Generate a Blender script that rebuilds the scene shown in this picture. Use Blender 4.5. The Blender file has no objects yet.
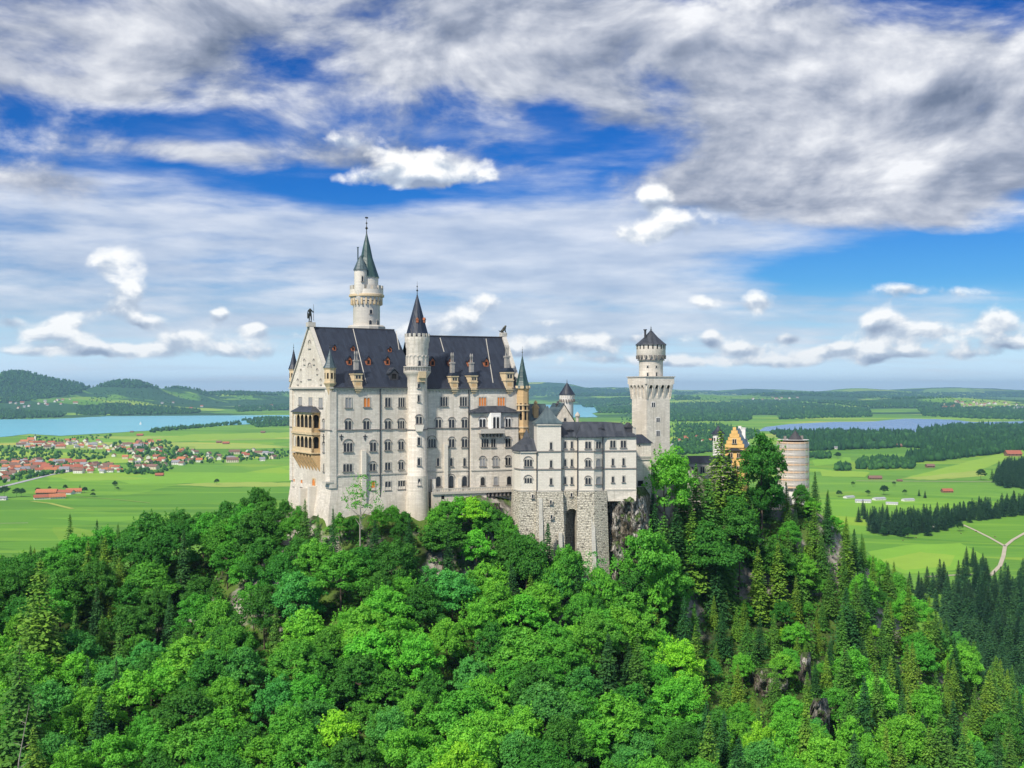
import bpy, math, random
import numpy as np
from mathutils import Vector, Matrix
random.seed(7); RNG = np.random.default_rng(7)
R = math.radians; PI = math.pi
SC = bpy.context.scene; COL = SC.collection
F, CX, HY = 1100.0, 512.0, 391.0            # focal length in pixels, centre column, horizon row

# ------------------------------------------------------------------ camera, sky, sun, exposure
cd = bpy.data.cameras.new('camera'); cam = bpy.data.objects.new('camera', cd); COL.objects.link(cam)
cam.location = (0, 0, 0); cam.rotation_euler = (R(90), 0, 0)
cd.sensor_width = 36; cd.lens = F / 1024 * 36; cd.shift_y = (HY - 384) / 1024
cd.clip_start = 1; cd.clip_end = 200000
SC.camera = cam
SC.view_settings.view_transform = 'Standard'; SC.view_settings.look = 'None'
SC.view_settings.exposure = 0.2; SC.view_settings.gamma = 1.0
SC.render.engine = 'CYCLES'
SC.cycles.use_denoising = True
SC.cycles.max_bounces = 6; SC.cycles.diffuse_bounces = 3; SC.cycles.glossy_bounces = 2
SC.cycles.transmission_bounces = 3; SC.cycles.transparent_max_bounces = 4; SC.cycles.volume_bounces = 0
SUN_DIR = Vector((-0.50, -0.80, 0.95)).normalized()
sl = bpy.data.lights.new('sun', 'SUN'); sun = bpy.data.objects.new('sun', sl); COL.objects.link(sun)
sl.energy = 4.6; sl.angle = R(4.0); sl.color = (1.0, 0.93, 0.83)
sun.rotation_euler = SUN_DIR.to_track_quat('Z', 'Y').to_euler()
sun.location = SUN_DIR * 500

W = bpy.data.worlds.new('World'); SC.world = W; W.use_nodes = True
wt = W.node_tree; wt.nodes.clear()
W.cycles.sampling_method = 'MANUAL'; W.cycles.sample_map_resolution = 512
class G:
    """small helper to write node graphs"""
    def __init__(s, t): s.t = t
    def n(s, k, **kw):
        x = s.t.nodes.new(k)
        for a, b in kw.items(): setattr(x, a, b)
        return x
    def put(s, sock, v):
        if hasattr(v, 'is_output') or isinstance(v, bpy.types.NodeSocket): s.t.links.new(v, sock)
        else: sock.default_value = v
    def m(s, op, a, b=0.0, c=0.0, clamp=False):
        x = s.n('ShaderNodeMath', operation=op); x.use_clamp = clamp
        for i, v in enumerate((a, b, c)): s.put(x.inputs[i], v)
        return x.outputs[0]
    def v(s, op, a, b=None, c=None, out=0):
        x = s.n('ShaderNodeVectorMath', operation=op)
        s.put(x.inputs[0], a)
        if b is not None: s.put(x.inputs[1], b)
        if c is not None: s.put(x.inputs[2], c)
        return x.outputs['Value'] if out == 'f' else x.outputs[0]
    def comb(s, x, y, z=0.0):
        c = s.n('ShaderNodeCombineXYZ')
        for i, v in enumerate((x, y, z)): s.put(c.inputs[i], v)
        return c.outputs[0]
    def sep(s, v):
        c = s.n('ShaderNodeSeparateXYZ'); s.put(c.inputs[0], v); return c.outputs
    def noise(s, vec, scale, detail=4, rough=0.5, dist=0.0, out='Fac'):
        x = s.n('ShaderNodeTexNoise'); s.put(x.inputs['Vector'], vec)
        x.inputs['Scale'].default_value = scale; x.inputs['Detail'].default_value = detail
        x.inputs['Roughness'].default_value = rough; x.inputs['Distortion'].default_value = dist
        return x.outputs[out]
    def ss(s, x, a, b):     # smooth step
        r = s.n('ShaderNodeMapRange', interpolation_type='SMOOTHSTEP')
        s.put(r.inputs[0], x); r.inputs[1].default_value = a; r.inputs[2].default_value = b
        r.inputs[3].default_value = 0; r.inputs[4].default_value = 1
        return r.outputs[0]
    def mix(s, f, a, b, mode='MIX'):
        x = s.n('ShaderNodeMix', data_type='RGBA', blend_type=mode)
        s.put(x.inputs[0], f)
        for i, v in ((6, a), (7, b)):
            if isinstance(v, (tuple, list)) and len(v) == 3: v = (*v, 1)
            s.put(x.inputs[i], v)
        return x.outputs[2]
    def ramp(s, f, stops, interp='LINEAR'):
        x = s.n('ShaderNodeValToRGB'); s.put(x.inputs[0], f); cr = x.color_ramp; cr.interpolation = interp
        while len(cr.elements) < len(stops): cr.elements.new(0.5)
        for e, (p, c) in zip(cr.elements, stops): e.position = p; e.color = (*c, 1) if len(c) == 3 else c
        return x.outputs[0]

def sky():
    g = G(wt)
    tc = g.n('ShaderNodeTexCoord').outputs['Generated']
    d = g.v('NORMALIZE', tc); x, y, z = g.sep(d)
    az = g.m('ARCTAN2', x, y); el = g.m('ARCSINE', z)
    AE = g.comb(az, el)
    def ang(px, py):
        u = (px - CX); return math.atan2(u, F), math.atan2(HY - py, math.hypot(F, u))
    def blobs(vec, lst, shade=False):
        acc = None; sh = None
        for px, py, sx, sy, w in lst:
            a, e = ang(px, py); sa, se = sx / F, sy / F
            q = g.v('MULTIPLY_ADD', vec, (1 / sa, 1 / se, 0), (-a / sa, -e / se, 0))
            p = g.m('POWER', 0.3679, g.v('DOT_PRODUCT', q, q, out='f'))
            acc = g.m('MULTIPLY_ADD', p, w, acc if acc is not None else 0.0)
            if shade: sh = g.m('MULTIPLY_ADD', g.m('MULTIPLY', p, w), g.sep(q)[1], sh if sh is not None else 0.0)
        return (acc, sh) if shade else acc
    ns = g.n('ShaderNodeTexSky', sky_type='NISHITA'); ns.sun_disc = False
    ns.sun_elevation = math.asin(SUN_DIR.z); ns.sun_rotation = math.atan2(SUN_DIR.x, SUN_DIR.y)
    ns.altitude = 900; ns.air_density = 1.2; ns.dust_density = 0.6; ns.ozone_density = 2.5
    base = g.mix(1.0, ns.outputs[0], (0.40, 1.0, 1.30), 'MULTIPLY')
    base = g.mix(1.0, base, g.ramp(g.m('MULTIPLY', el, 2.5), [(0.0, (0.85, 0.8, 0.8)), (0.25, (0.55, 0.62, 0.85)), (0.45, (0.14, 0.42, 0.80)), (0.9, (0.045, 0.30, 0.66))]), 'MULTIPLY')
    zz = g.m('ADD', g.m('MAXIMUM', z, 0.0), 0.10)
    P = g.comb(g.m('DIVIDE', x, zz), g.m('DIVIDE', y, zz))            # the layer of cloud seen in perspective
    warp = g.noise(P, 1.1, 3, 0.5, out='Color')
    Pw = g.v('MULTIPLY_ADD', warp, (0.35, 0.35, 0), P)
    n1 = g.m('MULTIPLY_ADD', g.noise(Pw, 1.15, 8, 0.58), 0.40, g.m('MULTIPLY', g.noise(g.v('MULTIPLY', AE, (1.0, 1.75, 1.0)), 6.2, 9, 0.57, 0.35), 0.60))
    n1b = g.m('MULTIPLY_ADD', g.noise(g.v('ADD', Pw, (-0.10, -0.14, 0)), 1.15, 5, 0.55), 0.40, g.m('MULTIPLY', g.noise(g.v('MULTIPLY_ADD', AE, (1.0, 1.75, 1.0), (-.008, .024, 0)), 6.2, 7, 0.55, 0.35), 0.60))
    # upper grey deck
    cov = blobs(AE, [(60, 40, 230, 62, .13), (480, 30, 260, 55, .15), (330, 122, 150, 22, -.03), (800, 105, 290, 110, .20), (985, 170, 190, 50, .17), (700, 200, 120, 36, .08), (610, 150, 60, 16, -.10), (110, 70, 120, 30, .07), (430, 60, 90, 22, .06), (560, 55, 40, 22, -.05), (860, 150, 90, 30, .05), (960, 50, 60, 30, .06),
                     (370, 208, 180, 26, -.24), (110, 112, 150, 18, -.03), (30, 155, 120, 18, -.03), (900, 266, 170, 20, -.55), (600, 150, 90, 20, -.08), (560, 110, 40, 18, -.12),
                     (190, 152, 100, 15, .16), (120, 95, 80, 13, .13), (60, 182, 120, 12, .12), (410, 165, 60, 16, .17), (290, 60, 60, 20, -.08)])
    elev = g.m('ADD', g.ss(el, 0.10, 0.19), g.m('MULTIPLY', g.ss(el, 0.36, 0.60), 1.8))  # second term: extra cloud above the view, added to whiten the ambient light
    dn = g.m('ADD', g.m('ADD', n1, cov), g.m('MULTIPLY_ADD', elev, 0.10, -0.14))
    a1 = g.ss(g.m('MULTIPLY_ADD', dn, 2.0, -0.525), 0.42, 0.72)
    lit = g.m('MULTIPLY_ADD', g.m('SUBTRACT', n1, n1b), 3.4, 0.54)
    lit = g.m('ADD', lit, g.m('MULTIPLY', g.m('SUBTRACT', g.noise(AE, 7.0, 5, 0.55), 0.5), 1.1))
    c1 = g.ramp(lit, [(0.10, (0.15, 0.19, 0.28)), (0.38, (0.30, 0.34, 0.44)), (0.60, (0.50, 0.53, 0.61)), (0.90, (0.84, 0.85, 0.88))])
    # thin streaked veil lower down
    n2 = g.noise(g.v('MULTIPLY', Pw, (0.35, 1.0, 1.0)), 1.5, 6, 0.52)
    n2c = g.noise(g.v('MULTIPLY', AE, (1.0, 4.5, 1.0)), 9.0, 5, 0.55)
    cov2 = blobs(AE, [(120, 205, 260, 30, .24), (600, 235, 230, 45, .36), (330, 262, 300, 36, .20), (50, 270, 200, 40, .14), (250, 320, 500, 34, .16), (800, 330, 360, 30, .10), (560, 320, 260, 40, .12), (900, 262, 150, 16, -.30), (240, 258, 70, 16, -.18), (380, 196, 110, 16, -.14)])
    d2 = g.m('ADD', g.m('MULTIPLY_ADD', n2, 0.55, g.m('MULTIPLY', n2c, 0.45)), cov2)
    a2 = g.m('MULTIPLY', g.ss(d2, 0.48, 0.80), g.m('SUBTRACT', 1.0, g.ss(el, 0.19, 0.27)))
    a2 = g.m('MULTIPLY', a2, 0.86)
    c2 = g.ramp(n2c, [(0.3, (0.38, 0.46, 0.61)), (0.5, (0.56, 0.62, 0.73)), (0.68, (0.76, 0.79, 0.85))])
    # heaped clouds
    n3 = g.noise(g.v('MULTIPLY', AE, (1, 1.3, 1)), 27.0, 6, 0.52, 0.2)
    n3u = g.noise(g.v('MULTIPLY_ADD', AE, (1, 1.3, 1), (-0.006, 0.014, 0)), 27.0, 4, 0.5, 0.2)
    pf, psh = blobs(AE, [(108, 256, 24, 17, .95), (132, 288, 24, 22, .85), (100, 310, 30, 12, .55), (62, 322, 18, 10, .75), (40, 335, 30, 8, .45), (220, 314, 13, 9, .95), (252, 329, 16, 8, .85), (186, 337, 18, 9, .7), (115, 350, 46, 7, .85), (240, 352, 60, 8, .35),
                    (432, 166, 62, 20, 1.0), (352, 142, 34, 12, .75), (395, 178, 90, 10, .6), (455, 318, 34, 12, .6), (488, 300, 26, 13, .75), (430, 330, 60, 10, .5), (560, 342, 40, 10, .65), (655, 194, 23, 18, 1.0), (678, 226, 52, 17, .75), (635, 232, 30, 14, .5),
                    (700, 302, 36, 13, .6), (756, 301, 20, 13, .9), (886, 320, 25, 15, .95), (996, 316, 26, 17, .90), (948, 293, 58, 9, .52), (905, 287, 24, 9, .6), (836, 349, 16, 6, .8), (711, 338, 10, 9, .8), (872, 356, 13, 9, .85), (785, 362, 50, 6, .6), (680, 362, 40, 6, .6), (905, 352, 18, 5, .5), (975, 354, 46, 5, .30), (600, 360, 60, 6, .3), (10, 300, 16, 20, .4), (740, 350, 22, 6, .5), (300, 300, 40, 6, .35), (20, 352, 30, 6, .5), (520, 350, 30, 6, .5), (930, 328, 20, 8, .6), (790, 338, 16, 6, .6), (817, 354, 18, 5, .6), (640, 338, 26, 6, .5), (1012, 344, 16, 6, .6), (150, 322, 20, 7, .55), (12, 322, 14, 7, .5), (540, 322, 26, 6, .5)], True)
    pf = g.m('ADD', pf, g.m('MULTIPLY', g.m('SUBTRACT', n3, 0.5), 1.55))
    band = blobs(AE, [(300, 345, 900, 24, .30), (800, 350, 700, 20, .26)])
    a3 = g.ss(g.m('ADD', pf, band), 0.44, 0.82)
    l3 = g.m('MULTIPLY_ADD', g.m('SUBTRACT', n3, n3u), 1.7, g.m('MULTIPLY_ADD', psh, 0.95, g.m('MULTIPLY_ADD', pf, 0.15, 0.50)))
    c3 = g.ramp(l3, [(0.10, (0.28, 0.34, 0.46)), (0.42, (0.50, 0.57, 0.67)), (0.72, (0.96, 0.96, 0.95))])
    S = g.n('ShaderNodeMix', data_type='RGBA', blend_type='MULTIPLY'); S.inputs[0].default_value = 1
    wt.links.new(base, S.inputs[6]); k = 0.085; S.inputs[7].default_value = (k, k, k, 1)
    col = S.outputs[2]
    hz = g.m('SUBTRACT', 1.0, g.ss(el, 0.0, 0.10))
    col = g.mix(g.m('MULTIPLY', hz, 0.85), col, (0.80, 0.97, 1.16))
    col = g.mix(a2, col, c2)
    col = g.mix(a1, col, c1)
    col = g.mix(g.m('MULTIPLY', a3, 0.95), col, c3)
    bg = g.n('ShaderNodeBackground'); bg.inputs['Strength'].default_value = 0.10
    wt.links.new(g.mix(1.0, col, (10.0, 10.0, 10.0), 'MULTIPLY'), bg.inputs['Color'])
    o = g.n('ShaderNodeOutputWorld'); wt.links.new(bg.outputs[0], o.inputs[0])
sky()

# ------------------------------------------------------------------ helpers
def link(o, parent=None):
    COL.objects.link(o)
    if parent is not None: o.parent = parent
    return o
def tag(o, label=None, cat=None, group=None, kind=None):
    if label: o['label'] = label
    if cat: o['category'] = cat
    if group: o['group'] = group
    if kind: o['kind'] = kind
    return o
def fast_mesh(name, verts, faces, mats, mi=None, smooth=False):
    """verts (n,3) array, faces (m,k) array"""
    verts = np.asarray(verts, np.float32); faces = np.asarray(faces, np.int32)
    me = bpy.data.meshes.new(name)
    me.vertices.add(len(verts)); me.vertices.foreach_set('co', verts.ravel())
    k = faces.shape[1]
    me.loops.add(faces.size); me.loops.foreach_set('vertex_index', faces.ravel())
    me.polygons.add(len(faces)); me.polygons.foreach_set('loop_start', np.arange(0, faces.size, k, dtype=np.int32))
    me.polygons.foreach_set('loop_total', np.full(len(faces), k, np.int32))
    for m_ in mats: me.materials.append(m_)
    if mi is not None: me.polygons.foreach_set('material_index', np.asarray(mi, np.int32))
    if smooth: me.polygons.foreach_set('use_smooth', np.ones(len(faces), bool))
    me.update(calc_edges=True); me.validate()
    return me
class MB:
    """collects faces in a local frame and links them as one mesh object"""
    def __init__(s): s.v = []; s.f = []; s.mi = []; s.sm = []
    def add(s, vs, fs, mi=0, sm=False):
        b = len(s.v); s.v += [tuple(v) for v in vs]
        for f in fs: s.f.append([b + i for i in f]); s.mi.append(mi); s.sm.append(sm)
    def box(s, x0, x1, y0, y1, z0, z1, mi=0):
        s.add([(x0, y0, z0), (x1, y0, z0), (x1, y1, z0), (x0, y1, z0), (x0, y0, z1), (x1, y0, z1), (x1, y1, z1), (x0, y1, z1)],
              [(0, 3, 2, 1), (4, 5, 6, 7), (0, 1, 5, 4), (1, 2, 6, 5), (2, 3, 7, 6), (3, 0, 4, 7)], mi)
    def fbox(s, fr, a0, a1, d0, d1, z0, z1, mi=0):
        """box in a face frame: a along, d outward"""
        P, A, N = fr
        def q(a, d, z): return (P[0] + A[0] * a + N[0] * d, P[1] + A[1] * a + N[1] * d, z)
        s.add([q(a0, d1, z0), q(a1, d1, z0), q(a1, d0, z0), q(a0, d0, z0), q(a0, d1, z1), q(a1, d1, z1), q(a1, d0, z1), q(a0, d0, z1)],
              [(0, 3, 2, 1), (4, 5, 6, 7), (0, 1, 5, 4), (1, 2, 6, 5), (2, 3, 7, 6), (3, 0, 4, 7)], mi)
    def fpoly(s, fr, pts, d0, d1, mi=0):
        """extrude polygon (a,z) from depth d0 to d1"""
        P, A, N = fr
        def q(a, d, z): return (P[0] + A[0] * a + N[0] * d, P[1] + A[1] * a + N[1] * d, z)
        n = len(pts)
        s.add([q(a, d1, z) for a, z in pts] + [q(a, d0, z) for a, z in pts],
              [tuple(range(n))] + [(i, i + n, (i + 1) % n + n, (i + 1) % n) for i in range(n)], mi)
    def prism(s, pts, z0, z1, mi=0, top=True, taper=None):
        n = len(pts)
        if taper is None: up = pts
        else: up = taper
        s.add([(x, y, z0) for x, y in pts] + [(x, y, z1) for x, y in up],
              [(i, (i + 1) % n, (i + 1) % n + n, i + n) for i in range(n)] + ([tuple(range(n, 2 * n))] if top else []) + [tuple(reversed(range(n)))], mi)
    def lathe(s, cx, cy, prof, n=24, mi=0, sm=True, rot=0.0):
        """prof: list of (r, z) bottom to top"""
        vs = []; fs = []
        for r, z in prof:
            for i in range(n):
                a = rot + 2 * PI * i / n; vs.append((cx + r * math.cos(a), cy + r * math.sin(a), z))
        for j in range(len(prof) - 1):
            for i in range(n):
                k = (i + 1) % n; fs.append((j * n + i, j * n + k, (j + 1) * n + k, (j + 1) * n + i))
        fs.append(tuple(range((len(prof) - 1) * n, len(prof) * n)))
        s.add(vs, fs, mi, sm)
    def tube(s, p, q, r0, r1, n=6, mi=0):
        p = Vector(p); q = Vector(q); d = (q - p).normalized(); a = d.orthogonal().normalized(); b = d.cross(a)
        vs = [p + (a * math.cos(2 * PI * i / n) + b * math.sin(2 * PI * i / n)) * r0 for i in range(n)] + \
             [q + (a * math.cos(2 * PI * i / n) + b * math.sin(2 * PI * i / n)) * r1 for i in range(n)]
        s.add(vs, [(i, (i + 1) % n, (i + 1) % n + n, i + n) for i in range(n)] + [tuple(range(n, 2 * n)), tuple(reversed(range(n)))], mi, True)
    def build(s, name, mats, parent=None, kind=None, autosmooth=True):
        me = bpy.data.meshes.new(name); me.from_pydata(s.v, [], s.f)
        if not isinstance(mats, (list, tuple)): mats = [mats]
        for m_ in mats: me.materials.append(m_)
        for p_, i, k in zip(me.polygons, s.mi, s.sm): p_.material_index = i; p_.use_smooth = k
        if any(s.sm):
            try: me.set_sharp_from_angle(angle=R(40))
            except Exception: pass
        me.update()
        o = link(bpy.data.objects.new(name, me), parent)
        if kind: o['kind'] = kind
        return o

# ------------------------------------------------------------------ the lie of the land
CP = [  # (column, row, distance) of the ground in the photograph
    (331, 517, 305), (288, 505, 332), (415, 513, 316), (470, 503, 318), (515, 530, 320), (545, 588, 312), (600, 584, 312), (430, 509, 318),
    (622, 500, 322), (640, 492, 335), (650, 482, 345), (690, 480, 355), (770, 513, 385), (740, 500, 385), (810, 508, 385), (850, 548, 395), (905, 628, 380),
    (960, 700, 355), (1024, 760, 335), (1090, 800, 330),
    (700, 590, 338), (690, 570, 345), (640, 600, 318), (740, 640, 318), (780, 710, 288), (760, 600, 345), (830, 640, 335), (805, 768, 262), (840, 700, 300), (880, 760, 275),
    (570, 640, 292), (600, 705, 265), (640, 700, 275), (500, 768, 238), (540, 620, 298), (440, 600, 292), (350, 600, 285), (380, 680, 262), (430, 540, 308), (330, 560, 296),
    (200, 552, 340), (60, 588, 330), (0, 600, 320), (-80, 615, 315), (130, 575, 335), (260, 540, 325), (100, 690, 275), (0, 700, 262), (230, 650, 285), (60, 800, 222), (250, 790, 232), (160, 740, 250), (700, 800, 238), (350, 800, 225),
    (950, 790, 290), (1024, 820, 280), (-80, 760, 245)]
cp = []
for px, py, Y in CP: cp.append(((px - CX) / F * Y, Y, (HY - py) / F * Y))
for X, Y, Z in [(-160, 190, -93), (-80, 180, -92), (0, 180, -92), (80, 185, -95), (150, 200, -105), (-200, 120, -90), (-100, 100, -108), (0, 90, -112), (110, 100, -116), (200, 130, -112),
                (-120, 0, -70), (0, -10, -60), (120, 0, -75), (-160, 380, -75), (-120, 410, -95), (-60, 430, -100), (0, 440, -105), (60, 450, -105), (130, 470, -115), (20, 380, -40), (-30, 370, -42), (80, 410, -60), (120, 410, -64),
                (-250, 300, -85), (-240, 400, -120), (-120, 480, -150), (0, 520, -165), (120, 540, -165), (200, 430, -140), (230, 350, -135), (250, 260, -135), (260, 160, -125),
                (-300, 500, -180), (-120, 570, -181), (0, 600, -183), (150, 610, -183), (280, 500, -182), (330, 380, -180), (360, 240, -175), (-330, 250, -120), (-330, 100, -90), (340, 100, -120),
                (-420, 400, -170), (-450, 560, -182), (-200, 680, -183), (100, 720, -184), (350, 640, -184), (450, 450, -184), (460, 250, -183), (-450, 200, -150)]:
    cp.append((X, Y, Z))
cp = np.array(cp)
def _phi(r2): return np.sqrt(r2 + 36.0)
_d2 = ((cp[:, None, :2] - cp[None, :, :2]) ** 2).sum(-1)
_n = len(cp); _A = np.zeros((_n + 3, _n + 3)); _A[:_n, :_n] = _phi(_d2) - 0.6 * np.eye(_n)
_A[:_n, _n] = 1; _A[:_n, _n + 1:] = cp[:, :2] / 300; _A[_n, :_n] = 1; _A[_n + 1:, :_n] = cp[:, :2].T / 300
_w = np.linalg.solve(_A, np.concatenate([cp[:, 2], np.zeros(3)]))
def _hash(i, j, s): 
    v = np.sin(i * 127.1 + j * 311.7 + s * 74.7) * 43758.5453
    return v - np.floor(v)
def vnoise(x, y, s=0):
    i = np.floor(x); j = np.floor(y); fx = x - i; fy = y - j
    fx = fx * fx * (3 - 2 * fx); fy = fy * fy * (3 - 2 * fy)
    a = _hash(i, j, s); b = _hash(i + 1, j, s); c = _hash(i, j + 1, s); d = _hash(i + 1, j + 1, s)
    return a + (b - a) * fx + (c - a) * fy + (a - b - c + d) * fx * fy
def fbm(x, y, o=4, s=0):
    r = 0; a = 0.5
    for k in range(o): r = r + a * vnoise(x, y, s + k); x = x * 2.03; y = y * 2.03; a *= 0.5
    return r
PLAIN = -180.0
HILLS = [  # column of the top, distance, metres above the plain, half widths across and along
    (22, 10800, 385, 640, 900), (-60, 10300, 380, 500, 900), (60, 11600, 330, 420, 900), (122, 11500, 325, 520, 800), (175, 12200, 235, 500, 800), (-160, 9800, 330, 700, 900),
    (60, 9600, 150, 1100, 700), (240, 13000, 190, 900, 900), (330, 15000, 200, 1500, 1200),
    (545, 21000, 330, 1300, 1500), (610, 23000, 260, 1800, 1600), (480, 24000, 240, 1500, 1600), (420, 26000, 220, 2500, 2000),
    (700, 14000, 110, 1600, 1100), (620, 16000, 130, 1500, 1100), (800, 15500, 120, 1500, 1000), (860, 20000, 190, 1500, 1600), (950, 24000, 240, 2600, 1600), (1100, 22000, 250, 2500, 1600), (760, 26000, 200, 2400, 1500), (930, 11500, 70, 1500, 700), (1010, 3350, 16, 500, 300),
    (600, 28500, 190, 7000, 1700), (1000, 29000, 215, 8000, 1700), (200, 28800, 170, 8000, 1700)]
HA = np.array([((c - CX) / F * Y, Y, h, sx, sy) for c, Y, h, sx, sy in HILLS])
def height(x, y):
    x = np.asarray(x, float); y = np.asarray(y, float)
    far = np.full(x.shape, PLAIN)
    r = np.hypot(x, y)
    m = (r > 5200)
    if m.any():
        xm = x[m]; ym = y[m]; a = np.zeros(xm.shape)
        for X, Y, h, sx, sy in HA:
            if h > 20: a = np.maximum(a, h * np.exp(-((xm - X) / sx) ** 2 - ((ym - Y) / sy) ** 2)) + 0.15 * h * np.exp(-((xm - X) / sx) ** 2 - ((ym - Y) / sy) ** 2)
        ramp = np.clip((r[m] - 8200) / 4000, 0, 1)
        a = a + ramp * 38 * (fbm(xm / 1500, ym / 1500, 4) - 0.25) * 2 + ramp * 20
        a = a * (0.86 + 0.3 * fbm(xm / 700, ym / 700, 3, 9)) * np.where(xm / ym < -.13, .70, .82)
        pxm = CX + F * xm / np.maximum(ym, 1); basin = np.clip((pxm - 525) / 20, 0, 1) * np.clip((612 - pxm) / 8, 0, 1) * np.clip((15200 - ym) / 800, 0, 1)
        far[m] = PLAIN + a * np.clip((r[m] - 7200) / 1500, 0, 1) * (1 - basin)
    out = far
    n_ = (np.abs(x) < 470) & (y > -300) & (y < 740)
    if n_.any():
        xn = x[n_]; yn = y[n_]; z = np.empty(xn.shape)
        for i in range(0, len(xn), 20000):
            a = xn[i:i + 20000]; b = yn[i:i + 20000]
            d2 = (a[:, None] - cp[None, :, 0]) ** 2 + (b[:, None] - cp[None, :, 1]) ** 2
            z[i:i + 20000] = _phi(d2) @ _w[:_n] + _w[_n] + _w[_n + 1] * a / 300 + _w[_n + 2] * b / 300
        z = z + (fbm(xn / 14, yn / 14, 4, 3) - 0.47) * 5.0 + (fbm(xn / 3.2, yn / 3.2, 3, 5) - 0.44) * 1.6
        k = np.clip(np.maximum(np.maximum((np.abs(xn) - 380) / 90, (yn - 560) / 120), (-250 - yn) / 50 * -1 if False else 0), 0, 1)
        z = z * (1 - k) + PLAIN * k
        out[n_] = np.maximum(z, PLAIN)
    # the slope the photographer stands on carries on to the sides and behind
    b_ = (~n_) & (y < 740) & (r < 1500)
    out[b_] = PLAIN + np.clip((420 - y[b_]) / 500, 0, 1) * 60 * np.clip((1500 - r[b_]) / 900, 0, 1) * np.clip((np.abs(x[b_]) - 470) / 200, 0, 1)
    return out
def H1(x, y): return float(height(np.array([x]), np.array([y]))[0])
_T = np.concatenate([np.linspace(110, 520, 420), np.geomspace(522, 30800, 1450)])
def hit(px, py):
    """where the line of sight through a pixel meets the ground"""
    u = (px - CX) / F; v = (HY - py) / F
    z = height(u * _T, _T) - v * _T
    k = np.nonzero(z > 0)[0]
    if len(k) == 0: return None
    k = k[0]
    if k == 0: return None
    t = _T[k - 1] + (_T[k] - _T[k - 1]) * (-z[k - 1]) / (z[k] - z[k - 1])
    return (u * t, t, v * t)
def flat(px, py, z=PLAIN):
    t = F * -z / (py - HY); return ((px - CX) / F * t, t)
def inpoly(x, y, P):
    P = np.asarray(P, float); c = np.zeros(np.shape(x), bool); n = len(P)
    for i in range(n):
        x0, y0 = P[i]; x1, y1 = P[(i + 1) % n]
        if y0 == y1: continue
        k = ((y0 > y) != (y1 > y)) & (x < (x1 - x0) * (y - y0) / (y1 - y0) + x0)
        c ^= k
    return c
def proj(x, y, z): return CX + F * x / y, HY - F * z / y

# ------------------------------------------------------------------ materials
def mat(name, rough=0.85, spec=0.3):
    m_ = bpy.data.materials.new(name); m_.use_nodes = True; t = m_.node_tree
    b = t.nodes['Principled BSDF']; b.inputs['Roughness'].default_value = rough; b.inputs['Specular IOR Level'].default_value = spec
    return m_, G(t), b
def bump(g, b, h, strength=0.4, dist=0.1):
    x = g.n('ShaderNodeBump'); x.inputs['Strength'].default_value = strength; x.inputs['Distance'].default_value = dist
    g.put(x.inputs['Height'], h); g.t.links.new(x.outputs[0], b.inputs['Normal'])
def simple(name, col, rough=0.8, var=0.18, scale=1.5, metal=0.0, spec=0.3):
    m_, g, b = mat(name, rough, spec); b.inputs['Metallic'].default_value = metal
    o = g.n('ShaderNodeTexCoord').outputs['Object']
    f = g.noise(o, scale, 5, 0.6)
    g.put(b.inputs['Base Color'], g.mix(f, tuple(c * (1 - var) for c in col), tuple(min(1, c * (1 + var)) for c in col)))
    return m_
def wallcoord(g):
    o = g.n('ShaderNodeTexCoord').outputs['Object']; x, y, z = g.sep(o)
    return o, g.comb(g.m('ADD', x, g.m('MULTIPLY', y, 0.93)), z, 0.0), z
def stone(name, col, bw=1.1, bh=0.45, contrast=0.10, stain=0.35, bumpy=0.25):
    m_, g, b = mat(name, 0.9, 0.2)
    o, w, z = wallcoord(g)
    br = g.n('ShaderNodeTexBrick'); g.put(br.inputs['Vector'], w)
    br.inputs['Scale'].default_value = 1; br.inputs['Brick Width'].default_value = bw; br.inputs['Row Height'].default_value = bh
    br.inputs['Mortar Size'].default_value = 0.03; br.inputs['Mortar Smooth'].default_value = 0.4
    c = np.array(col)
    br.inputs['Color1'].default_value = (*(c * (1 + contrast)), 1); br.inputs['Color2'].default_value = (*(c * (1 - contrast)), 1)
    br.inputs['Mortar'].default_value = (*(c * 0.78), 1)
    big = g.noise(o, 0.10, 5, 0.6); col_ = g.mix(g.m('MULTIPLY', g.ss(big, 0.42, 0.70), stain), br.outputs['Color'], tuple(c * (0.72, 0.70, 0.66)))
    streak = g.noise(g.v('MULTIPLY', o, (1.6, 1.6, 0.10)), 1.0, 4, 0.6)
    col_ = g.mix(g.m('MULTIPLY', g.ss(streak, 0.47, 0.72), stain), col_, tuple(c * (0.60, 0.58, 0.54)))
    fine = g.noise(o, 2.2, 4, 0.7)
    col_ = g.mix(0.22, col_, g.ramp(fine, [(0.3, tuple(c * 0.7)), (0.7, tuple(np.minimum(c * 1.2, .9)))]))
    g.put(b.inputs['Base Color'], col_)
    bump(g, b, g.m('ADD', g.m('MULTIPLY', br.outputs['Fac'], -1.0), fine), bumpy, 0.06)
    return m_
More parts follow.
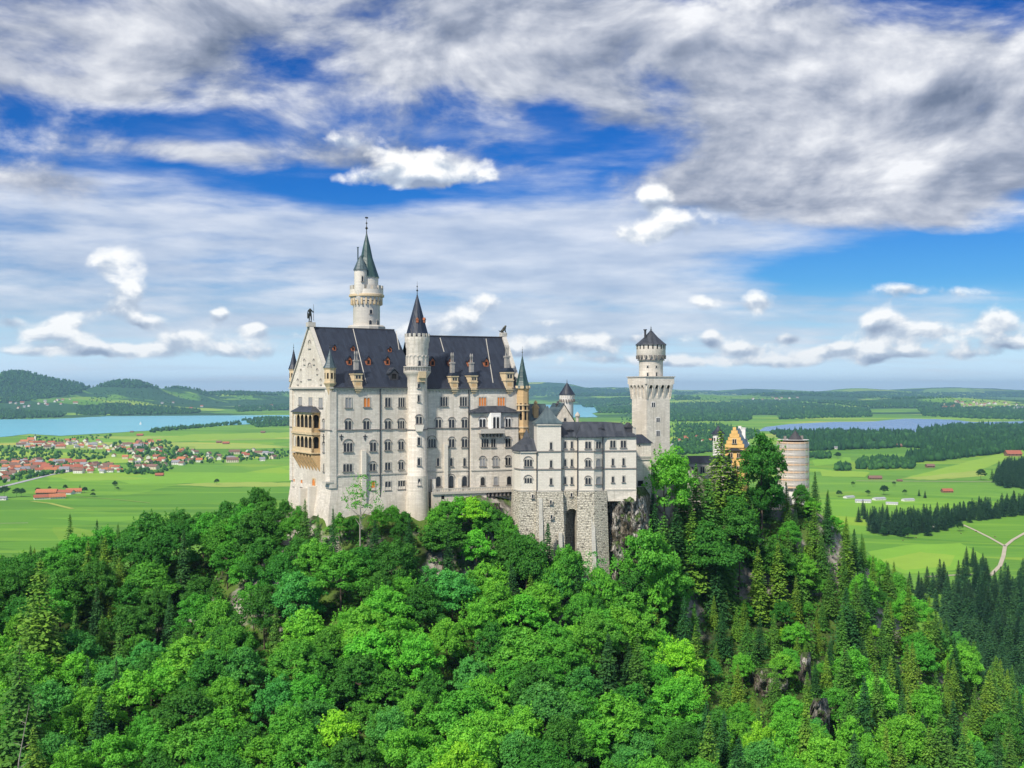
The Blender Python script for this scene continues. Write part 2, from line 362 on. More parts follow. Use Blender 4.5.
def rough_stone():
    m_, g, b = mat('rough_stone', 0.95, 0.15)
    o, w, z = wallcoord(g)
    ww = g.v('MULTIPLY_ADD', g.noise(o, 0.9, 3, 0.6, out='Color'), (0.95, 0.62, 0), w)
    br = g.n('ShaderNodeTexBrick'); g.put(br.inputs['Vector'], ww)
    br.inputs['Scale'].default_value = 1; br.inputs['Brick Width'].default_value = 1.0; br.inputs['Row Height'].default_value = 0.46
    br.inputs['Mortar Size'].default_value = 0.085; br.inputs['Mortar Smooth'].default_value = 0.5; br.offset_frequency = 2; br.squash = 0.8; br.squash_frequency = 3
    br.inputs['Color1'].default_value = (0.70, 0.645, 0.52, 1); br.inputs['Color2'].default_value = (0.52, 0.475, 0.38, 1); br.inputs['Mortar'].default_value = (0.27, 0.25, 0.20, 1)
    f = g.noise(o, 1.0, 5, 0.65)
    pits = g.noise(g.v('MULTIPLY', o, (1, 1, 1.9)), 1.15, 3, 0.5)
    c = g.mix(g.m('MULTIPLY', g.ss(pits, 0.575, 0.64), 0.8), br.outputs['Color'], (0.09, 0.085, 0.07))
    c = g.mix(g.m('MULTIPLY', g.ss(f, 0.5, 0.7), 0.25), c, (0.40, 0.37, 0.28))
    g.put(b.inputs['Base Color'], c)
    bump(g, b, g.m('ADD', g.m('MULTIPLY', br.outputs['Fac'], -0.8), f), 0.7, 0.25)
    return m_
def roofmat(name, c1, c2, seam=0.65, axis=0, rough=0.45):
    m_, g, b = mat(name, rough, 0.5)
    o = g.n('ShaderNodeTexCoord').outputs['Object']; x, y, z = g.sep(o)
    n_ = g.noise(g.v('MULTIPLY', o, (1, 1, 0.25)), 0.55, 6, 0.65)
    t = g.m('FRACT', g.m('DIVIDE', g.m('ADD', x, g.m('MULTIPLY', y, 1.0 if axis else 0.03)), seam))
    line = g.m('SUBTRACT', 1.0, g.ss(g.m('ABSOLUTE', g.m('SUBTRACT', t, 0.5)), 0.02, 0.16))
    sheet = g.noise(g.comb(g.m('FLOOR', g.m('DIVIDE', x, seam)), g.m('FLOOR', g.m('DIVIDE', z, 1.9)), 0), 0.73, 0, 0)
    c = g.mix(g.ss(g.m('MULTIPLY_ADD', sheet, 0.5, g.m('MULTIPLY', n_, 0.5)), 0.35, 0.65), c1, c2)
    c = g.mix(g.m('MULTIPLY', line, 0.45), c, tuple(v * 0.45 for v in c1))
    streak = g.ss(g.noise(g.v('MULTIPLY', o, (2.2, 2.2, 0.06)), 1.0, 4, 0.6), 0.62, 0.85)
    c = g.mix(g.m('MULTIPLY', streak, 0.30), c, (0.22, 0.22, 0.22))
    g.put(b.inputs['Base Color'], c); g.put(b.inputs['Roughness'], g.m('MULTIPLY_ADD', n_, 0.3, rough - 0.1))
    bump(g, b, g.m('ADD', line, g.m('MULTIPLY', n_, 0.4)), 0.35, 0.06)
    return m_
M = {}
M['lime'] = stone('pale_limestone', (0.68, 0.62, 0.525), stain=0.75, contrast=.15)
M['limew'] = stone('white_limestone', (0.68, 0.63, 0.54), contrast=0.05, stain=0.25)
M['trim'] = stone('trim_stone', (0.50, 0.47, 0.41), 0.9, 0.5, 0.06)
M['darkstone'] = stone('weathered_stone', (0.34, 0.32, 0.29), 0.9, 0.5, 0.1)
M['darktrim'] = simple('weathered_trim', (0.22, 0.20, 0.18), 0.9)
M['sand'] = stone('sandstone', (0.60, 0.41, 0.21), 0.9, 0.4, 0.10)
M['sandl'] = stone('pale_sandstone', (0.64, 0.50, 0.31), 0.9, 0.4, 0.08)
M['rough'] = rough_stone()
M['slate'] = roofmat('slate_roof', (0.010, 0.015, 0.028), (0.020, 0.029, 0.048))
M['slate2'] = roofmat('lead_roof', (0.022, 0.027, 0.036), (0.055, 0.062, 0.075), 0.8, 1)
M['copper'] = roofmat('green_copper', (0.032, 0.058, 0.068), (0.080, 0.118, 0.125), 0.5, 1)
M['darkgreen'] = roofmat('dark_copper', (0.018, 0.05, 0.05), (0.04, 0.09, 0.08), 0.5, 1)
M['bronze'] = simple('bronze', (0.05, 0.05, 0.04), 0.5, 0.3, 3, 0.6)
M['wood'] = simple('orange_wood', (0.32, 0.11, 0.05), 0.7, 0.3)
M['iron'] = simple('dark_iron', (0.05, 0.05, 0.055), 0.6)
M['yellow'] = stone('yellow_plaster', (0.80, 0.50, 0.18), 1.0, 0.4, 0.08)
M['buttress'] = stone('buttress_stone', (0.50, 0.48, 0.42), 1.2, 0.6, 0.1, 0.5, 0.5)
M['white'] = simple('white_plaster', (0.75, 0.72, 0.67), 0.85, 0.12)
M['brick'] = stone('red_brick', (0.50, 0.20, 0.12), 0.8, 0.3, 0.1)
def glassmat(name, col, rough=0.25):
    m_, g, b = mat(name, rough, 0.5); o = g.n('ShaderNodeTexCoord').outputs['Object']
    g.put(b.inputs['Base Color'], g.mix(g.noise(o, 0.6, 2), tuple(c * 0.6 for c in col), tuple(c * 1.5 for c in col))); return m_
M['glass'] = glassmat('dark_pane', (0.018, 0.02, 0.024)); M['blind'] = glassmat('grey_blind', (0.26, 0.26, 0.26), 0.7)
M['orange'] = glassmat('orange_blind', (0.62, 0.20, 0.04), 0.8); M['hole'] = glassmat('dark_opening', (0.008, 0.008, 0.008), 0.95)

def leafmat(name, trans=0.25):
    m_ = bpy.data.materials.new(name); m_.use_nodes = True; t = m_.node_tree; t.nodes.clear(); g = G(t)
    oi = g.n('ShaderNodeObjectInfo'); at = g.n('ShaderNodeAttribute'); at.attribute_name = 'tone'
    f = at.outputs['Fac']
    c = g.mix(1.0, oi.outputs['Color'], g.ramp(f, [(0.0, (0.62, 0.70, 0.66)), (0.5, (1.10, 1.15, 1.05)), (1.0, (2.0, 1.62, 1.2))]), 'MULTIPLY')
    d = g.n('ShaderNodeBsdfPrincipled'); g.put(d.inputs['Base Color'], c)
    d.inputs['Roughness'].default_value = 0.6; d.inputs['Specular IOR Level'].default_value = 0.18
    tr = g.n('ShaderNodeBsdfTranslucent'); g.put(tr.inputs['Color'], g.mix(1.0, c, (1.3, 1.45, 0.6), 'MULTIPLY'))
    mx = g.n('ShaderNodeMixShader'); mx.inputs[0].default_value = trans
    t.links.new(d.outputs[0], mx.inputs[1]); t.links.new(tr.outputs[0], mx.inputs[2])
    o = g.n('ShaderNodeOutputMaterial'); t.links.new(mx.outputs[0], o.inputs[0])
    return m_
M['leaf'] = leafmat('leaf_green', 0.28); M['needle'] = leafmat('needle_green', 0.15)
M['bark'] = simple('bark', (0.10, 0.075, 0.055), 0.95, 0.4, 4)
M['barkpale'] = simple('pale_bark', (0.30, 0.27, 0.23), 0.95, 0.3, 4)

# ------------------------------------------------------------------ ground sheet
def ground_material():
    m_, g, b = mat('valley_ground', 0.95, 0.1)
    ge = g.n('ShaderNodeNewGeometry'); p = ge.outputs['Position']; x, y, z = g.sep(p)
    nz = g.sep(ge.outputs['Normal'])[2]
    # meadows: strips mown at different times; the paler ones also carry painted sunlight
    wv = g.v('MULTIPLY_ADD', g.noise(p, 0.0012, 2, 0.5, out='Color'), (260, 260, 0), g.comb(x, y, 0))
    rt = g.n('ShaderNodeVectorRotate', rotation_type='Z_AXIS'); g.put(rt.inputs['Vector'], wv); rt.inputs['Angle'].default_value = 0.20
    vo = g.n('ShaderNodeTexVoronoi', feature='F1'); g.put(vo.inputs['Vector'], g.v('MULTIPLY', rt.outputs[0], (1 / 900, 1 / 420, 1))); vo.inputs['Scale'].default_value = 1
    cell = g.sep(vo.outputs['Color'])[0]
    c = g.ramp(cell, [(0.0, (0.100, 0.25, 0.028)), (0.3, (0.145, 0.32, 0.032)), (0.5, (0.20, 0.37, 0.036)), (0.68, (0.125, 0.28, 0.036)), (0.84, (0.27, 0.41, 0.05)), (0.96, (0.31, 0.40, 0.08))], 'CONSTANT')
    st = g.noise(g.v('MULTIPLY', rt.outputs[0], (0.0016, 0.022, 1)), 1.0, 3, 0.6)
    v2 = g.n('ShaderNodeTexVoronoi', feature='F1'); g.put(v2.inputs['Vector'], g.v('MULTIPLY', rt.outputs[0], (1 / 260, 1 / 120, 1))); v2.inputs['Scale'].default_value = 1
    c = g.mix(1.0, c, g.ramp(g.sep(v2.outputs['Color'])[1], [(0.0, (.80, .84, .85)), (.35, (1.0, 1.0, 1.0)), (.7, (1.15, 1.04, 1.0)), (.9, (1.5, 1.12, 1.0))], 'CONSTANT'), 'MULTIPLY')
    mow = g.m('SINE', g.m('MULTIPLY', g.sep(rt.outputs[0])[1], 0.42)); c = g.mix(g.m('MULTIPLY', g.ss(mow, -.3, .6), .14), c, (0.26, 0.42, 0.06))
    c = g.mix(g.m('MULTIPLY', g.ss(st, 0.50, 0.66), 0.35), c, (0.27, 0.46, 0.045))
    c = g.mix(g.m('MULTIPLY', g.ss(g.noise(p, 0.02, 5, 0.6), 0.5, 0.75), 0.35), c, (0.07, 0.22, 0.025))
    # wooded tint on the far land between the fields
    farw = g.noise(g.v('MULTIPLY', p, (0.6, 1.0, 1.0)), 0.0010, 5, 0.55)
    rr = g.v('LENGTH', g.comb(x, y, 0), out='f')
    hill = g.ss(z, -60, 60)
    ff = g.m('MULTIPLY', g.ss(g.m('ADD', farw, g.m('MULTIPLY', hill, 0.05)), 0.505, 0.525), g.ss(rr, 6500, 8600))
    c = g.mix(ff, c, g.mix(g.noise(p, 0.02, 3), (0.022, 0.075, 0.028), (0.045, 0.125, 0.035)))
    # the castle hill: forest floor, grass ledges, bare rock where it is steep
    near = g.m('SUBTRACT', 1.0, g.ss(g.m('ADD', rr, g.m('MULTIPLY', g.noise(p, 0.01, 3), 60)), 600, 680))
    n1 = g.noise(p, 0.09, 6, 0.6)
    floor_ = g.mix(g.ss(n1, 0.42, 0.58), (0.035, 0.055, 0.018), (0.09, 0.15, 0.03))
    n2 = g.noise(g.v('MULTIPLY', p, (1, 1, 0.5)), 0.35, 8, 0.68)
    rock = g.ramp(n2, [(0.30, (0.06, 0.055, 0.05)), (0.45, (0.22, 0.20, 0.17)), (0.58, (0.40, 0.37, 0.32)), (0.75, (0.52, 0.49, 0.44))])
    steep = g.ss(g.m('MULTIPLY_ADD', g.m('SUBTRACT', n1, 0.5), 0.7, nz), 0.78, 0.66)
    hillc = g.mix(steep, floor_, rock)
    c = g.mix(near, c, hillc)
    g.put(b.inputs['Base Color'], c)
    bump(g, b, g.m('MULTIPLY', n2, near), 0.8, 1.0)
    return m_
def ground():
    na = 660; ang = np.linspace(-R(80), R(80), na)
    # finer angular steps where the photograph looks
    ang = np.sign(ang) * (np.abs(ang) / R(80)) ** 1.5 * R(80)
    rad = np.concatenate([[0.5, 30, 60, 90], np.arange(110, 480, 2.0), np.geomspace(482, 31000, 250)])
    A, Rr = np.meshgrid(ang, rad)
    x = Rr * np.sin(A); y = Rr * np.cos(A)
    z = height(x.ravel(), y.ravel())
    v = np.stack([x.ravel(), y.ravel(), z], 1)
    i = np.arange(len(rad) - 1)[:, None] * na + np.arange(na - 1)[None, :]
    f = np.stack([i, i + 1, i + na + 1, i + na], -1).reshape(-1, 4)
    me = fast_mesh('terrain', v, f[:, ::-1], [ground_material()], smooth=True)
    o = link(bpy.data.objects.new('terrain', me)); o['kind'] = 'structure'
ground()
def water_mat(name, col):
    m_, g, b = mat(name, 0.25, 0.22)
    p = g.n('ShaderNodeNewGeometry').outputs['Position']
    f = g.noise(g.v('MULTIPLY', p, (0.0008, 0.004, 1)), 1.0, 4, 0.6)
    g.put(b.inputs['Base Color'], g.mix(f, tuple(c * 0.85 for c in col), tuple(c * 1.15 for c in col)))
    bump(g, b, g.noise(p, 0.08, 3, 0.6), 0.5, 1.0)
    return m_
def ground_poly(name, pts, z, m_, jitter=0.0, kind='structure'):
    out = []
    for k in range(len(pts)):
        a = pts[k]; b = pts[(k + 1) % len(pts)]
        nseg = max(1, int(math.hypot(b[0] - a[0], (b[1] - a[1]) * 6) / 6))
        for q in range(nseg):
            t = q / nseg; px = a[0] + (b[0] - a[0]) * t; py = a[1] + (b[1] - a[1]) * t
            py += jitter * (fbm(np.array([px / 9.0]), np.array([k * 3.1]), 3)[0] - 0.45)
            out.append((*flat(px, py, z), z))
    from mathutils.geometry import tessellate_polygon
    tri = tessellate_polygon([[Vector(p) for p in out]])
    fs = []
    for t_ in tri:
        a, b, c = (Vector(out[i]) for i in t_)
        fs.append(t_ if (b - a).cross(c - a).z > 0 else (t_[0], t_[2], t_[1]))
    me = bpy.data.meshes.new(name); me.from_pydata(out, [], fs); me.materials.append(m_)
    o = link(bpy.data.objects.new(name, me)); o['kind'] = kind
    return o
LW = water_mat('turquoise_water', (0.13, 0.49, 0.58))
ground_poly('lake_water', [(-260, 450), (-120, 443), (0, 437), (30, 434), (60, 436), (90, 434), (125, 432), (160, 430), (205, 426.5), (250, 424), (262, 421), (292, 419), (340, 416.5), (520, 418.5), (560, 417.5), (598, 417), (592, 413.5), (606, 409.5), (613, 405.2), (600, 403.6), (520, 403.5), (430, 408), (292, 411.5), (200, 414.5), (120, 415.5), (60, 418.5), (0, 419.5), (-100, 421), (-300, 424)], PLAIN + 1.0, LW, 1.0)
BW = water_mat('blue_water', (0.13, 0.24, 0.42))
PM = {k: simple(k, c, .95, .16, .03, spec=.1) for k, c in dict(hay=(.235, .385, .045), sunlit_green=(.18, .365, .038), sunlit_pale=(.29, .38, .075)).items()}  # meadow tones, hay included, with sunlight painted into the colour
for i, (k, P) in enumerate((('sunlit_green', [(105, 477), (200, 472), (340, 474), (340, 480), (215, 483), (130, 484)]), ('hay', [(60, 478), (110, 476), (150, 478), (130, 480), (70, 481)]), ('hay', [(118, 441), (200, 434), (340, 431), (340, 436), (200, 440), (130, 444)]), ('sunlit_pale', [(170, 484.5), (240, 482), (340, 483), (340, 486), (220, 487)]), ('hay', [(906, 477.5), (950, 466), (1000, 454), (1010, 457), (985, 468), (935, 478)]), ('sunlit_pale', [(900, 478.5), (985, 469.5), (985, 476), (930, 480)]),
                             ('sunlit_green', [(868, 552), (905, 545), (960, 543), (985, 556), (960, 570), (905, 574), (880, 566)]), ('hay', [(880, 560), (920, 552), (955, 555), (950, 566), (905, 570)]), ('sunlit_green', [(812, 460), (850, 457), (852, 462), (815, 466)]), ('hay', [(820, 470), (870, 472), (865, 477), (822, 476)]))):
    ground_poly('meadow_patch', P, PLAIN + .15 + i * .012, PM[k], 1.6)  # paler mown strips standing in for sunlit parts of the fields
ground_poly('lake_water', [(758, 431), (790, 431.5), (830, 432), (880, 433), (915, 432), (925, 430), (950, 427.5), (1024, 425), (1100, 424), (1100, 420.5), (1000, 421.5), (975, 422), (950, 419.5), (905, 418.5), (872, 421.5), (830, 422), (790, 424), (765, 427)], PLAIN + 1.0, BW, 0.6)

# ------------------------------------------------------------------ castle: frames and windows
class Frame:
    """a building's own axes: s along its long front, t into its depth, z up"""
    def __init__(f, name, O, slope, zbase, label, cat):
        k = math.hypot(1, slope); f.e = (1 / k, slope / k); f.n = (-slope / k, 1 / k); f.O = O
        f.root = bpy.data.objects.new(name, None); COL.objects.link(f.root)
        f.root.location = (O[0], O[1], 0); f.root.rotation_euler = (0, 0, math.atan2(slope, 1)); f.root.empty_display_size = 2
        tag(f.root, label, cat)
    def s(f, px, t):
        u = (px - CX) / F
        # Ox+e.x s+n.x t = u (Oy+e.y s+n.y t)
        return (u * (f.O[1] + f.n[1] * t) - f.O[0] - f.n[0] * t) / (f.e[0] - u * f.e[1])
    def t(f, px, s):
        u = (px - CX) / F
        return (u * (f.O[1] + f.e[1] * s) - f.O[0] - f.e[0] * s) / (f.n[0] - u * f.n[1])
    def Y(f, s, t): return f.O[1] + f.e[1] * s + f.n[1] * t
    def X(f, s, t): return f.O[0] + f.e[0] * s + f.n[0] * t
    def z(f, py, s, t): return (HY - py) / F * f.Y(s, t)
    def face(f, p0, p1, n=None):
        """vertical face from p0 to p1 as seen from outside, left to right"""
        A = Vector((p1[0] - p0[0], p1[1] - p0[1])).normalized(); N = (A.y, -A.x)
        return ((p0[0], p0[1]), (A.x, A.y), N)
    def on(f, fr, px):
        P, A, N = fr; u = (px - CX) / F
        X0 = f.X(*P); Y0 = f.Y(*P); ax = f.e[0] * A[0] + f.n[0] * A[1]; ay = f.e[1] * A[0] + f.n[1] * A[1]
        return (u * Y0 - X0) / (ax - u * ay)
    def zf(f, fr, a, py): return f.z(py, fr[0][0] + fr[1][0] * a, fr[0][1] + fr[1][1] * a)
    def depth(f, px, py, P0, n3):
        """local point where the sight line through a pixel meets the plane through P0 with normal n3 (local)"""
        u = (px - CX) / F; v = (HY - py) / F
        def loc(w): dx = w[0] - f.O[0]; dy = w[1] - f.O[1]; return Vector((dx * f.e[0] + dy * f.e[1], dx * f.n[0] + dy * f.n[1], w[2]))
        a = loc((0, 0, 0)); b = loc((u * 1000, 1000, v * 1000)); d = b - a
        k = (Vector(P0) - a).dot(n3) / d.dot(n3)
        return a + d * k

def window(fr, a, z0, z1, n=1, lw=0.78, gap=0.15, arch=True, hood=False, parent=None, fill='glass', sill=True, frame='trim', proud=0.16, bars=False, name='window', lab=None):
    """n lights side by side with jambs, mullions, arched heads, sill and hood; the panes lie 0.12 m behind the stone"""
    Wd = n * lw + (n - 1) * gap; x0 = a - Wd / 2; mb = MB(); j = 0.16
    mb.fbox(fr, x0 - j, x0, 0, proud, z0, z1 + 0.05)
    mb.fbox(fr, x0 + Wd, x0 + Wd + j, 0, proud, z0, z1 + 0.05)
    for k in range(n):
        xa = x0 + k * (lw + gap); xb = xa + lw
        if k < n - 1:
            mb.fbox(fr, xb, xb + gap, 0, proud * (0.7 if n > 1 else 1), z0, z1 + 0.02)
        if arch:
            r = lw / 2; zc = z1 - r; xm = (xa + xb) / 2; N_ = 6
            arc = [(xm + r * math.cos(PI * i / N_), zc + r * math.sin(PI * i / N_)) for i in range(N_ + 1)]
            for i in range(N_):
                (p, q), (p2, q2) = arc[i], arc[i + 1]
                mb.fpoly(fr, [(p, q), (p, z1 + 0.10), (p2, z1 + 0.10), (p2, q2)], 0.0, proud * 0.9)
    mb.fbox(fr, x0 - j, x0 + Wd + j, 0, proud * 0.95, z1 + 0.06, z1 + 0.28)
    if sill: mb.fbox(fr, x0 - j - 0.12, x0 + Wd + j + 0.12, 0, proud + 0.16, z0 - 0.24, z0 - 0.003, 1)
    if hood:
        r = Wd / 2 + j + 0.05; N_ = 10; zc = z1 - 0.35 if n > 1 else z1 - r * 0.5
        for i in range(N_):
            t0 = PI * i / N_; t1 = PI * (i + 1) / N_
            p = [(a + q * math.cos(t_), zc + q * 0.95 * math.sin(t_)) for q, t_ in ((r, t0), (r + 0.14, t0), (r + 0.14, t1), (r, t1))]
            mb.fpoly(fr, p, 0, proud + 0.12, 1)
    o = mb.build(name, [M[frame], M['darktrim']], parent)
    g_ = MB(); g_.fbox(fr, x0 + 0.004, x0 + Wd - 0.004, -0.05, 0.035, z0 + 0.004, z1 - 0.004, 0)
    p = g_.build('blind' if fill in ('blind', 'orange') else 'pane', M[fill], o)
    if lab: o['label'] = lab
    return o
def rows(f, fr, parent, lst, **kw):
    for it in lst:
        px, y0, y1, n = it[:4]; opt = dict(it[4]) if len(it) > 4 else {}
        a = f.on(fr, px); z1 = f.zf(fr, a, y0); z0 = f.zf(fr, a, y1)
        k = dict(kw); k.update(opt); window(fr, a, z0, z1, n, parent=parent, **k)
def string_course(fr, mb, a0, a1, z, h=0.3, d=0.22, mi=0): mb.fbox(fr, a0, a1, 0, d, z, z + h, mi)
def frieze(fr, mb, a0, a1, z, step=1.1, h=0.55, d=0.25, mi=0):
    """row of small round arches under a cornice"""
    n = max(1, int(round((a1 - a0) / step))); st = (a1 - a0) / n
    for k in range(n):
        x0 = a0 + k * st; r = st * 0.40; xm = x0 + st / 2
        mb.fbox(fr, x0, x0 + st * 0.1, 0, d, z - h - 0.25, z, mi); mb.fbox(fr, x0 + st * 0.9, x0 + st, 0, d, z - h - 0.25, z, mi)
        for i in range(5):
            t0 = PI * i / 5; t1 = PI * (i + 1) / 5
            mb.fpoly(fr, [(xm + r * math.cos(t0), z - h + r * math.sin(t0)), (xm + r * math.cos(t0), z), (xm + r * math.cos(t1), z), (xm + r * math.cos(t1), z - h + r * math.sin(t1))], 0, d, mi)
def downpipe(fr, a, z0, z1, parent):
    mb = MB(); mb.fbox(fr, a - 0.12, a + 0.12, 0.02, 0.3, z0, z1); mb.fbox(fr, a - 0.25, a + 0.25, 0.02, 0.45, z1 - 0.01, z1 + 0.5)
    mb.build('downpipe', M['iron'], parent)
def crenels(cx, cy, r, z, h, parent, mi, n=14, th=0.35, name='battlement', duty=0.55):
    mb = MB()
    for k in range(n):
        a0 = 2 * PI * k / n; a1 = a0 + 2 * PI / n * duty
        pts = [(cx + q * math.cos(a), cy + q * math.sin(a)) for q, a in ((r, a0), (r, (a0 + a1) / 2), (r, a1), (r - th, a1), (r - th, (a0 + a1) / 2), (r - th, a0))]
        mb.prism(pts, z, z + h)
    return mb.build(name, mi, parent)
def finial(cx, cy, z, h, parent, r=0.10):
    mb = MB(); mb.lathe(cx, cy, [(r, z), (r * 0.7, z + h * .25), (r * 2.6, z + h * .32), (r * .7, z + h * .4), (r * .5, z + h * .55), (r * 1.8, z + h * .60), (r * .45, z + h * .66), (0.02, z + h)], 8)
    return mb.build('finial', M['bronze'], parent)
def turret(cx, cy, rb, zc0, z0, z1, ztop, zfin, wall, roof, parent, n=8, slit=None, corb=None):
    """corner turret: corbel, shaft, cornice, spire, finial - one part with sub-parts"""
    mb = MB(); mb.lathe(cx, cy, [(0.1, zc0), (rb * 0.35, zc0 + (z0 - zc0) * .3), (rb * 0.75, zc0 + (z0 - zc0) * .75), (rb * 1.12, z0 - 0.1), (rb * 1.12, z0 + 0.2), (rb, z0 + 0.21), (rb, z1 - 0.5), (rb * 1.15, z1 - 0.2), (rb * 1.15, z1)], n, 0, False, PI / n)
    o = mb.build('turret', M[wall], parent)
    s = MB(); s.lathe(cx, cy, [(rb * 1.25, z1), (rb * 0.86, z1 + (ztop - z1) * .22), (rb * .42, z1 + (ztop - z1) * .6), (0.06, ztop)], n, 0, False, PI / n)
    s.build('spire', M[roof], o); finial(cx, cy, ztop - 0.1, zfin - ztop, o, 0.08)
    w = MB(); hh = z1 - z0
    for k in range(n):
        a = 2 * PI * (k + 0.5) / n + PI / n; nx, ny = math.cos(a), math.sin(a); fr = ((cx + nx * rb * math.cos(PI / n), cy + ny * rb * math.cos(PI / n)), (-ny, nx), (nx, ny))
        w.fbox(fr, -rb * .17, rb * .17, 0.0, 0.03, z0 + hh * .28, z0 + hh * .66)
    w.build('slit_window', M['hole'], o)
    return o
def dormer(f, P, w, h, parent, wall='wood', roof='slate', depth=2.2, name='dormer', pointed=True):
    """roof window standing on the slope at local point P, facing -t"""
    mb = MB(); x, y, z = P; fr = ((x, y), (1, 0), (0, -1))
    mb.fbox(fr, -w / 2, -w / 2 + w * .22, -depth, 0.1, z, z + h * .6); mb.fbox(fr, w / 2 - w * .22, w / 2, -depth, 0.1, z, z + h * .6)
    mb.fbox(fr, -w / 2 + w * .22, w / 2 - w * .22, -depth, 0.08, z - 0.05, z + h * .12)
    mb.fpoly(fr, [(-w / 2, z + h * .6), (0, z + h), (w / 2, z + h * .6)], -0.2, 0.1)
    o = mb.build(name, M[wall], parent)
    rf = MB(); rf.fpoly(fr, [(-w * .62, z + h * .56), (0, z + h * 1.08), (w * .62, z + h * .56), (w * .62, z + h * .70), (0, z + h * 1.24), (-w * .62, z + h * .70)], -depth, 0.25)
    rf.build('dormer_roof', M[roof], o)
    g_ = MB(); g_.fbox(fr, -w / 2 + w * .22, w / 2 - w * .22, -depth * .9, 0.0, z + h * .12, z + h * .6); g_.build('pane', M['hole'], o)
    return o
def stone_dormer(f, P, w, h, ch, parent, corbel=True, label=None):
    """sandstone wall dormer rising through the eave with a capped chimney behind it"""
    x, y, z = P; fr = ((x, y), (1, 0), (0, -1)); mb = MB()
    mb.fbox(fr, -w / 2, w / 2, -3.2, 0.30, z, z + h * .82)
    mb.fbox(fr, -w / 2 - .18, w / 2 + .18, -3.0, 0.45, z + h * .40, z + h * .47); mb.fbox(fr, -w / 2 - .2, w / 2 + .2, -3.1, 0.5, z + h * .82, z + h * .90)
    if corbel:
        for k, (q, zz) in enumerate(((1.0, -0.5), (.72, -1.1), (.42, -1.7))): mb.fbox(fr, -w / 2 * q, w / 2 * q, 0.0, 0.75 * q, z + zz - 0.003, z + zz + 0.6)
    o = mb.build('gabled_dormer', M['sandl'], parent)
    if label: o['label'] = label
    g_ = MB(); g_.fbox(fr, -w * .30, -w * .05, 0.30, 0.33, z + h * .55, z + h * .76); g_.fbox(fr, w * .05, w * .30, 0.30, 0.33, z + h * .55, z + h * .76)
    g_.fbox(fr, -w * .3, w * .3, 0.30, 0.33, z + h * .12, z + h * .32, 1)
    g_.build('window', [M['glass'], M['sand']], o)
    rf = MB(); rf.fpoly(fr, [(-w * .62, z + h * .90), (-w * .30, z + h * 1.12), (w * .30, z + h * 1.12), (w * .62, z + h * .90)], -3.4, 0.55); rf.build('dormer_roof', M['slate'], o)
    c = MB(); cw = w * .22; zz = z + h * 1.12
    c.fbox(fr, -cw, cw, -2.0, -0.7, zz - 1.5, zz + ch * .45); c.fbox(fr, -cw * 1.3, cw * 1.3, -2.15, -0.55, zz + ch * .45, zz + ch * .53)
    for s in (-.62, .62): c.lathe(x + s * cw, y + 1.35, [(cw * .42, zz + ch * .53), (cw * .34, zz + ch * .80), (cw * .50, zz + ch * .82), (cw * .50, zz + ch * .9), (cw * .2, zz + ch)], 8)
    c.build('chimney', M['darkstone'], o)
    return o

# ------------------------------------------------------------------ the long palace
PB = -0.5
fp = Frame('palace', (-50.2, 305.0), 0.58, 0, 'long pale stone palace with steep dark roof and spired towers on the forested ridge', 'castle')
root = fp.root
J = (fp.X(25.6, 0), fp.Y(25.6, 0))
class Sub(Frame):
    """second block of the palace, bent at the round stair tower; it stays in the palace's own object axes"""
    pass
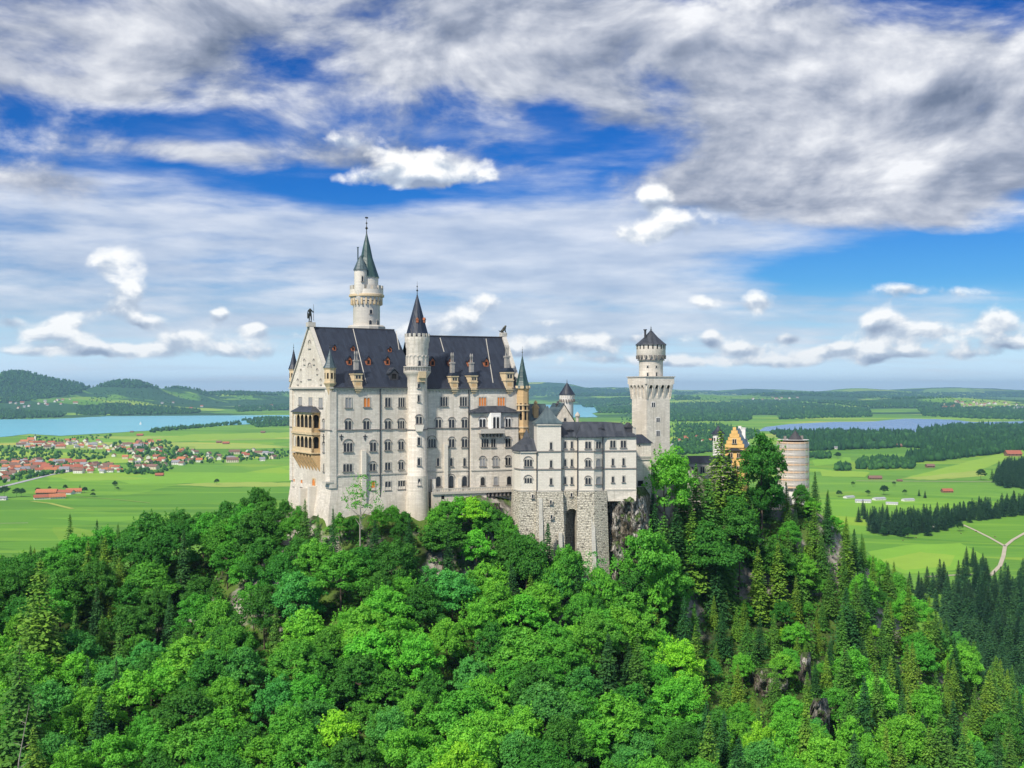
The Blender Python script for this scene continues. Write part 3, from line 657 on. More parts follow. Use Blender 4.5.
# second block: direction and helpers expressed in the first block's local axes
th = math.atan2(0.4, 1) - math.atan2(0.58, 1); c2, s2 = math.cos(th), math.sin(th)
def L2(s, t): return (25.6 + s * c2 - t * s2, s * s2 + t * c2)
LW2 = 32.8; W1 = 33.7; W2 = 26.0
ZB = -44.0
eave1 = fp.z(387.0, 0, 0); ridge1 = 18.5; eave2 = 0.85; ridge2 = 16.7
F1 = fp.face((0, 0), (25.6, 0)); F2 = fp.face(L2(0, 0), L2(LW2, 0)); FW = fp.face((0, W1), (0, 0))
def body():
    mb = MB()
    # main walls, battered foot
    mb.prism([(0, 0), (25.6, 0), (25.6, W1), (0, W1)], -27.0, eave1, top=False)
    mb.prism([(-2.2, -1.6), (25.6, -0.9), (25.6, W1), (-2.2, W1 + 1.5)], ZB, -27.0, top=False, taper=[(0, 0), (25.6, 0), (25.6, W1), (0, W1)])
    q = [L2(0.0, 0.003), L2(LW2, 0), L2(LW2, W2), L2(0.0, W2)]
    mb.prism(q, ZB, eave2, top=False)
    # gable ends
    pk = ridge1 + 0.45
    mb.add([(-0.12, -0.1, eave1), (-0.12, W1 + .1, eave1), (-0.12, W1 / 2, pk), (0.4, -0.1, eave1), (0.4, W1 + .1, eave1), (0.4, W1 / 2, pk)], [(0, 2, 1), (3, 4, 5), (0, 3, 5, 2), (1, 2, 5, 4), (0, 1, 4, 3)])
    a = [L2(LW2 + .12, -.1), L2(LW2 + .12, W2 + .1), L2(LW2 + .12, W2 / 2), L2(LW2 - .8, -.1), L2(LW2 - .8, W2 + .1), L2(LW2 - .8, W2 / 2)]
    zz = [eave2, eave2, ridge2 + .4] * 2
    mb.add([(x, y, z) for (x, y), z in zip(a, zz)], [(0, 1, 2), (3, 5, 4), (0, 2, 5, 3), (1, 4, 5, 2), (0, 3, 4, 1)])
    # corner pilasters of the west front
    mb.fbox(FW, W1 - 3.6, W1 + 0.25, 0, 0.45, -27, eave1 - .6); mb.fbox(FW, -0.2, 2.2, 0, 0.45, -27, eave1 - .6)
    mb.fbox(F1, -0.44, 1.5, 0, 0.3, -27, eave1 - 1.4)
    o = mb.build('wall', M['lime'], root)
    tr = MB()
    string_course(F1, tr, -.5, 25.6, fp.zf(F1, 0, 430.8), .28, .25, 1); string_course(F1, tr, -.5, 25.6, fp.zf(F1, 0, 476.6), .4, .22)
    string_course(F2, tr, 0, 21, fp.zf(F2, 5, 428.9), .26, .25, 1); string_course(F2, tr, 0, LW2, fp.zf(F2, 5, 472.0), .4, .2)
    string_course(FW, tr, 0, W1 + .5, fp.zf(FW, W1, 430.8), .28, .6, 1)
    for fr, a0, a1, e in ((F1, 0, 25, eave1), (F2, 1.5, LW2, eave2), (FW, 0, W1, eave1)):
        tr.fbox(fr, a0 - .4, a1 + .4, 0, .7, e - .45, e - .01); frieze(fr, tr, a0, a1, e - .45, 1.0, .55, .3)
    # raking cornice on the west gable
    for y0, y1 in ((-.2, W1 / 2), (W1 + .2, W1 / 2)):
        tr.add([(-.5, y0, eave1), (.7, y0, eave1), (.7, y0, eave1 + .7), (-.5, y0, eave1 + .7), (-.5, y1, pk), (.7, y1, pk), (.7, y1, pk + .7), (-.5, y1, pk + .7)],
               [(0, 1, 2, 3), (4, 7, 6, 5), (0, 4, 5, 1), (1, 5, 6, 2), (2, 6, 7, 3), (3, 7, 4, 0)])
    tr.box(-.9, 1.3, W1 / 2 - 1.1, W1 / 2 + 1.1, pk - .3, pk + 1.0)
    x, y = L2(LW2 - .3, W2 / 2); tr.box(x - .9, x + .9, y - .9, y + .9, ridge2 + .2, ridge2 + 1.3)
    for sgn in (0, 1):
        p0 = L2(LW2 - .9, -.3 if not sgn else W2 + .3); p1 = L2(LW2 + .4, -.3 if not sgn else W2 + .3); q0 = L2(LW2 - .9, W2 / 2); q1 = L2(LW2 + .4, W2 / 2)
        tr.add([(*p0, eave2), (*p1, eave2), (*p1, eave2 + .9), (*p0, eave2 + .9), (*q0, ridge2 + .4), (*q1, ridge2 + .4), (*q1, ridge2 + 1.2), (*q0, ridge2 + 1.2)],
               [(0, 1, 2, 3), (4, 7, 6, 5), (0, 4, 5, 1), (1, 5, 6, 2), (2, 6, 7, 3), (3, 7, 4, 0)])
    tr.build('cornice', [M['trim'], M['darktrim']], root)
    return o
wall = body()
def roofs():
    mb = MB(); k = .55
    def gab(p, zr, ze):  # p: four corners (front-left, front-right, back-right, back-left)
        fl, fr_, br, bl = [Vector((x, y, ze)) for x, y in p]; ml = (fl + bl) / 2; mr = (fr_ + br) / 2; ml.z = mr.z = zr
        vs = [fl, fr_, mr, ml, bl, br]; dn = [v - Vector((0, 0, .35)) for v in vs]
        mb.add([*vs, *dn], [(0, 1, 2, 3), (3, 2, 5, 4), (0, 6, 7, 1), (4, 5, 11, 10), (0, 3, 9, 6), (3, 4, 10, 9), (1, 7, 8, 2), (2, 8, 11, 5)])
    gab([(.45, -k), (26.6, -k), (26.6, W1 + k), (.45, W1 + k)], ridge1, eave1 - .05)
    gab([L2(1.2, -k), L2(LW2 - .85, -k), L2(LW2 - .85, W2 + k), L2(1.2, W2 + k)], ridge2, eave2 - .05)
    o = mb.build('roof', M['slate'], root)
    # ridge cap, gutters and the pale standing seams
    r = MB(); r.box(.9, 26.6, W1 / 2 - .2, W1 / 2 + .2, ridge1 - .15, ridge1 + .2)
    a = L2(1, W2 / 2 - .15); b = L2(LW2 - .8, W2 / 2 - .15); r.tube((*a, ridge2), (*b, ridge2), .2, .2)
    r.build('ridge_cap', M['iron'], o)
    g_ = MB(); g_.fbox(F1, .5, 25.3, .56, .85, eave1 - .30, eave1 - .02); g_.fbox(F2, 1.5, LW2, .56, .85, eave2 - .30, eave2 - .02); g_.build('gutter', M['iron'], o)
    for px0, py0, px1, py1 in ((353, 329, 366, 383), (396, 331, 399, 350)):
        n3 = Vector((0, -(ridge1 - eave1), W1 / 2 + k)).normalized()
        p = fp.depth(px0, py0, (0, -k, eave1 - .05), n3); q = fp.depth(px1, py1, (0, -k, eave1 - .05), n3); s = MB(); s.tube(p + n3 * .08, q + n3 * .08, .13, .13, 4); s.build('seam_cover', M['trim'], o)
    for px0, py0, px1, py1 in ((440, 338, 444, 352), (486, 339, 493, 383)):
        e2 = Vector((c2, s2, 0)); up = Vector((*L2(0, W2 / 2), ridge2)) - Vector((*L2(0, -k), eave2 - .05)); n3 = e2.cross(up).normalized()
        p = fp.depth(px0, py0, (*L2(0, -k), eave2 - .05), n3); q = fp.depth(px1, py1, (*L2(0, -k), eave2 - .05), n3); s = MB(); s.tube(p + n3 * .08, q + n3 * .08, .13, .13, 4); s.build('seam_cover', M['trim'], o)
    return o
roof = roofs()
NR1 = Vector((0, -(ridge1 - eave1), W1 / 2 + .55)).normalized(); PR1 = (0, -.55, eave1 - .05)
_up = Vector((*L2(0, W2 / 2), ridge2)) - Vector((*L2(0, -.55), eave2 - .05)); NR2 = Vector((c2, s2, 0)).cross(_up).normalized(); PR2 = (*L2(0, -.55), eave2 - .05)
for px, py, w, h in ((334.5, 350.5, 1.1, 1.7), (353, 351, 1.1, 1.7), (390, 352, 1.2, 1.6), (349.5, 365, 1.6, 2.6), (368.5, 365, 1.6, 2.6), (387.5, 365, 1.6, 2.6)):
    dormer(fp, fp.depth(px, py, PR1, NR1), w * .85, h * .9, root)
for px, py, w, h in ((432.5, 366, 1.7, 2.6), (450, 366, 1.6, 2.5), (470, 366.5, 1.7, 2.7), (486.3, 366.5, 1.7, 2.7)):
    dormer(fp, fp.depth(px, py, PR2, NR2), w * .85, h * .9, root)
P = fp.depth(394, 380, PR1, NR1); dormer(fp, P, 2.6, 2.9, root, 'iron', 'slate2', 3.0, 'shed_dormer')
a = fp.on(F1, 357.5); stone_dormer(fp, (a, -.2, eave1), 2.4, 4.3, 5.4, root, label='tall sandstone dormer with chimney over the west half of the eave')
for px, w, h, ch in ((454, 2.2, 4.0, 6.0), (473.2, 2.2, 4.2, 5.5), (508.8, 2.6, 5.4, 6.9)):
    a = fp.on(F2, px); x = F2[0][0] + F2[1][0] * a; y = F2[0][1] + F2[1][1] * a - .2; stone_dormer(fp, (x, y, eave2), w, h, ch, root)
# windows of the long front
rows(fp, F1, root, [(348.3, 398, 407.6, 2, {'fill': 'blind', 'hood': False, 'lw': .8}), (366.7, 397.8, 406.8, 2, {'fill': 'orange', 'lw': .85}), (387.8, 397.8, 406.8, 2), (401.4, 397.8, 406.8, 3, {'lw': .55}),
    (348, 421, 429.6, 2, {'hood': True, 'lw': .85}), (366.3, 421, 429.6, 2, {'hood': True, 'lw': .85}), (387.8, 421, 429.0, 2, {'hood': True, 'lw': .85}), (401, 421, 429.0, 3, {'hood': True, 'lw': .58})])
rows(fp, F1, root, [(348, 443, 451.6, 3, {'hood': True}), (373, 442.5, 451, 2, {'hood': True, 'lw': .85}), (387.6, 441.8, 450, 2, {'hood': True, 'lw': .8}), (401, 441.5, 449.5, 2, {'hood': True, 'lw': .75}),
    (347.6, 464, 471.6, 3, {'fill': 'glass'}), (372.6, 463.6, 470.6, 2, {'hood': True, 'lw': .8}), (387.6, 462.5, 469.8, 2, {'lw': .75}), (401, 462, 469.2, 2, {'hood': True, 'lw': .7}),
    (372.8, 481, 490, 1, {'lw': 1.2, 'fill': 'orange', 'lab': 'arched window with orange shutter low on the west half'}), (387.8, 481.5, 490, 2, {'lw': .8}), (401.4, 481, 489, 3, {'arch': False, 'lw': .6})])
rows(fp, F2, root, [(443.9, 397, 406, 3, {'lw': .62}), (463.3, 397, 406, 3, {'lw': .62}), (438.3, 419.5, 427.6, 2, {'hood': True}), (451.6, 419.5, 427.6, 2, {'hood': True}), (464.5, 419.5, 427.6, 2, {'hood': True}),
    (431.9, 439, 447.2, 3, {'hood': True, 'lw': .65}), (451.6, 439, 447, 2, {'hood': True}), (464.5, 439, 447, 2, {'hood': True}), (438, 458, 466, 1, {'lw': .8}), (451.3, 458, 466, 1, {'lw': .8}), (464.5, 458, 466, 1, {'lw': .8}),
    (438.3, 476.5, 486, 1, {'lw': 1.5}), (451.2, 475.5, 488, 1, {'lw': 1.5, 'hood': True, 'fill': 'glass', 'name': 'door', 'sill': False}), (464.5, 476, 486, 1, {'lw': 1.5})])
# buttress strips and wall crosses
def _b(fr, px, w, d, z0, py):
    mb = MB(); a = fp.on(fr, px); mb.fbox(fr, a - w, a + w, 0, d, z0, fp.zf(fr, a, py)); mb.build('buttress', M['limew'], root)
for q in ((F1, 363, .65, .9, -32, 450.5), (F2, 445.3, .55, .9, -30, 444), (F2, 432.5, .55, 1.3, -32, 479), (F2, 458.8, .55, .9, -32, 478)): _b(*q)
for px in (341.3, 365):
    mb = MB(); a = fp.on(F1, px); z = fp.zf(F1, a, 436.5); mb.fbox(F1, a - .12, a + .12, 0, .12, z - 1.2, z + .6); mb.fbox(F1, a - .6, a + .6, 0, .14, z - .1, z + .14); mb.fbox(F1, a - .35, a + .35, 0, .14, z - .7, z - .5)
    mb.build('wall_anchor', M['iron'], root)
for px, y0 in ((380, 512),): downpipe(F1, fp.on(F1, px), -36, eave1 - .6, root)
downpipe(F2, fp.on(F2, 468.6), -30, eave2 - .6, root)
# projecting bay of the east half
ab0 = fp.on(F2, 469.6); ab1 = fp.on(F2, 516.8)
def bay():
    P, A, N = F2; d = 1.3
    pts = [(P[0] + A[0] * a + N[0] * q, P[1] + A[1] * a + N[1] * q) for a, q in ((ab0, 0), (ab0, d), (ab1, d), (ab1, -.5))]
    zt = fp.zf(F2, ab0, 412.4); mb = MB(); mb.prism([pts[0], pts[1], pts[2], pts[3]], -34, zt); o = mb.build('bay', M['lime'], root)
    FB = fp.face(pts[1], pts[2]); L = ab1 - ab0
    t = MB(); string_course(FB, t, -.1, L, fp.zf(FB, 4, 428.4), .28, .25, 1); string_course(FB, t, 0, L, fp.zf(FB, 4, 470.8), .4, .2); t.fbox(FB, -.3, L + .3, 0, .5, zt - .5, zt - .01); t.build('cornice', [M['trim'], M['darktrim']], o)
    r = MB()
    def w3(a, q, z): return (P[0] + A[0] * a + N[0] * q, P[1] + A[1] * a + N[1] * q, z)
    cen = fp.on(F2, 494) ; 
    r.add([w3(ab0 - .5, d + .8, zt), w3(ab1 + .4, d + .8, zt), w3(ab1 + .4, 0, zt + .5), w3(ab0 - .5, 0, zt + .5), w3(cen - 3, 0, zt + 1.9), w3(cen + 3, 0, zt + 1.9), w3(cen - 2.4, d + .9, zt + .02), w3(cen + 2.4, d + .9, zt + .02),
           w3(ab0 - .5, d + .8, zt - .25), w3(ab1 + .4, d + .8, zt - .25), w3(ab0 - .5, 0, zt - .25), w3(ab1 + .4, 0, zt - .25)],
          [(0, 6, 4, 3), (6, 7, 5, 4), (7, 1, 2, 5), (0, 8, 9, 1, 7, 6), (0, 3, 10, 8), (1, 9, 11, 2), (8, 10, 11, 9)]); r.build('bay_roof', M['slate2'], o)
    rows(fp, FB, o, [(482.4, 419, 427, 2, {'lw': .95, 'gap': .15, 'hood': True, 'frame': 'white'}), (508, 418.5, 426.8, 2, {'lw': .8, 'hood': True, 'frame': 'white'}),
        (484.9, 439, 447, 3, {'lw': .62}), (493.2, 439, 447, 2, {'lw': .6}), (508, 438.5, 446.8, 2, {'hood': True, 'lw': .78}),
        (482.5, 458.3, 466, 2, {'hood': True, 'fill': 'blind', 'lw': .8}), (495.4, 458.3, 466, 2, {'hood': True, 'fill': 'blind', 'lw': .8}), (508, 457.5, 465, 2, {'hood': True, 'lw': .75}),
        (482.6, 477, 485.3, 1, {'lw': 1.35}), (495.7, 476.8, 485, 1, {'lw': 1.35, 'fill': 'blind'}), (509, 476.3, 484.6, 1, {'lw': 1.4})])
    rows(fp, F2, o, [(482.4, 397.3, 405.8, 3, {'fill': 'orange', 'lw': .66, 'arch': True}), (501, 397.3, 405.6, 3, {'fill': 'orange', 'lw': .66})])
    # oriel with its balcony
    a = fp.on(FB, 494.5); z0 = fp.zf(FB, a, 431.5); z1 = fp.zf(FB, a, 412.8)
    ori = [(a - 2.1, 0), (a - 1.5, 1.3), (a + 1.5, 1.3), (a + 2.1, 0)]; P2, A2, N2 = FB
    wp = [(P2[0] + A2[0] * x + N2[0] * q, P2[1] + A2[1] * x + N2[1] * q) for x, q in ori]
    m2 = MB(); m2.prism(wp, z0, z1); oo = m2.build('oriel', M['white'], root)
    FO = fp.face(wp[1], wp[2]); window(FO, 1.5, z0 + 1.0, z1 - 1.2, 2, .85, .25, parent=oo, frame='white')
    m3 = MB(); a0 = fp.on(FB, 478.5); m3.fbox(FB, a0, a + 2.5, 0, 1.9, z0 - .5, z0 - .003); m3.fbox(FB, a0, a + 2.5, 1.72, 1.9, z0, z0 + .9)
    m3.build('balcony', M['trim'], oo)
    m4 = MB()
    for k in range(7):
        x = a0 + .4 + k * (a + 2 - a0 - .4) / 6; m4.fpoly((FB[0], FB[1], FB[2]), [(x - .2, z0 - 1.6), (x + .2, z0 - 1.6), (x + .25, z0 - .505), (x - .25, z0 - .505)], 0, 1.3)
    m4.build('corbel', M['darktrim'], oo)
bay()
# terrace along the foot of the east half
def terrace():
    mb = MB(); a0 = fp.on(F2, 429); a1 = fp.on(F2, 516.5); za = fp.z(493.0, *L2(1, -3)); zb = za + .3
    mb.fbox(F2, a0, a1, 0, 3.6, za - .55, za); mb.fbox(F2, a0, a1, 3.35, 3.6, za + .85, za + 1.12)
    n = 52
    for k in range(n + 1):
        x = a0 + (a1 - a0 - .3) * k / n; mb.fbox(F2, x, x + .22, 3.38, 3.56, za, za + .85)
    o = mb.build('balustrade', M['trim'], root)
    c = MB(); am = fp.on(F2, 484)
    k = 0; x = am
    while x < a1 - .5:
        c.fpoly(F2, [(x, za - 1.7), (x + .45, za - 1.7), (x + .45, za - .56), (x, za - .56)], 1.3, 3.3); x += 1.25
    c.build('corbel', M['darktrim'], o)
    w = MB(); w.fbox(F2, a0, am - .3, .003, 3.1, ZB, za - .56); w.fbox(F2, am - .3, a1, .003, 1.9, ZB, za - .8)
    w.build('terrace_wall', M['lime'], root)
    h = MB(); FT = (tuple(F2[0][i] + F2[2][i] * 1.9 for i in (0, 1)), F2[1], F2[2])
    for px, py in ((441.5, 497), (495.5, 500), (495.5, 508), (443, 503)):
        h = MB(); a = fp.on(FT, px); z = fp.zf(FT, a, py); fr = F2 if px < 480 else F2; d = 3.1 if px < 480 else 1.9
        h.fbox(F2, a - .45, a + .45, d, d + .04, z - .5, z + .5); h.build('vent_opening', M['hole'], root)
terrace()
# round stair tower at the bend
def stair_tower():
    cx, cy = fp.s(417.2, -1.2), -1.2; u = lambda py: fp.z(py, cx, cy); r = 2.85
    mb = MB(); mb.lathe(cx, cy, [(3.9, ZB), (3.3, u(505)), (3.05, u(476)), (3.05, u(475)), (r, u(474)), (r, u(392)), (r, u(378)), (3.4, u(375)), (3.95, u(372.5)), (3.95, u(371.5))], 32)
    mb.lathe(cx, cy, [(3.15, u(371.5)), (3.15, u(349)), (3.35, u(347)), (3.35, u(343.5)), (3.6, u(341)), (3.6, u(337.2))], 32)
    o = mb.build('stair_tower', M['lime'], root)
    b = MB(); b.lathe(cx, cy, [(3.95, u(371.5)), (3.95, u(371.0)), (3.75, u(371.0))], 32)
    for k in range(32):
        a = 2 * PI * k / 32; b.tube((cx + 3.82 * math.cos(a), cy + 3.82 * math.sin(a), u(371.3)), (cx + 3.82 * math.cos(a), cy + 3.82 * math.sin(a), u(367.3)), .11, .09, 5)
    b.lathe(cx, cy, [(3.68, u(367.3)), (3.98, u(367.3)), (3.98, u(366.3)), (3.68, u(366.3))], 32); b.build('gallery', M['trim'], o)
    crenels(cx, cy, 3.62, u(337.2) - .003, u(333.8) - u(337.2), o, M['trim'], 16)
    s = MB(); s.lathe(cx, cy, [(3.3, u(336)), (2.85, u(330)), (0.12, u(294.5))], 16, 0, False); s.build('spire', M['slate'], o); finial(cx, cy, u(295), u(281) - u(295), o, .13)
    for k in range(4):
        a = R(-115 + 62 * k); q = 1.75; x, y = cx + q * math.cos(a), cy + q * math.sin(a); m = MB(); zz = u(323)
        fr = ((x, y), (-math.sin(a), math.cos(a)), (math.cos(a), math.sin(a))); m.fbox(fr, -.35, .35, -.2, .8, zz, zz + .8); m.fpoly(fr, [(-.5, zz + .8), (.5, zz + .8), (0, zz + 1.5)], -.3, .9); m.build('lucarne', M['wood'], o)
    # arcade of the belvedere
    for k in range(16):
        a = 2 * PI * (k + .5) / 16 - PI / 2; fr = ((cx + 3.15 * math.cos(a), cy + 3.15 * math.sin(a)), (-math.sin(a), math.cos(a)), (math.cos(a), math.sin(a))); m = MB()
        if math.sin(a) > .5: continue
        m.fbox(fr, -.58, -.46, -.05, .12, u(365), u(358)); 
        for i in range(5):
            t0, t1 = PI * i / 5, PI * (i + 1) / 5
            m.fpoly(fr, [(.5 * math.cos(t0), u(358) + .6 * math.sin(t0)), (.66 * math.cos(t0), u(358) + .8 * math.sin(t0)), (.66 * math.cos(t1), u(358) + .8 * math.sin(t1)), (.5 * math.cos(t1), u(358) + .6 * math.sin(t1))], -.05, .14)
        m.build('blind_arch', M['trim'], o)
    def cyl(px, r):
        s_ = fp.s(px, -4); x = s_ - cx; x = max(-r * .95, min(r * .95, x)); y = -math.sqrt(r * r - x * x); return ((cx + x, cy + y), (-y / r, x / r), (x / r, y / r))
    for px, y0, y1, rr, n_, lw in ((419, 361, 366, 3.15, 1, .9), (418.8, 383, 388, r, 1, .6), (418.8, 395, 401.5, r, 1, .6), (419, 437, 444.5, r, 1, .8), (419, 457.5, 464.5, r, 1, .8), (419, 478, 484.5, 3.05, 1, .7)):
        fr = cyl(px, rr); window(fr, 0, u(y1), u(y0), n_, lw, parent=o)
    # sandstone canopy under the gallery and the little oriel
    fr = cyl(421, r); m = MB(); m.fbox(fr, -1.1, 1.1, -.6, 1.15, u(378), u(371.6)); m.fpoly(fr, [(-1.0, u(382)), (1.0, u(382)), (1.1, u(378.003)), (-1.1, u(378.003))], -.6, .7); m.build('canopy', M['sandl'], o)
    m = MB(); 
    for x in (-1.1, 0.9): m.fbox(fr, x, x + .25, -.3, .8, u(384), u(382.01))
    m.build('corbel', M['darktrim'], o)
    fr = cyl(419, r); m = MB(); m.fpoly(fr, [(-.9, u(431)), (.9, u(431)), (1.35, u(424.5)), (-1.35, u(424.5))], -.5, .9); m.build('corbel', M['limew'], o)
    window(fr, 0, u(423.4), u(416.5), 2, .75, .2, hood=True, parent=o, proud=.35)
    m = MB(); m.lathe(cx, cy, [(r + .02, u(430)), (r + .22, u(430)), (r + .22, u(429)), (r + .02, u(429))], 32); m.build('string_course', M['darktrim'], o)
stair_tower()
# tall north tower
def north_tower():
    cx = fp.s(366.6, 40.0); cy = 40.0; u = lambda py: fp.z(py, cx, cy); k = fp.Y(cx, cy) / F; r = 13.3 * k
    mb = MB(); mb.lathe(cx, cy, [(r, -40), (r, u(306)), (r * 1.08, u(304)), (r * 1.2, u(298)), (r * 1.2, u(296)), (r * 1.25, u(295.5)), (r * 1.25, u(290))], 32)
    mb.lathe(cx, cy, [(r * .88, u(290)), (r * .88, u(278)), (r * .93, u(277.5))], 24)
    o = mb.build('tall_tower', M['limew'], root)
    c = MB()
    for q in range(22):
        a = 2 * PI * q / 22; fr = ((cx + r * math.cos(a), cy + r * math.sin(a)), (-math.sin(a), math.cos(a)), (math.cos(a), math.sin(a)))
        c.fpoly(fr, [(-.22, u(305)), (.22, u(305)), (.3, u(297)), (-.3, u(297))], 0, r * .2); c.fbox(fr, -.2, .2, -.2, r * .10, u(305.6), u(304.4))
    c.lathe(cx, cy, [(r * 1.22, u(297.5)), (r * 1.32, u(297)), (r * 1.32, u(295)), (r * 1.22, u(294.6))], 32)
    c.build('corbel', M['sandl'], o)
    d = MB()
    for q in range(22):
        a = 2 * PI * (q + .5) / 22; fr = ((cx + r * math.cos(a), cy + r * math.sin(a)), (-math.sin(a), math.cos(a)), (math.cos(a), math.sin(a))); d.fbox(fr, -.28, .28, .3, r * .13, u(302), u(299))
    d.build('machicolation', M['hole'], o)
    crenels(cx, cy, r * 1.25, u(290) - .003, u(286) - u(290), o, M['trim'], 16, .5, duty=.62)
    s = MB(); s.lathe(cx, cy, [(r * .98, u(278)), (r * .95, u(277.3)), (r * .76, u(270)), (r * .46, u(258)), (r * .29, u(247)), (.14, u(233))], 10, 0, False); s.build('spire', M['darkgreen'], o)
    finial(cx, cy, u(234), u(216) - u(234), o, .2)
    # vane
    v = MB(); v.box(cx - .5, cx + .5, cy - .05, cy + .05, u(218.5), u(217)); v.build('weather_vane', M['bronze'], o)
    # side turret
    tx = fp.s(360.6, cy - r * .55); ty = cy - r * .55; tr_ = 6.3 * k
    m = MB(); m.lathe(tx, ty, [(.1, u(308)), (tr_ * .5, u(304)), (tr_ * .9, u(296)), (tr_, u(290)), (tr_, u(271.5))], 16); t_ = m.build('side_turret', M['limew'], o)
    m = MB(); m.lathe(tx, ty, [(tr_ * 1.18, u(271.5)), (tr_ * .6, u(263)), (tr_ * .1, u(257))], 12, 0, False); m.build('spire', M['copper'], t_)
    m = MB(); m.lathe(tx - .8, ty + .3, [(.22, u(268)), (.22, u(249.5)), (.34, u(249.3)), (.34, u(248.5))], 8); m.build('chimney', M['copper'], o)
    fr = ((tx, ty - tr_), (1, 0), (0, -1)); window(fr, -.2, u(283), u(278), 1, .6, parent=t_, hood=False)
    fr = ((cx + 1.2, cy - r * .99), (1, 0), (0, -1))
    for px, y0, y1, rnd in ((371, 310.5, 314.5, 1), (370.5, 321, 325.5, 0), (378.5, 321, 325.5, 0)):
        s_ = fp.s(px, cy - r) - cx; s_ = max(-r * .9, min(r * .9, s_)); y = -math.sqrt(r * r - s_ * s_); f_ = ((cx + s_, cy + y), (-y / r, s_ / r), (s_ / r, y / r)); window(f_, 0, u(y1), u(y0), 1, .9, parent=o, proud=.12)
    l = MB(); l.lathe(cx, cy, [(r * 1.42, u(330)), (r * 1.42, u(327)), (r * 1.3, u(325.6)), (r * 1.02, u(325.5))], 12, 0, False, PI / 12); l.build('tower_base', M['trim'], o)
north_tower()
# corner turrets
u0 = lambda py: fp.z(py, 0, 0)
turret(-0.1, 0.5, 1.55, u0(398), u0(383), u0(367.8), u0(349.5), u0(341.5), 'sandl', 'copper', root)
def uW(py): return fp.z(py, 0, W1)
turret(0.9, W1 + .3, 1.3, uW(388.5), uW(381), uW(369), uW(349), uW(343), 'sandl', 'slate', root)
xe, ye = L2(LW2 + .8, .1); ue = lambda py: fp.z(py, xe, ye)
t_ = turret(xe, ye, 1.95, ue(446), ue(432), ue(388.5), ue(355), ue(346), 'sand', 'darkgreen', root)
crenels(xe, ye, 2.4, ue(388.5), .8, t_, M['sandl'], 8)
m = MB()
for py in (411, 405.5, 427.5): m.lathe(xe, ye, [(1.97, ue(py)), (2.2, ue(py)), (2.2, ue(py) + .35), (1.97, ue(py) + .35)], 8, 0, False, PI / 8)
m.build('string_course', M['sandl'], t_)
m = MB(); m.lathe(xe, ye, [(1.3, -34), (1.3, ue(440))], 8); m.build('turret_foot', M['lime'], root)
# ---- west front
mb = MB(); d = MB()
cen = fp.on(FW, 310.2)
window(FW, cen, fp.zf(FW, cen, 379), fp.zf(FW, cen, 366.5), 3, .62, .3, hood=True, parent=root, fill='blind')
window(FW, cen, fp.zf(FW, cen, 348.5), fp.zf(FW, cen, 342.5), 2, .6, .5, hood=True, parent=root, fill='blind')
rows(fp, FW, root, [(305.0, 360, 364.5, 1, {'fill': 'blind', 'hood': True, 'lw': .9}), (314.5, 360, 364.5, 1, {'fill': 'blind', 'hood': True, 'lw': .9}), (301.6, 370, 381, 1, {'fill': 'blind', 'hood': True, 'lw': .8}), (317.8, 369.5, 374, 1, {'hood': True, 'lw': .8, 'fill': 'blind'}),
    (298.4, 379.8, 384.5, 1, {'fill': 'blind', 'hood': True, 'lw': .9}), (321.5, 379.8, 384.5, 1, {'fill': 'blind', 'hood': True, 'lw': .9}),
    (300.5, 397.5, 405, 2, {'arch': False, 'fill': 'blind', 'lw': 1.4}), (310.7, 397.8, 405.5, 2, {'arch': False, 'fill': 'blind', 'lw': 1.4}), (321, 398.2, 407.5, 2, {'arch': False, 'fill': 'blind', 'lw': 1.5}),
    (324.2, 421, 428.5, 2, {'fill': 'blind', 'lw': .7, 'hood': True}), (324.2, 444, 452, 2, {'fill': 'blind', 'lw': .7, 'hood': True}), (324, 464, 471.5, 1, {'lw': .6}),
    (294.4, 479, 486.5, 1, {'arch': False, 'lw': 1.2, 'fill': 'orange', 'frame': 'limew'}), (302, 480, 487, 1, {'arch': False, 'lw': 1.6, 'fill': 'orange', 'frame': 'limew'}), (314, 479, 495.5, 1, {'lw': 2.4, 'fill': 'orange', 'frame': 'sandl', 'lab': 'tall arched orange door on the west front', 'name': 'door'})])
m = MB(); a = fp.on(FW, 325.3); z = fp.zf(FW, a, 437); m.fbox(FW, a - .15, a + .15, .45, .6, z - 1.8, z + .9); m.fbox(FW, a - .9, a + .9, .45, .62, z, z + .2); m.build('wall_anchor', M['iron'], root)
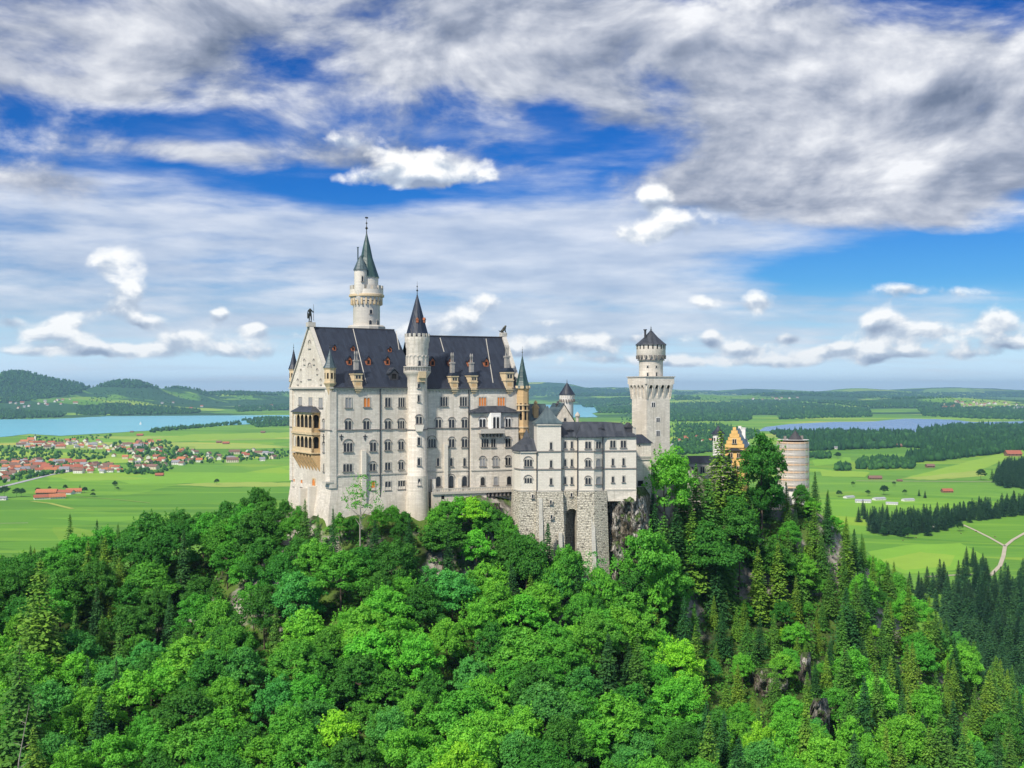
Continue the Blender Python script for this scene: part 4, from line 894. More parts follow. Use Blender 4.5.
# arcaded loggia
def loggia():
    a1 = W1 + .0; proj_ = 2.4
    ta = fp.t(312.0, -proj_); tb = fp.t(292.4, -proj_)      # near and far end
    zt = fp.z(412.5, -proj_, ta); zb = fp.z(455.5, -proj_, ta)
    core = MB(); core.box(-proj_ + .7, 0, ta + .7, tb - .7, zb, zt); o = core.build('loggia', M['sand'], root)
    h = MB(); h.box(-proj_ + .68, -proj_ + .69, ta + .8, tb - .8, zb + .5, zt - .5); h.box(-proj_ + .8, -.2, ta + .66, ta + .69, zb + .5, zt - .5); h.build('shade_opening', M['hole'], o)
    FL = ((-proj_, tb), (0, -1), (-1, 0)); FS = ((-proj_, ta), (1, 0), (0, -1)); L = tb - ta
    def lev(z0, z1, fr, n, LL):
        w = MB(); st = LL / n; pl = 1.2
        w.fbox(fr, 0, LL, -.7, 0, z0, z0 + pl); w.fbox(fr, 0, LL, -.7, 0, z1 - .5, z1)
        r = st * .5 - .2; zc = z1 - .5 - r - .15
        for k in range(n):
            x = k * st; xm = x + st / 2
            w.fbox(fr, x, x + .2, -.22, -.03, z0 + pl, z1 - .5); w.fbox(fr, x + st - .2, x + st, -.22, -.03, z0 + pl, z1 - .5)
            for i in range(6):
                t0, t1 = PI * i / 6, PI * (i + 1) / 6
                w.fpoly(fr, [(xm + r * math.cos(t0), zc + r * math.sin(t0)), (xm + r * math.cos(t0), z1 - .5), (xm + r * math.cos(t1), z1 - .5), (xm + r * math.cos(t1), zc + r * math.sin(t1))], -.2, -.05)
        return w
    u = lambda py: fp.z(py, -proj_, ta)
    for z0, z1 in ((u(432.5), zt), (u(453), u(434.5))):
        lev(z0, z1, FL, 5, L).build('arcade', M['sandl'], o); lev(z0, z1, FS, 1, proj_).build('arcade', M['sand'], o)
    t = MB()
    for py in (413.2, 433.9, 435.0, 454.0): t.fbox(FL, -.25, L + .25, -.2, .28, u(py), u(py) + .38); t.fbox(FS, -.0, proj_, -.2, .28, u(py), u(py) + .38)
    t.build('cornice', M['sandl'], o)
    r = MB(); p0 = (-proj_ - .6, ta - .7); p1 = (-proj_ - .6, tb + .6); r.add([(*p0, zt + .003), (*p1, zt + .003), (.0, tb + .6, zt + .003), (.0, ta - .7, zt + .003), (0, ta + 3.5, u(406.8)), (0, tb - 3.5, u(406.8)), (-1.2, ta + 3.0, u(406.9)), (-1.2, tb - 3, u(406.9))],
        [(0, 6, 7, 1), (6, 4, 5, 7), (0, 3, 4, 6), (1, 7, 5, 2), (0, 1, 2, 3)]); r.build('loggia_roof', M['slate2'], o)
    c = MB(); n = 7
    for k in range(n):
        y = ta + .3 + (tb - ta - .6) * k / (n - 1)
        c.add([(-proj_, y - .3, u(455.5)), (-proj_, y + .3, u(455.5)), (0, y + .3, u(455.5)), (0, y - .3, u(455.5)), (0.0, y - .3, u(472)), (0.0, y + .3, u(472)), (-proj_, y - .3, u(458)), (-proj_, y + .3, u(458))],
              [(0, 1, 2, 3), (0, 6, 7, 1), (6, 4, 5, 7), (0, 3, 4, 6), (1, 7, 5, 2)])
    c.build('corbel', M['sand'], o)
    s = MB(); s.box(-1.0, 0, ta + .2, tb - .2, u(462), u(455.52)); s.build('corbel_wall', M['sand'], o)
loggia()
m = MB(); zz = u0(483.3); m.box(-1.6, 0.6, -0.4, 2.6, zz, zz + .5); m.build('buttress_cap', M['trim'], root)
for px, z1, z0 in ((307.5, 488, 520), (316.5, 486, 520)):
    a = fp.on(FW, px); m = MB(); m.fpoly(FW, [(a - .7, ZB), (a + .7, ZB), (a + .7, fp.zf(FW, a, z1)), (a - .7, fp.zf(FW, a, z1))], 0, 2.4); m.build('buttress', M['limew'], root)

# ---- statues on the two gables
def statue_knight():
    o = bpy.data.objects.new('knight_statue', None); COL.objects.link(o); x, y = fp.X(0, W1 / 2), fp.Y(0, W1 / 2); o.location = (x, y, ridge1 + 1.4); o.rotation_euler = (0, 0, R(-150))
    tag(o, 'dark bronze knight statue with lance on the tip of the west gable', 'statue')
    m = MB(); m.lathe(0, 0, [(.75, 0), (.62, .2), (.45, .35)], 8, 0, False); m.build('plinth', M['bronze'], o)
    me = bpy.data.meshes.new('body'); pts = [(0, 0, 2.3), (0, 0, 3.2), (0, 0, 3.75), (0, 0, 4.15), (-.28, 0, 2.2), (-.33, .1, 1.2), (-.33, 0, .35), (.28, 0, 2.2), (.33, .25, 1.3), (.33, .15, .35), (-.5, 0, 3.5), (-.85, .1, 2.9), (-.95, .35, 3.4), (.5, 0, 3.5), (.8, .1, 2.8), (.7, .35, 2.3)]
    ed = [(0, 1), (1, 2), (2, 3), (0, 4), (4, 5), (5, 6), (0, 7), (7, 8), (8, 9), (2, 10), (10, 11), (11, 12), (2, 13), (13, 14), (14, 15)]
    rad = [.42, .45, .2, .27, .27, .2, .14, .27, .2, .14, .2, .15, .1, .2, .15, .1]
    me.from_pydata(pts, ed, []); b = bpy.data.objects.new('body', me); me.materials.append(M['bronze']); link(b, o)
    sk = b.modifiers.new('skin', 'SKIN'); ss = b.modifiers.new('sub', 'SUBSURF'); ss.levels = ss.render_levels = 1
    for v, r_ in zip(me.skin_vertices[0].data, rad): v.radius = (r_, r_)
    me.skin_vertices[0].data[0].use_root = True
    m = MB(); m.tube((-.95, .35, .6), (-.95, .35, 5.3), .07, .04); m.build('lance', M['bronze'], o)
    m = MB(); m.lathe(0, 0, [(.02, 0)], 3) if False else None; m.add([(.45, .55, 1.1), (1.05, .5, 1.1), (1.1, .5, 2.6), (.4, .55, 2.6), (.75, .72, 1.9)], [(0, 1, 4), (1, 2, 4), (2, 3, 4), (3, 0, 4), (3, 2, 1, 0)]); m.build('shield', M['bronze'], o)
statue_knight()
def statue_lion():
    o = bpy.data.objects.new('lion_statue', None); COL.objects.link(o); lx, ly = L2(LW2 - .3, W2 / 2); o.location = (fp.X(lx, ly), fp.Y(lx, ly), ridge2 + 1.4); o.rotation_euler = (0, 0, R(-10))
    tag(o, 'seated stone lion statue on the tip of the east gable', 'statue')
    me = bpy.data.meshes.new('body'); pts = [(-.7, 0, .45), (0, 0, .9), (.4, 0, 1.6), (.65, 0, 2.1), (1.05, 0, 2.15), (.55, .3, .8), (.75, .3, .1), (.55, -.3, .8), (.75, -.3, .1), (-.4, .4, .3), (.2, .45, .12), (-.4, -.4, .3), (.2, -.45, .12), (-1.2, 0, .3), (-1.4, 0, .9)]
    ed = [(0, 1), (1, 2), (2, 3), (3, 4), (2, 5), (5, 6), (2, 7), (7, 8), (0, 9), (9, 10), (0, 11), (11, 12), (0, 13), (13, 14)]
    rad = [.5, .45, .42, .4, .18, .17, .12, .17, .12, .25, .12, .25, .12, .1, .06]
    me.from_pydata(pts, ed, []); b = bpy.data.objects.new('body', me); me.materials.append(M['bronze']); link(b, o)
    b.modifiers.new('skin', 'SKIN'); ss = b.modifiers.new('sub', 'SUBSURF'); ss.levels = ss.render_levels = 1
    for v, r_ in zip(me.skin_vertices[0].data, rad): v.radius = (r_, r_)
    me.skin_vertices[0].data[0].use_root = True
    m = MB(); m.box(-1.1, 1.0, -.5, .5, -.3, .05); m.build('plinth', M['trim'], o)
statue_lion()

# ------------------------------------------------------------------ the ladies' house on its rusticated foundations
fk = Frame('ladies_house', ((537 - CX) / F * 309, 309.0), 0.10, 0, 'pale three storey stone house with polygonal bay and pyramid roofed tower on high rusticated foundations', 'stone house')
def kemenate():
    f = fk; rt = f.root; z = lambda py: f.z(py, 0, 0)
    P = lambda px, t: (f.s(px, t), t)
    zp = z(491.5); D = 9.0
    # blocks: plan points front left -> right, eave row
    blocks = [
        ('polygonal_wing', [P(514.5, 5.0), P(520.5, .6), P(536.8, .3)], 451.3, 12),
        ('square_turret', [P(537, -.6), P(561.0, -.4)], 424.0, 6.6),
        ('recessed_wall', [P(561.2, 1.4), P(577.3, 1.4)], 436.8, D),
        ('bay', [P(577.4, 1.5), P(577.8, -.3), P(593.8, -1.1), P(604.0, .9)], 436.8, D),
        ('east_wall', [P(604.1, .9), P(636.2, .9)], 436.8, D)]
    faces = {}
    for nm, pts, ev, depth in blocks:
        back = [(pts[-1][0], depth), (pts[0][0] if nm != 'polygonal_wing' else pts[0][0], depth)]
        plan = pts + back; mb = MB()
        mb.prism(plan, zp, z(ev)); o = mb.build(nm, M['limew'], rt); faces[nm] = (o, [f.face(pts[i], pts[i + 1]) for i in range(len(pts) - 1)], pts)
        t = MB()
        for fr, p, q in zip(faces[nm][1], pts[:-1], pts[1:]):
            L = math.hypot(q[0] - p[0], q[1] - p[1])
            for py, h, d in ((469.8, .32, .24), (452.0, .32, .24)):
                if nm == 'polygonal_wing' and py < 460: continue
                string_course(fr, t, -.05, L + .05, z(py), h, d, 1)
            string_course(fr, t, -.05, L + .05, zp, .35, .3)
            t.fbox(fr, -.1, L + .1, 0, .4, z(ev) - .4, z(ev) - .01, 0)
        t.build('string_course', [M['trim'], M['darktrim']], o)
        faces[nm] += (plan,)
    # windows
    o, fs, _, _ = faces['polygonal_wing']; rows(f, fs[1], o, [(528.2, 459.5, 466.3, 3, {'hood': True, 'lw': .62}), (528.2, 478, 483.2, 3, {'hood': True, 'lw': .58, 'sill': False})]); 
    o, fs, _, _ = faces['square_turret']; rows(f, fs[0], o, [(551, 442.3, 449.5, 1, {'lw': .65}), (551, 460.3, 467.5, 1, {'lw': .65}), (551, 478.3, 484.5, 1, {'lw': .65})])
    o, fs, _, _ = faces['recessed_wall']; rows(f, fs[0], o, [(x, y, y + 7, 1, {'lw': .62}) for x in (565.2, 571.8) for y in (441.2, 459.2, 477)])
    o, fs, _, _ = faces['bay']; rows(f, fs[1], o, [(588.1, 441.5, 448.5, 2, {'lw': .72, 'arch': True}), (588.1, 460, 466.8, 2, {'lw': .68, 'hood': True}), (588.1, 477.8, 484, 2, {'lw': .68, 'hood': True})])
    rows(f, fs[2], o, [(598.3, 441.5, 448.2, 2, {'lw': .85}), (598.3, 459, 466.5, 1, {'lw': 1.9, 'hood': False, 'fill': 'blind'}), (598.3, 477, 484, 1, {'lw': 1.9, 'fill': 'blind'})])
    o, fs, _, _ = faces['east_wall']; rows(f, fs[0], o, [(612.8, 440.5, 447.5, 2, {'lw': .68}), (623.3, 440.5, 447.5, 2, {'lw': .68}), (612.8, 458.6, 465.4, 1, {'lw': .65}), (623.5, 458.2, 465.2, 1, {'lw': .65}), (612.8, 476.5, 482.3, 1, {'lw': .65}), (623.5, 476, 482, 1, {'lw': .65})])
    # roofs
    def hip(nm, ev, ridge, over=.5, mt='slate2'):
        plan = faces[nm][3]; cx = sum(p[0] for p in plan) / len(plan); cy = sum(p[1] for p in plan) / len(plan)
        mb = MB(); out = [(cx + (x - cx) * (1 + over / max(1, abs(x - cx))), cy + (y - cy) * (1 + over / max(1, abs(y - cy)))) for x, y in plan]
        n = len(out); zr = z(ev); vs = [(x, y, zr + .003) for x, y in out] + [(x, y, zr + .28) for x, y in out]
        fs_ = [(i, (i + 1) % n, (i + 1) % n + n, i + n) for i in range(n)] + [tuple(reversed(range(n)))]
        for (rx0, rx1, ry, rz) in [ridge]:
            vs += [(rx0, ry, rz), (rx1, ry, rz)]
            for i in range(n):
                a, b = i + n, (i + 1) % n + n; ma = (vs[a][0] + vs[b][0]) / 2
                def near(v): return 2 * n if abs(vs[v][0] - rx0) < abs(vs[v][0] - rx1) else 2 * n + 1
                na, nb = near(a), near(b)
                fs_.append((a, b, nb) if na == nb else (a, b, nb, na))
        mb.add(vs, fs_, 0); o_ = mb.build('roof', M[mt], faces[nm][0]); return o_
    p = faces['polygonal_wing'][3]; hip('polygonal_wing', 451.3, (p[1][0] + 1.2, p[2][0] - .2, 7.5, z(439.5)))
    # small pointed roof behind the wing
    m = MB(); x, y = P(526.5, 10.5); m.lathe(x, y, [(1.7, z(450)), (1.7, z(444)), (2.1, z(443.5)), (.1, z(430.5))], 4, 0, False, PI / 4); m.build('pointed_roof', M['slate2'], rt)
    # long roof over three blocks
    m = MB(); x0, _ = P(561.3, 0); x1, _ = P(636, 1.0); zr = z(436.8); zt = z(422.5); xs1, _ = P(577, 0); xs2, _ = P(594, 0); xs3, _ = P(604.5, 0)
    fr_pts = [(x0, .8), (xs1 - .4, .8), (xs1 - .4, -.9), (xs2 + .1, -1.8), (xs3 + .5, .3), (x1 + .3, .3)]
    base = [(x, y, zr + .003) for x, y in fr_pts]; up = [(x0, 6.2, zt), (xs1 + 2, 6.2, zt), (xs1 + 2.4, 5.2, zt + .1), (xs2 - 1.5, 5.0, zt + .1), (xs3 + 1, 6.2, zt), (x1 - 3.2, 6.2, zt - .3)]
    n = 6; m.add(base + up + [(x1 + .3, 12, zr), (x0, 12, zr)], [(i, i + 1, i + 1 + n, i + n) for i in range(n - 1)] + [(5, 12, 11), (6, 7, 8, 9, 10, 11, 12, 13), (0, 6, 13)])
    m.add([(x, y, zr + .002) for x, y in fr_pts] + [(x, y, zr - .24) for x, y in fr_pts], [(i + n, i + 1 + n, i + 1, i) for i in range(n - 1)] + [(6, 0, 5, 11)])
    o = m.build('roof', M['slate2'], rt)
    sq = faces['square_turret'][3]; cx, cy = (sq[0][0] + sq[1][0]) / 2, 3.0; h = (sq[1][0] - sq[0][0]) / 2 + .5
    m = MB(); m.lathe(cx, cy, [(h * 1.414, z(424)), (h * 1.414, z(424) + .3), (h * 1.0, z(419.5)), (h * .5, z(413)), (.08, z(406))], 4, 0, False, PI / 4); m.build('roof', M['copper'], faces['square_turret'][0])
    m = MB(); x, _ = P(629.5, 2.5); m.box(x - .9, x + .7, 2, 6.0, zr, z(428)); m.fpoly(((x - .9, 2), (1, 0), (0, -1)), [(-.3, z(428)), (1.9, z(428)), (.8, z(423))], -4, .3); m.build('roof_turret', M['iron'], rt)
    m = MB(); x, _ = P(634.5, 1.5); m.box(x - .5, x + .5, 1.6, 2.6, zr, z(430)); m.lathe(x, 2.1, [(.45, z(430)), (.45, z(428.5)), (.6, z(428.4)), (.6, z(428))], 8); m.build('chimney', M['trim'], rt)
    for px, py in ((570, 430.0), (600.5, 428.5)):
        x, _ = P(px, 3); m = MB(); zz = z(py) - .9; m.fbox(((x, 3.0), (1, 0), (0, -1)), -.8, .8, -2, .4, zz, zz + .7); m.fpoly(((x, 3.0), (1, 0), (0, -1)), [(-1.1, zz + .7), (1.1, zz + .7), (0, zz + 1.2)], -2.5, .7); m.build('dormer', M['iron'], o)
    for px, nm in ((536.6, 0), (577.4, 0), (603.4, 1)):
        x, _ = P(px, -.3); fr = ((x, -.55 if px < 540 else (-.35 if px < 580 else .5)), (1, 0), (0, -1)); downpipe(fr, 0, z(545 if px != 603.4 else 491), z(454 if px < 540 else 438), rt)
    # foundations: battered piers
    def pier(pts, pts2, z1, z0, name='foundation', mt='rough'):
        m = MB(); m.prism(pts2, z0, z1, taper=pts); return m.build(name, M[mt], rt)
    q = lambda px, t, tz=0: (f.s(px, t), t)
    pier([P(514, 5.2), P(520, .35), P(536.9, .05), (P(536.9, 0)[0], 11), (P(514, 5)[0], 11)], [P(510.5, 4.2), P(518, -1.2), P(537.5, -1.6), (P(537, 0)[0], 11), (P(510, 5)[0], 11)], zp - .003, -52)
    pier([P(537.1, -.9), P(562.8, -.7), (P(562.8, 0)[0], 9), (P(537.1, 0)[0], 9)], [P(533.5, -4.4), P(567.5, -4.6), (P(564, 0)[0], 9), (P(534, 0)[0], 9)], zp - .003, -62)
    pier([P(577.3, -.5), P(594.2, -1.4), P(606.8, .6), (P(606, 0)[0], 9), (P(577.3, 0)[0], 9)], [P(576.0, -3.6), P(594.5, -4.8), P(611, -1.8), (P(608, 0)[0], 9), (P(577, 0)[0], 9)], zp - .003, -62)
    pier([P(606.9, .7), P(636.5, .7), (P(636.5, 0)[0], 12), (P(606, 0)[0], 12)], [P(607.5, .9), P(636, .5), (P(636, 0)[0], 12), (P(606, 0)[0], 12)], zp - .003, zp - 3.0, 'plinth', 'lime')
    # wall above the niche with its round arch, dark niche behind
    x0, x1 = P(562.9, .8)[0], P(577.2, .8)[0]; fr = ((x0, .9), (1, 0), (0, -1)); L = x1 - x0; m = MB(); r = L * .42; xm = L / 2 + .5; zc = z(515.5)
    m.fbox(fr, 0, L, -2, 0, z(503), zp - .003)
    for i in range(12):
        t0, t1 = PI * i / 12, PI * (i + 1) / 12
        m.fpoly(fr, [(xm + r * math.cos(t0), zc + r * math.sin(t0)), (xm + r * math.cos(t0), z(503) - .003), (xm + r * math.cos(t1), z(503) - .003), (xm + r * math.cos(t1), zc + r * math.sin(t1))], -2, 0)
    m.fbox(fr, -1.0, xm - r, -2, 0, -60, z(503)); m.fbox(fr, xm + r, L, -2, 0, -60, z(503))
    m.build('niche_arch', M['rough'], rt)
    m = MB(); m.box(x0 - .8, x1, 7, 7.4, -62, z(500)); m.box(x0 - .8, x1, .9, 7, -60.5, -60); m.build('niche_back', M['rough'], rt)
    # slender buttresses on the piers
    for px, a, b_, z1, z0 in ((540.5, -1.2, -5.2, 498, 562), (560.5, -2.8, -5.8, 532, 580), (592.8, -1.6, -5.4, 510, 562)):
        x, _ = P(px, a); m = MB(); m.prism([(x - .6, b_ + .35), (x + .6, b_ + .35), (x + .75, 1), (x - .75, 1)], z(z0) - 6, z(z1), taper=[(x - .5, a), (x + .5, a), (x + .55, 1), (x - .55, 1)]); m.build('buttress', M['buttress'], rt)
    for px, py in ((550.5, 501.5), (551, 516), (533, 496), (572.5, 495.5), (531.5, 539)):
        x, _ = P(px, -1.0); t0 = -1.25 - max(0, (py - 491.5)) * .035; m = MB(); 
        fr = ((x, t0 if 538 < px < 562 else (.9 if px > 562 else -.15 - (py - 491) * .03)), (1, 0), (0, -1)); window(fr, 0, z(py + 1.6), z(py - 1.6), 1, .55, arch=False, parent=rt, frame='lime')
kemenate()

# knights' house with green roof and the small round courtyard tower behind
fn = Frame('knights_house', ((524 - CX) / F * 352, 352.0), 0.35, 0, 'low stone house with green copper roof behind the ladies\' house', 'stone house')
def knights():
    f = fn; rt = f.root; z = lambda py: f.z(py, 4, 2)
    s1 = f.s(573.5, 0); m = MB(); m.prism([(0, 0), (s1, 0), (s1, 11), (0, 11)], -45, z(420.5)); w = m.build('wall', M['lime'], rt)
    m = MB(); zr, zt = z(420.5), z(404.0); m.add([(-.5, -.5, zr), (s1 * .55, -.5, zr), (s1 * .55, 11.5, zr), (-.5, 11.5, zr), (2.5, 5.5, zt), (s1 * .55, 5.5, zt)], [(0, 1, 5, 4), (2, 3, 4, 5), (3, 0, 4), (0, 3, 2, 1)])
    m.build('roof', M['copper'], rt)
    # cross gable facing the yard
    a = f.s(552, -.6); b = f.s(575, -.6); c = (a + b) / 2; m = MB(); zg = z(404)
    m.add([(a, -.6, z(423)), (b, -.6, z(423)), (c, -.6, zg), (a, 6, z(423)), (b, 6, z(423)), (c, 6, zg)], [(0, 1, 2), (0, 2, 5, 3), (1, 4, 5, 2), (3, 5, 4)]); g_ = m.build('gable', M['lime'], rt)
    m = MB(); m.add([(a - .4, -.9, z(423.5)), (c, -.9, zg + .25), (c, 9, zg + .25), (a - .4, 9, z(423.5)), (b + .4, -.9, z(423.5)), (b + .4, 9, z(423.5))], [(0, 1, 2, 3), (1, 4, 5, 2)]); m.build('gable_roof', M['copper'], g_)
    fr = ((c, -.6), (1, 0), (0, -1)); window(fr, .5, z(421.5), z(418), 1, .9, parent=g_)
    x = f.s(535.8, 1); m = MB(); m.box(x - .75, x + .75, .5, 2.0, z(424), z(405.5)); m.box(x - .95, x + .95, .3, 2.2, z(408.2), z(407)); m.lathe(x, 1.2, [(.7, z(405.5)), (.5, z(403.5)), (.75, z(403.2)), (.2, z(400.5))], 8); m.build('chimney', M['sand'], rt)
    x = f.s(558, 4); m = MB(); m.lathe(x, 4, [(.8, z(412)), (.8, z(405)), (1.0, z(404.6)), (.5, z(402.8)), (.15, z(401))], 8); m.build('roof_vent', M['iron'], rt)
    x = f.s(577.5, -1); m = MB(); m.lathe(x, -1, [(.6, z(430)), (.6, z(417)), (.9, z(416.5)), (.9, z(415)), (.15, z(412))], 8); m.build('chimney', M['trim'], rt)
knights()
def round_tower():
    o = bpy.data.objects.new('round_tower', None); COL.objects.link(o); Y = 372; X = (567 - CX) / F * Y; o.location = (X, Y, 0)
    tag(o, 'slim white round tower with dark cone roof behind the green roofed house', 'tower'); z = lambda py: (HY - py) / F * Y; k = Y / F
    m = MB(); m.lathe(0, 0, [(6.6 * k, -50), (6.4 * k, z(402.5)), (7.6 * k, z(399)), (7.8 * k, z(394.5))], 24); m.build('shaft', M['white'], o)
    m = MB()
    for q in range(18):
        a = 2 * PI * q / 18; fr = ((6.9 * k * math.cos(a), 6.9 * k * math.sin(a)), (-math.sin(a), math.cos(a)), (math.cos(a), math.sin(a))); m.fbox(fr, -.2, .2, 0, .42, z(402), z(399.2))
    m.build('corbel', M['darktrim'], o)
    m = MB(); m.lathe(0, 0, [(8.4 * k, z(394.8)), (7.6 * k, z(393.8)), (.1, z(382.5))], 16, 0, False); m.build('roof', M['slate'], o); finial(0, 0, z(383), z(379) - z(383), o, .08)
    for a, py in ((-100, 396.5), (-60, 396.5), (-130, 396.5), (-80, 414)):
        fr = ((7.3 * k * math.cos(R(a)), 7.3 * k * math.sin(R(a))), (-math.sin(R(a)), math.cos(R(a))), (math.cos(R(a)), math.sin(R(a)))); window(fr, 0, z(py + 1.4), z(py - 1.2), 1, .5, parent=o, proud=.2, sill=False)
round_tower()

# ---- great square tower
def square_tower():
    Y = 342.0; k = Y / F; X = (646.7 - CX) * k; o = bpy.data.objects.new('square_tower', None); COL.objects.link(o); o.location = (X, Y, 0)
    tag(o, 'great square white tower with machicolated platform and round top turret', 'tower'); z = lambda py: (HY - py) / F * Y
    # two visible faces: left (seen steeply) and right
    dl = Vector((-.436, .90)); dr = Vector((.90, .436))
    # side length from the right face: x 646.7 -> 669.8
    u = (669.8 - CX) / F; L = (u * Y - X) / (dr.x - u * dr.y)
    def plan(g): return [(0 - (dl.x + dr.x) * g, -(dl.y + dr.y) * g), (dr.x * (L + g) - dl.x * g, dr.y * (L + g) - dl.y * g), ((dr.x + dl.x) * (L + g), (dr.y + dl.y) * (L + g)), (dl.x * (L + g) - dr.x * g, dl.y * (L + g) - dr.y * g)]
    m = MB(); m.prism(plan(0), -48, z(398)); m.prism(plan(1.0), z(384), z(377.2)); m.prism(plan(0), z(398), z(384)); sh = m.build('shaft', M['lime'], o)
    m = MB(); m.prism(plan(1.25), z(377.2), z(376.2)); m.build('platform_cornice', M['trim'], o)
    pl = plan(0)
    for i in range(4):
        p, q = pl[i], pl[(i + 1) % 4]; A = Vector((q[0] - p[0], q[1] - p[1])).normalized(); fr = (p, tuple(A), (A.y, -A.x)); c = MB(); n = 4
        for j in range(n + 1):
            x = L * j / n; w = .42
            # tapering fin
            def Q(a, d, zz): return (p[0] + A.x * a + A.y * d, p[1] + A.y * a - A.x * d, zz)
            c.add([Q(x - w, 0, z(399)), Q(x + w, 0, z(399)), Q(x + w, 1.0, z(385)), Q(x - w, 1.0, z(385)), Q(x - w, 0, z(384)), Q(x + w, 0, z(384)), Q(x + w, 1.0, z(384)), Q(x - w, 1.0, z(384))], [(0, 1, 2, 3), (3, 2, 6, 7), (1, 5, 6, 2), (0, 3, 7, 4)])
            if j < n:
                st = L / n; r0 = st / 2 - w; xm = x + st / 2; zc = z(387.5)
                for s_ in range(8):
                    t0, t1 = PI * s_ / 8, PI * (s_ + 1) / 8
                    c.fpoly(fr, [(xm + r0 * math.cos(t0), zc + 1.25 * r0 * math.sin(t0)), (xm + r0 * math.cos(t0), z(384)), (xm + r0 * math.cos(t1), z(384)), (xm + r0 * math.cos(t1), zc + 1.25 * r0 * math.sin(t1))], .5, 1.0)
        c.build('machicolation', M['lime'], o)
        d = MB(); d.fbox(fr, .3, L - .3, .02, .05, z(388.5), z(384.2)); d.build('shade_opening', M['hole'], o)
    frR = (pl[0], tuple(dr), (dr.y, -dr.x)); frL = (pl[3], tuple(-dl), (-(dl.y), dl.x)); 
    for px, y0, y1 in ((653.3, 402.7, 407), (658, 418, 422), (658, 431, 436)):
        uu = (px - CX) / F; a = (uu * Y - X) / (dr.x - uu * dr.y); YY = Y + dr.y * a; window(frR, a, (HY - y1) / F * YY, (HY - y0) / F * YY, 2, .55, .15, parent=o, frame='white', arch=False, proud=.08, sill=False)
    cx, cy = (dl.x + dr.x) * L / 2, (dl.y + dr.y) * L / 2; Yc = Y + cy; kc = Yc / F; zc_ = lambda py: (HY - py) / F * Yc; bx = (651 - CX) * kc - X
    cx = bx
    r = 11.9 * kc; m = MB(); m.lathe(cx, cy, [(r, z(380)), (r, zc_(362)), (r * 1.04, zc_(360)), (r * 1.04, zc_(359)), (r * 1.22, zc_(355)), (r * 1.22, zc_(345))], 32); t = m.build('round_turret', M['lime'], o)
    m = MB(); m.lathe(cx, cy, [(r * 1.05, zc_(360.5)), (r * 1.14, zc_(360.5)), (r * 1.14, zc_(359.5)), (r * 1.05, zc_(359.5))], 32)
    for q in range(18):
        a = 2 * PI * q / 18
        fr = ((cx + r * 1.02 * math.cos(a), cy + r * 1.02 * math.sin(a)), (-math.sin(a), math.cos(a)), (math.cos(a), math.sin(a)))
        m.fpoly(fr, [(-.12, zc_(359)), (.12, zc_(359)), (.55, zc_(355.5)), (-.55, zc_(355.5))], 0, r * .235)
    m.build('corbel', M['darktrim'], t)
    m = MB()
    for q in range(20):
        a = 2 * PI * q / 20; fr = ((cx + r * 1.22 * math.cos(a), cy + r * 1.22 * math.sin(a)), (-math.sin(a), math.cos(a)), (math.cos(a), math.sin(a))); m.fbox(fr, -.2, .2, 0, .04, zc_(349.3), zc_(345.2))
    m.build('slit_window', M['hole'], t)
    m = MB(); m.lathe(cx, cy, [(r * 1.32, zc_(345.2)), (r * 1.27, zc_(344.3)), (r * .6, zc_(337.5)), (.15, zc_(330))], 20, 0, False); m.build('roof', M['slate2'], t); finial(cx, cy, zc_(331), zc_(325.5) - zc_(331), t, .15)
    x = (645.2 - CX) / F * (Yc - 1.5) - X; m = MB(); m.lathe(x, cy - 1.5, [(.35, zc_(342)), (.35, zc_(330.6)), (.6, zc_(330.4)), (.6, zc_(329.6))], 8); m.build('chimney', M['iron'], t)
    for px, y0, y1 in ((647.9, 366, 368.3), (656.4, 366, 368.3), (647.9, 373, 376.3), (656.6, 372.5, 376.3)):
        s_ = (px - CX) / F * (Yc - r) - X - cx; y = -math.sqrt(max(.1, r * r - s_ * s_)); fr = ((cx + s_, cy + y), (-y / r, s_ / r), (s_ / r, y / r)); window(fr, 0, zc_(y1) + .02, zc_(y0), 1, .5, parent=t, sill=False)
square_tower()

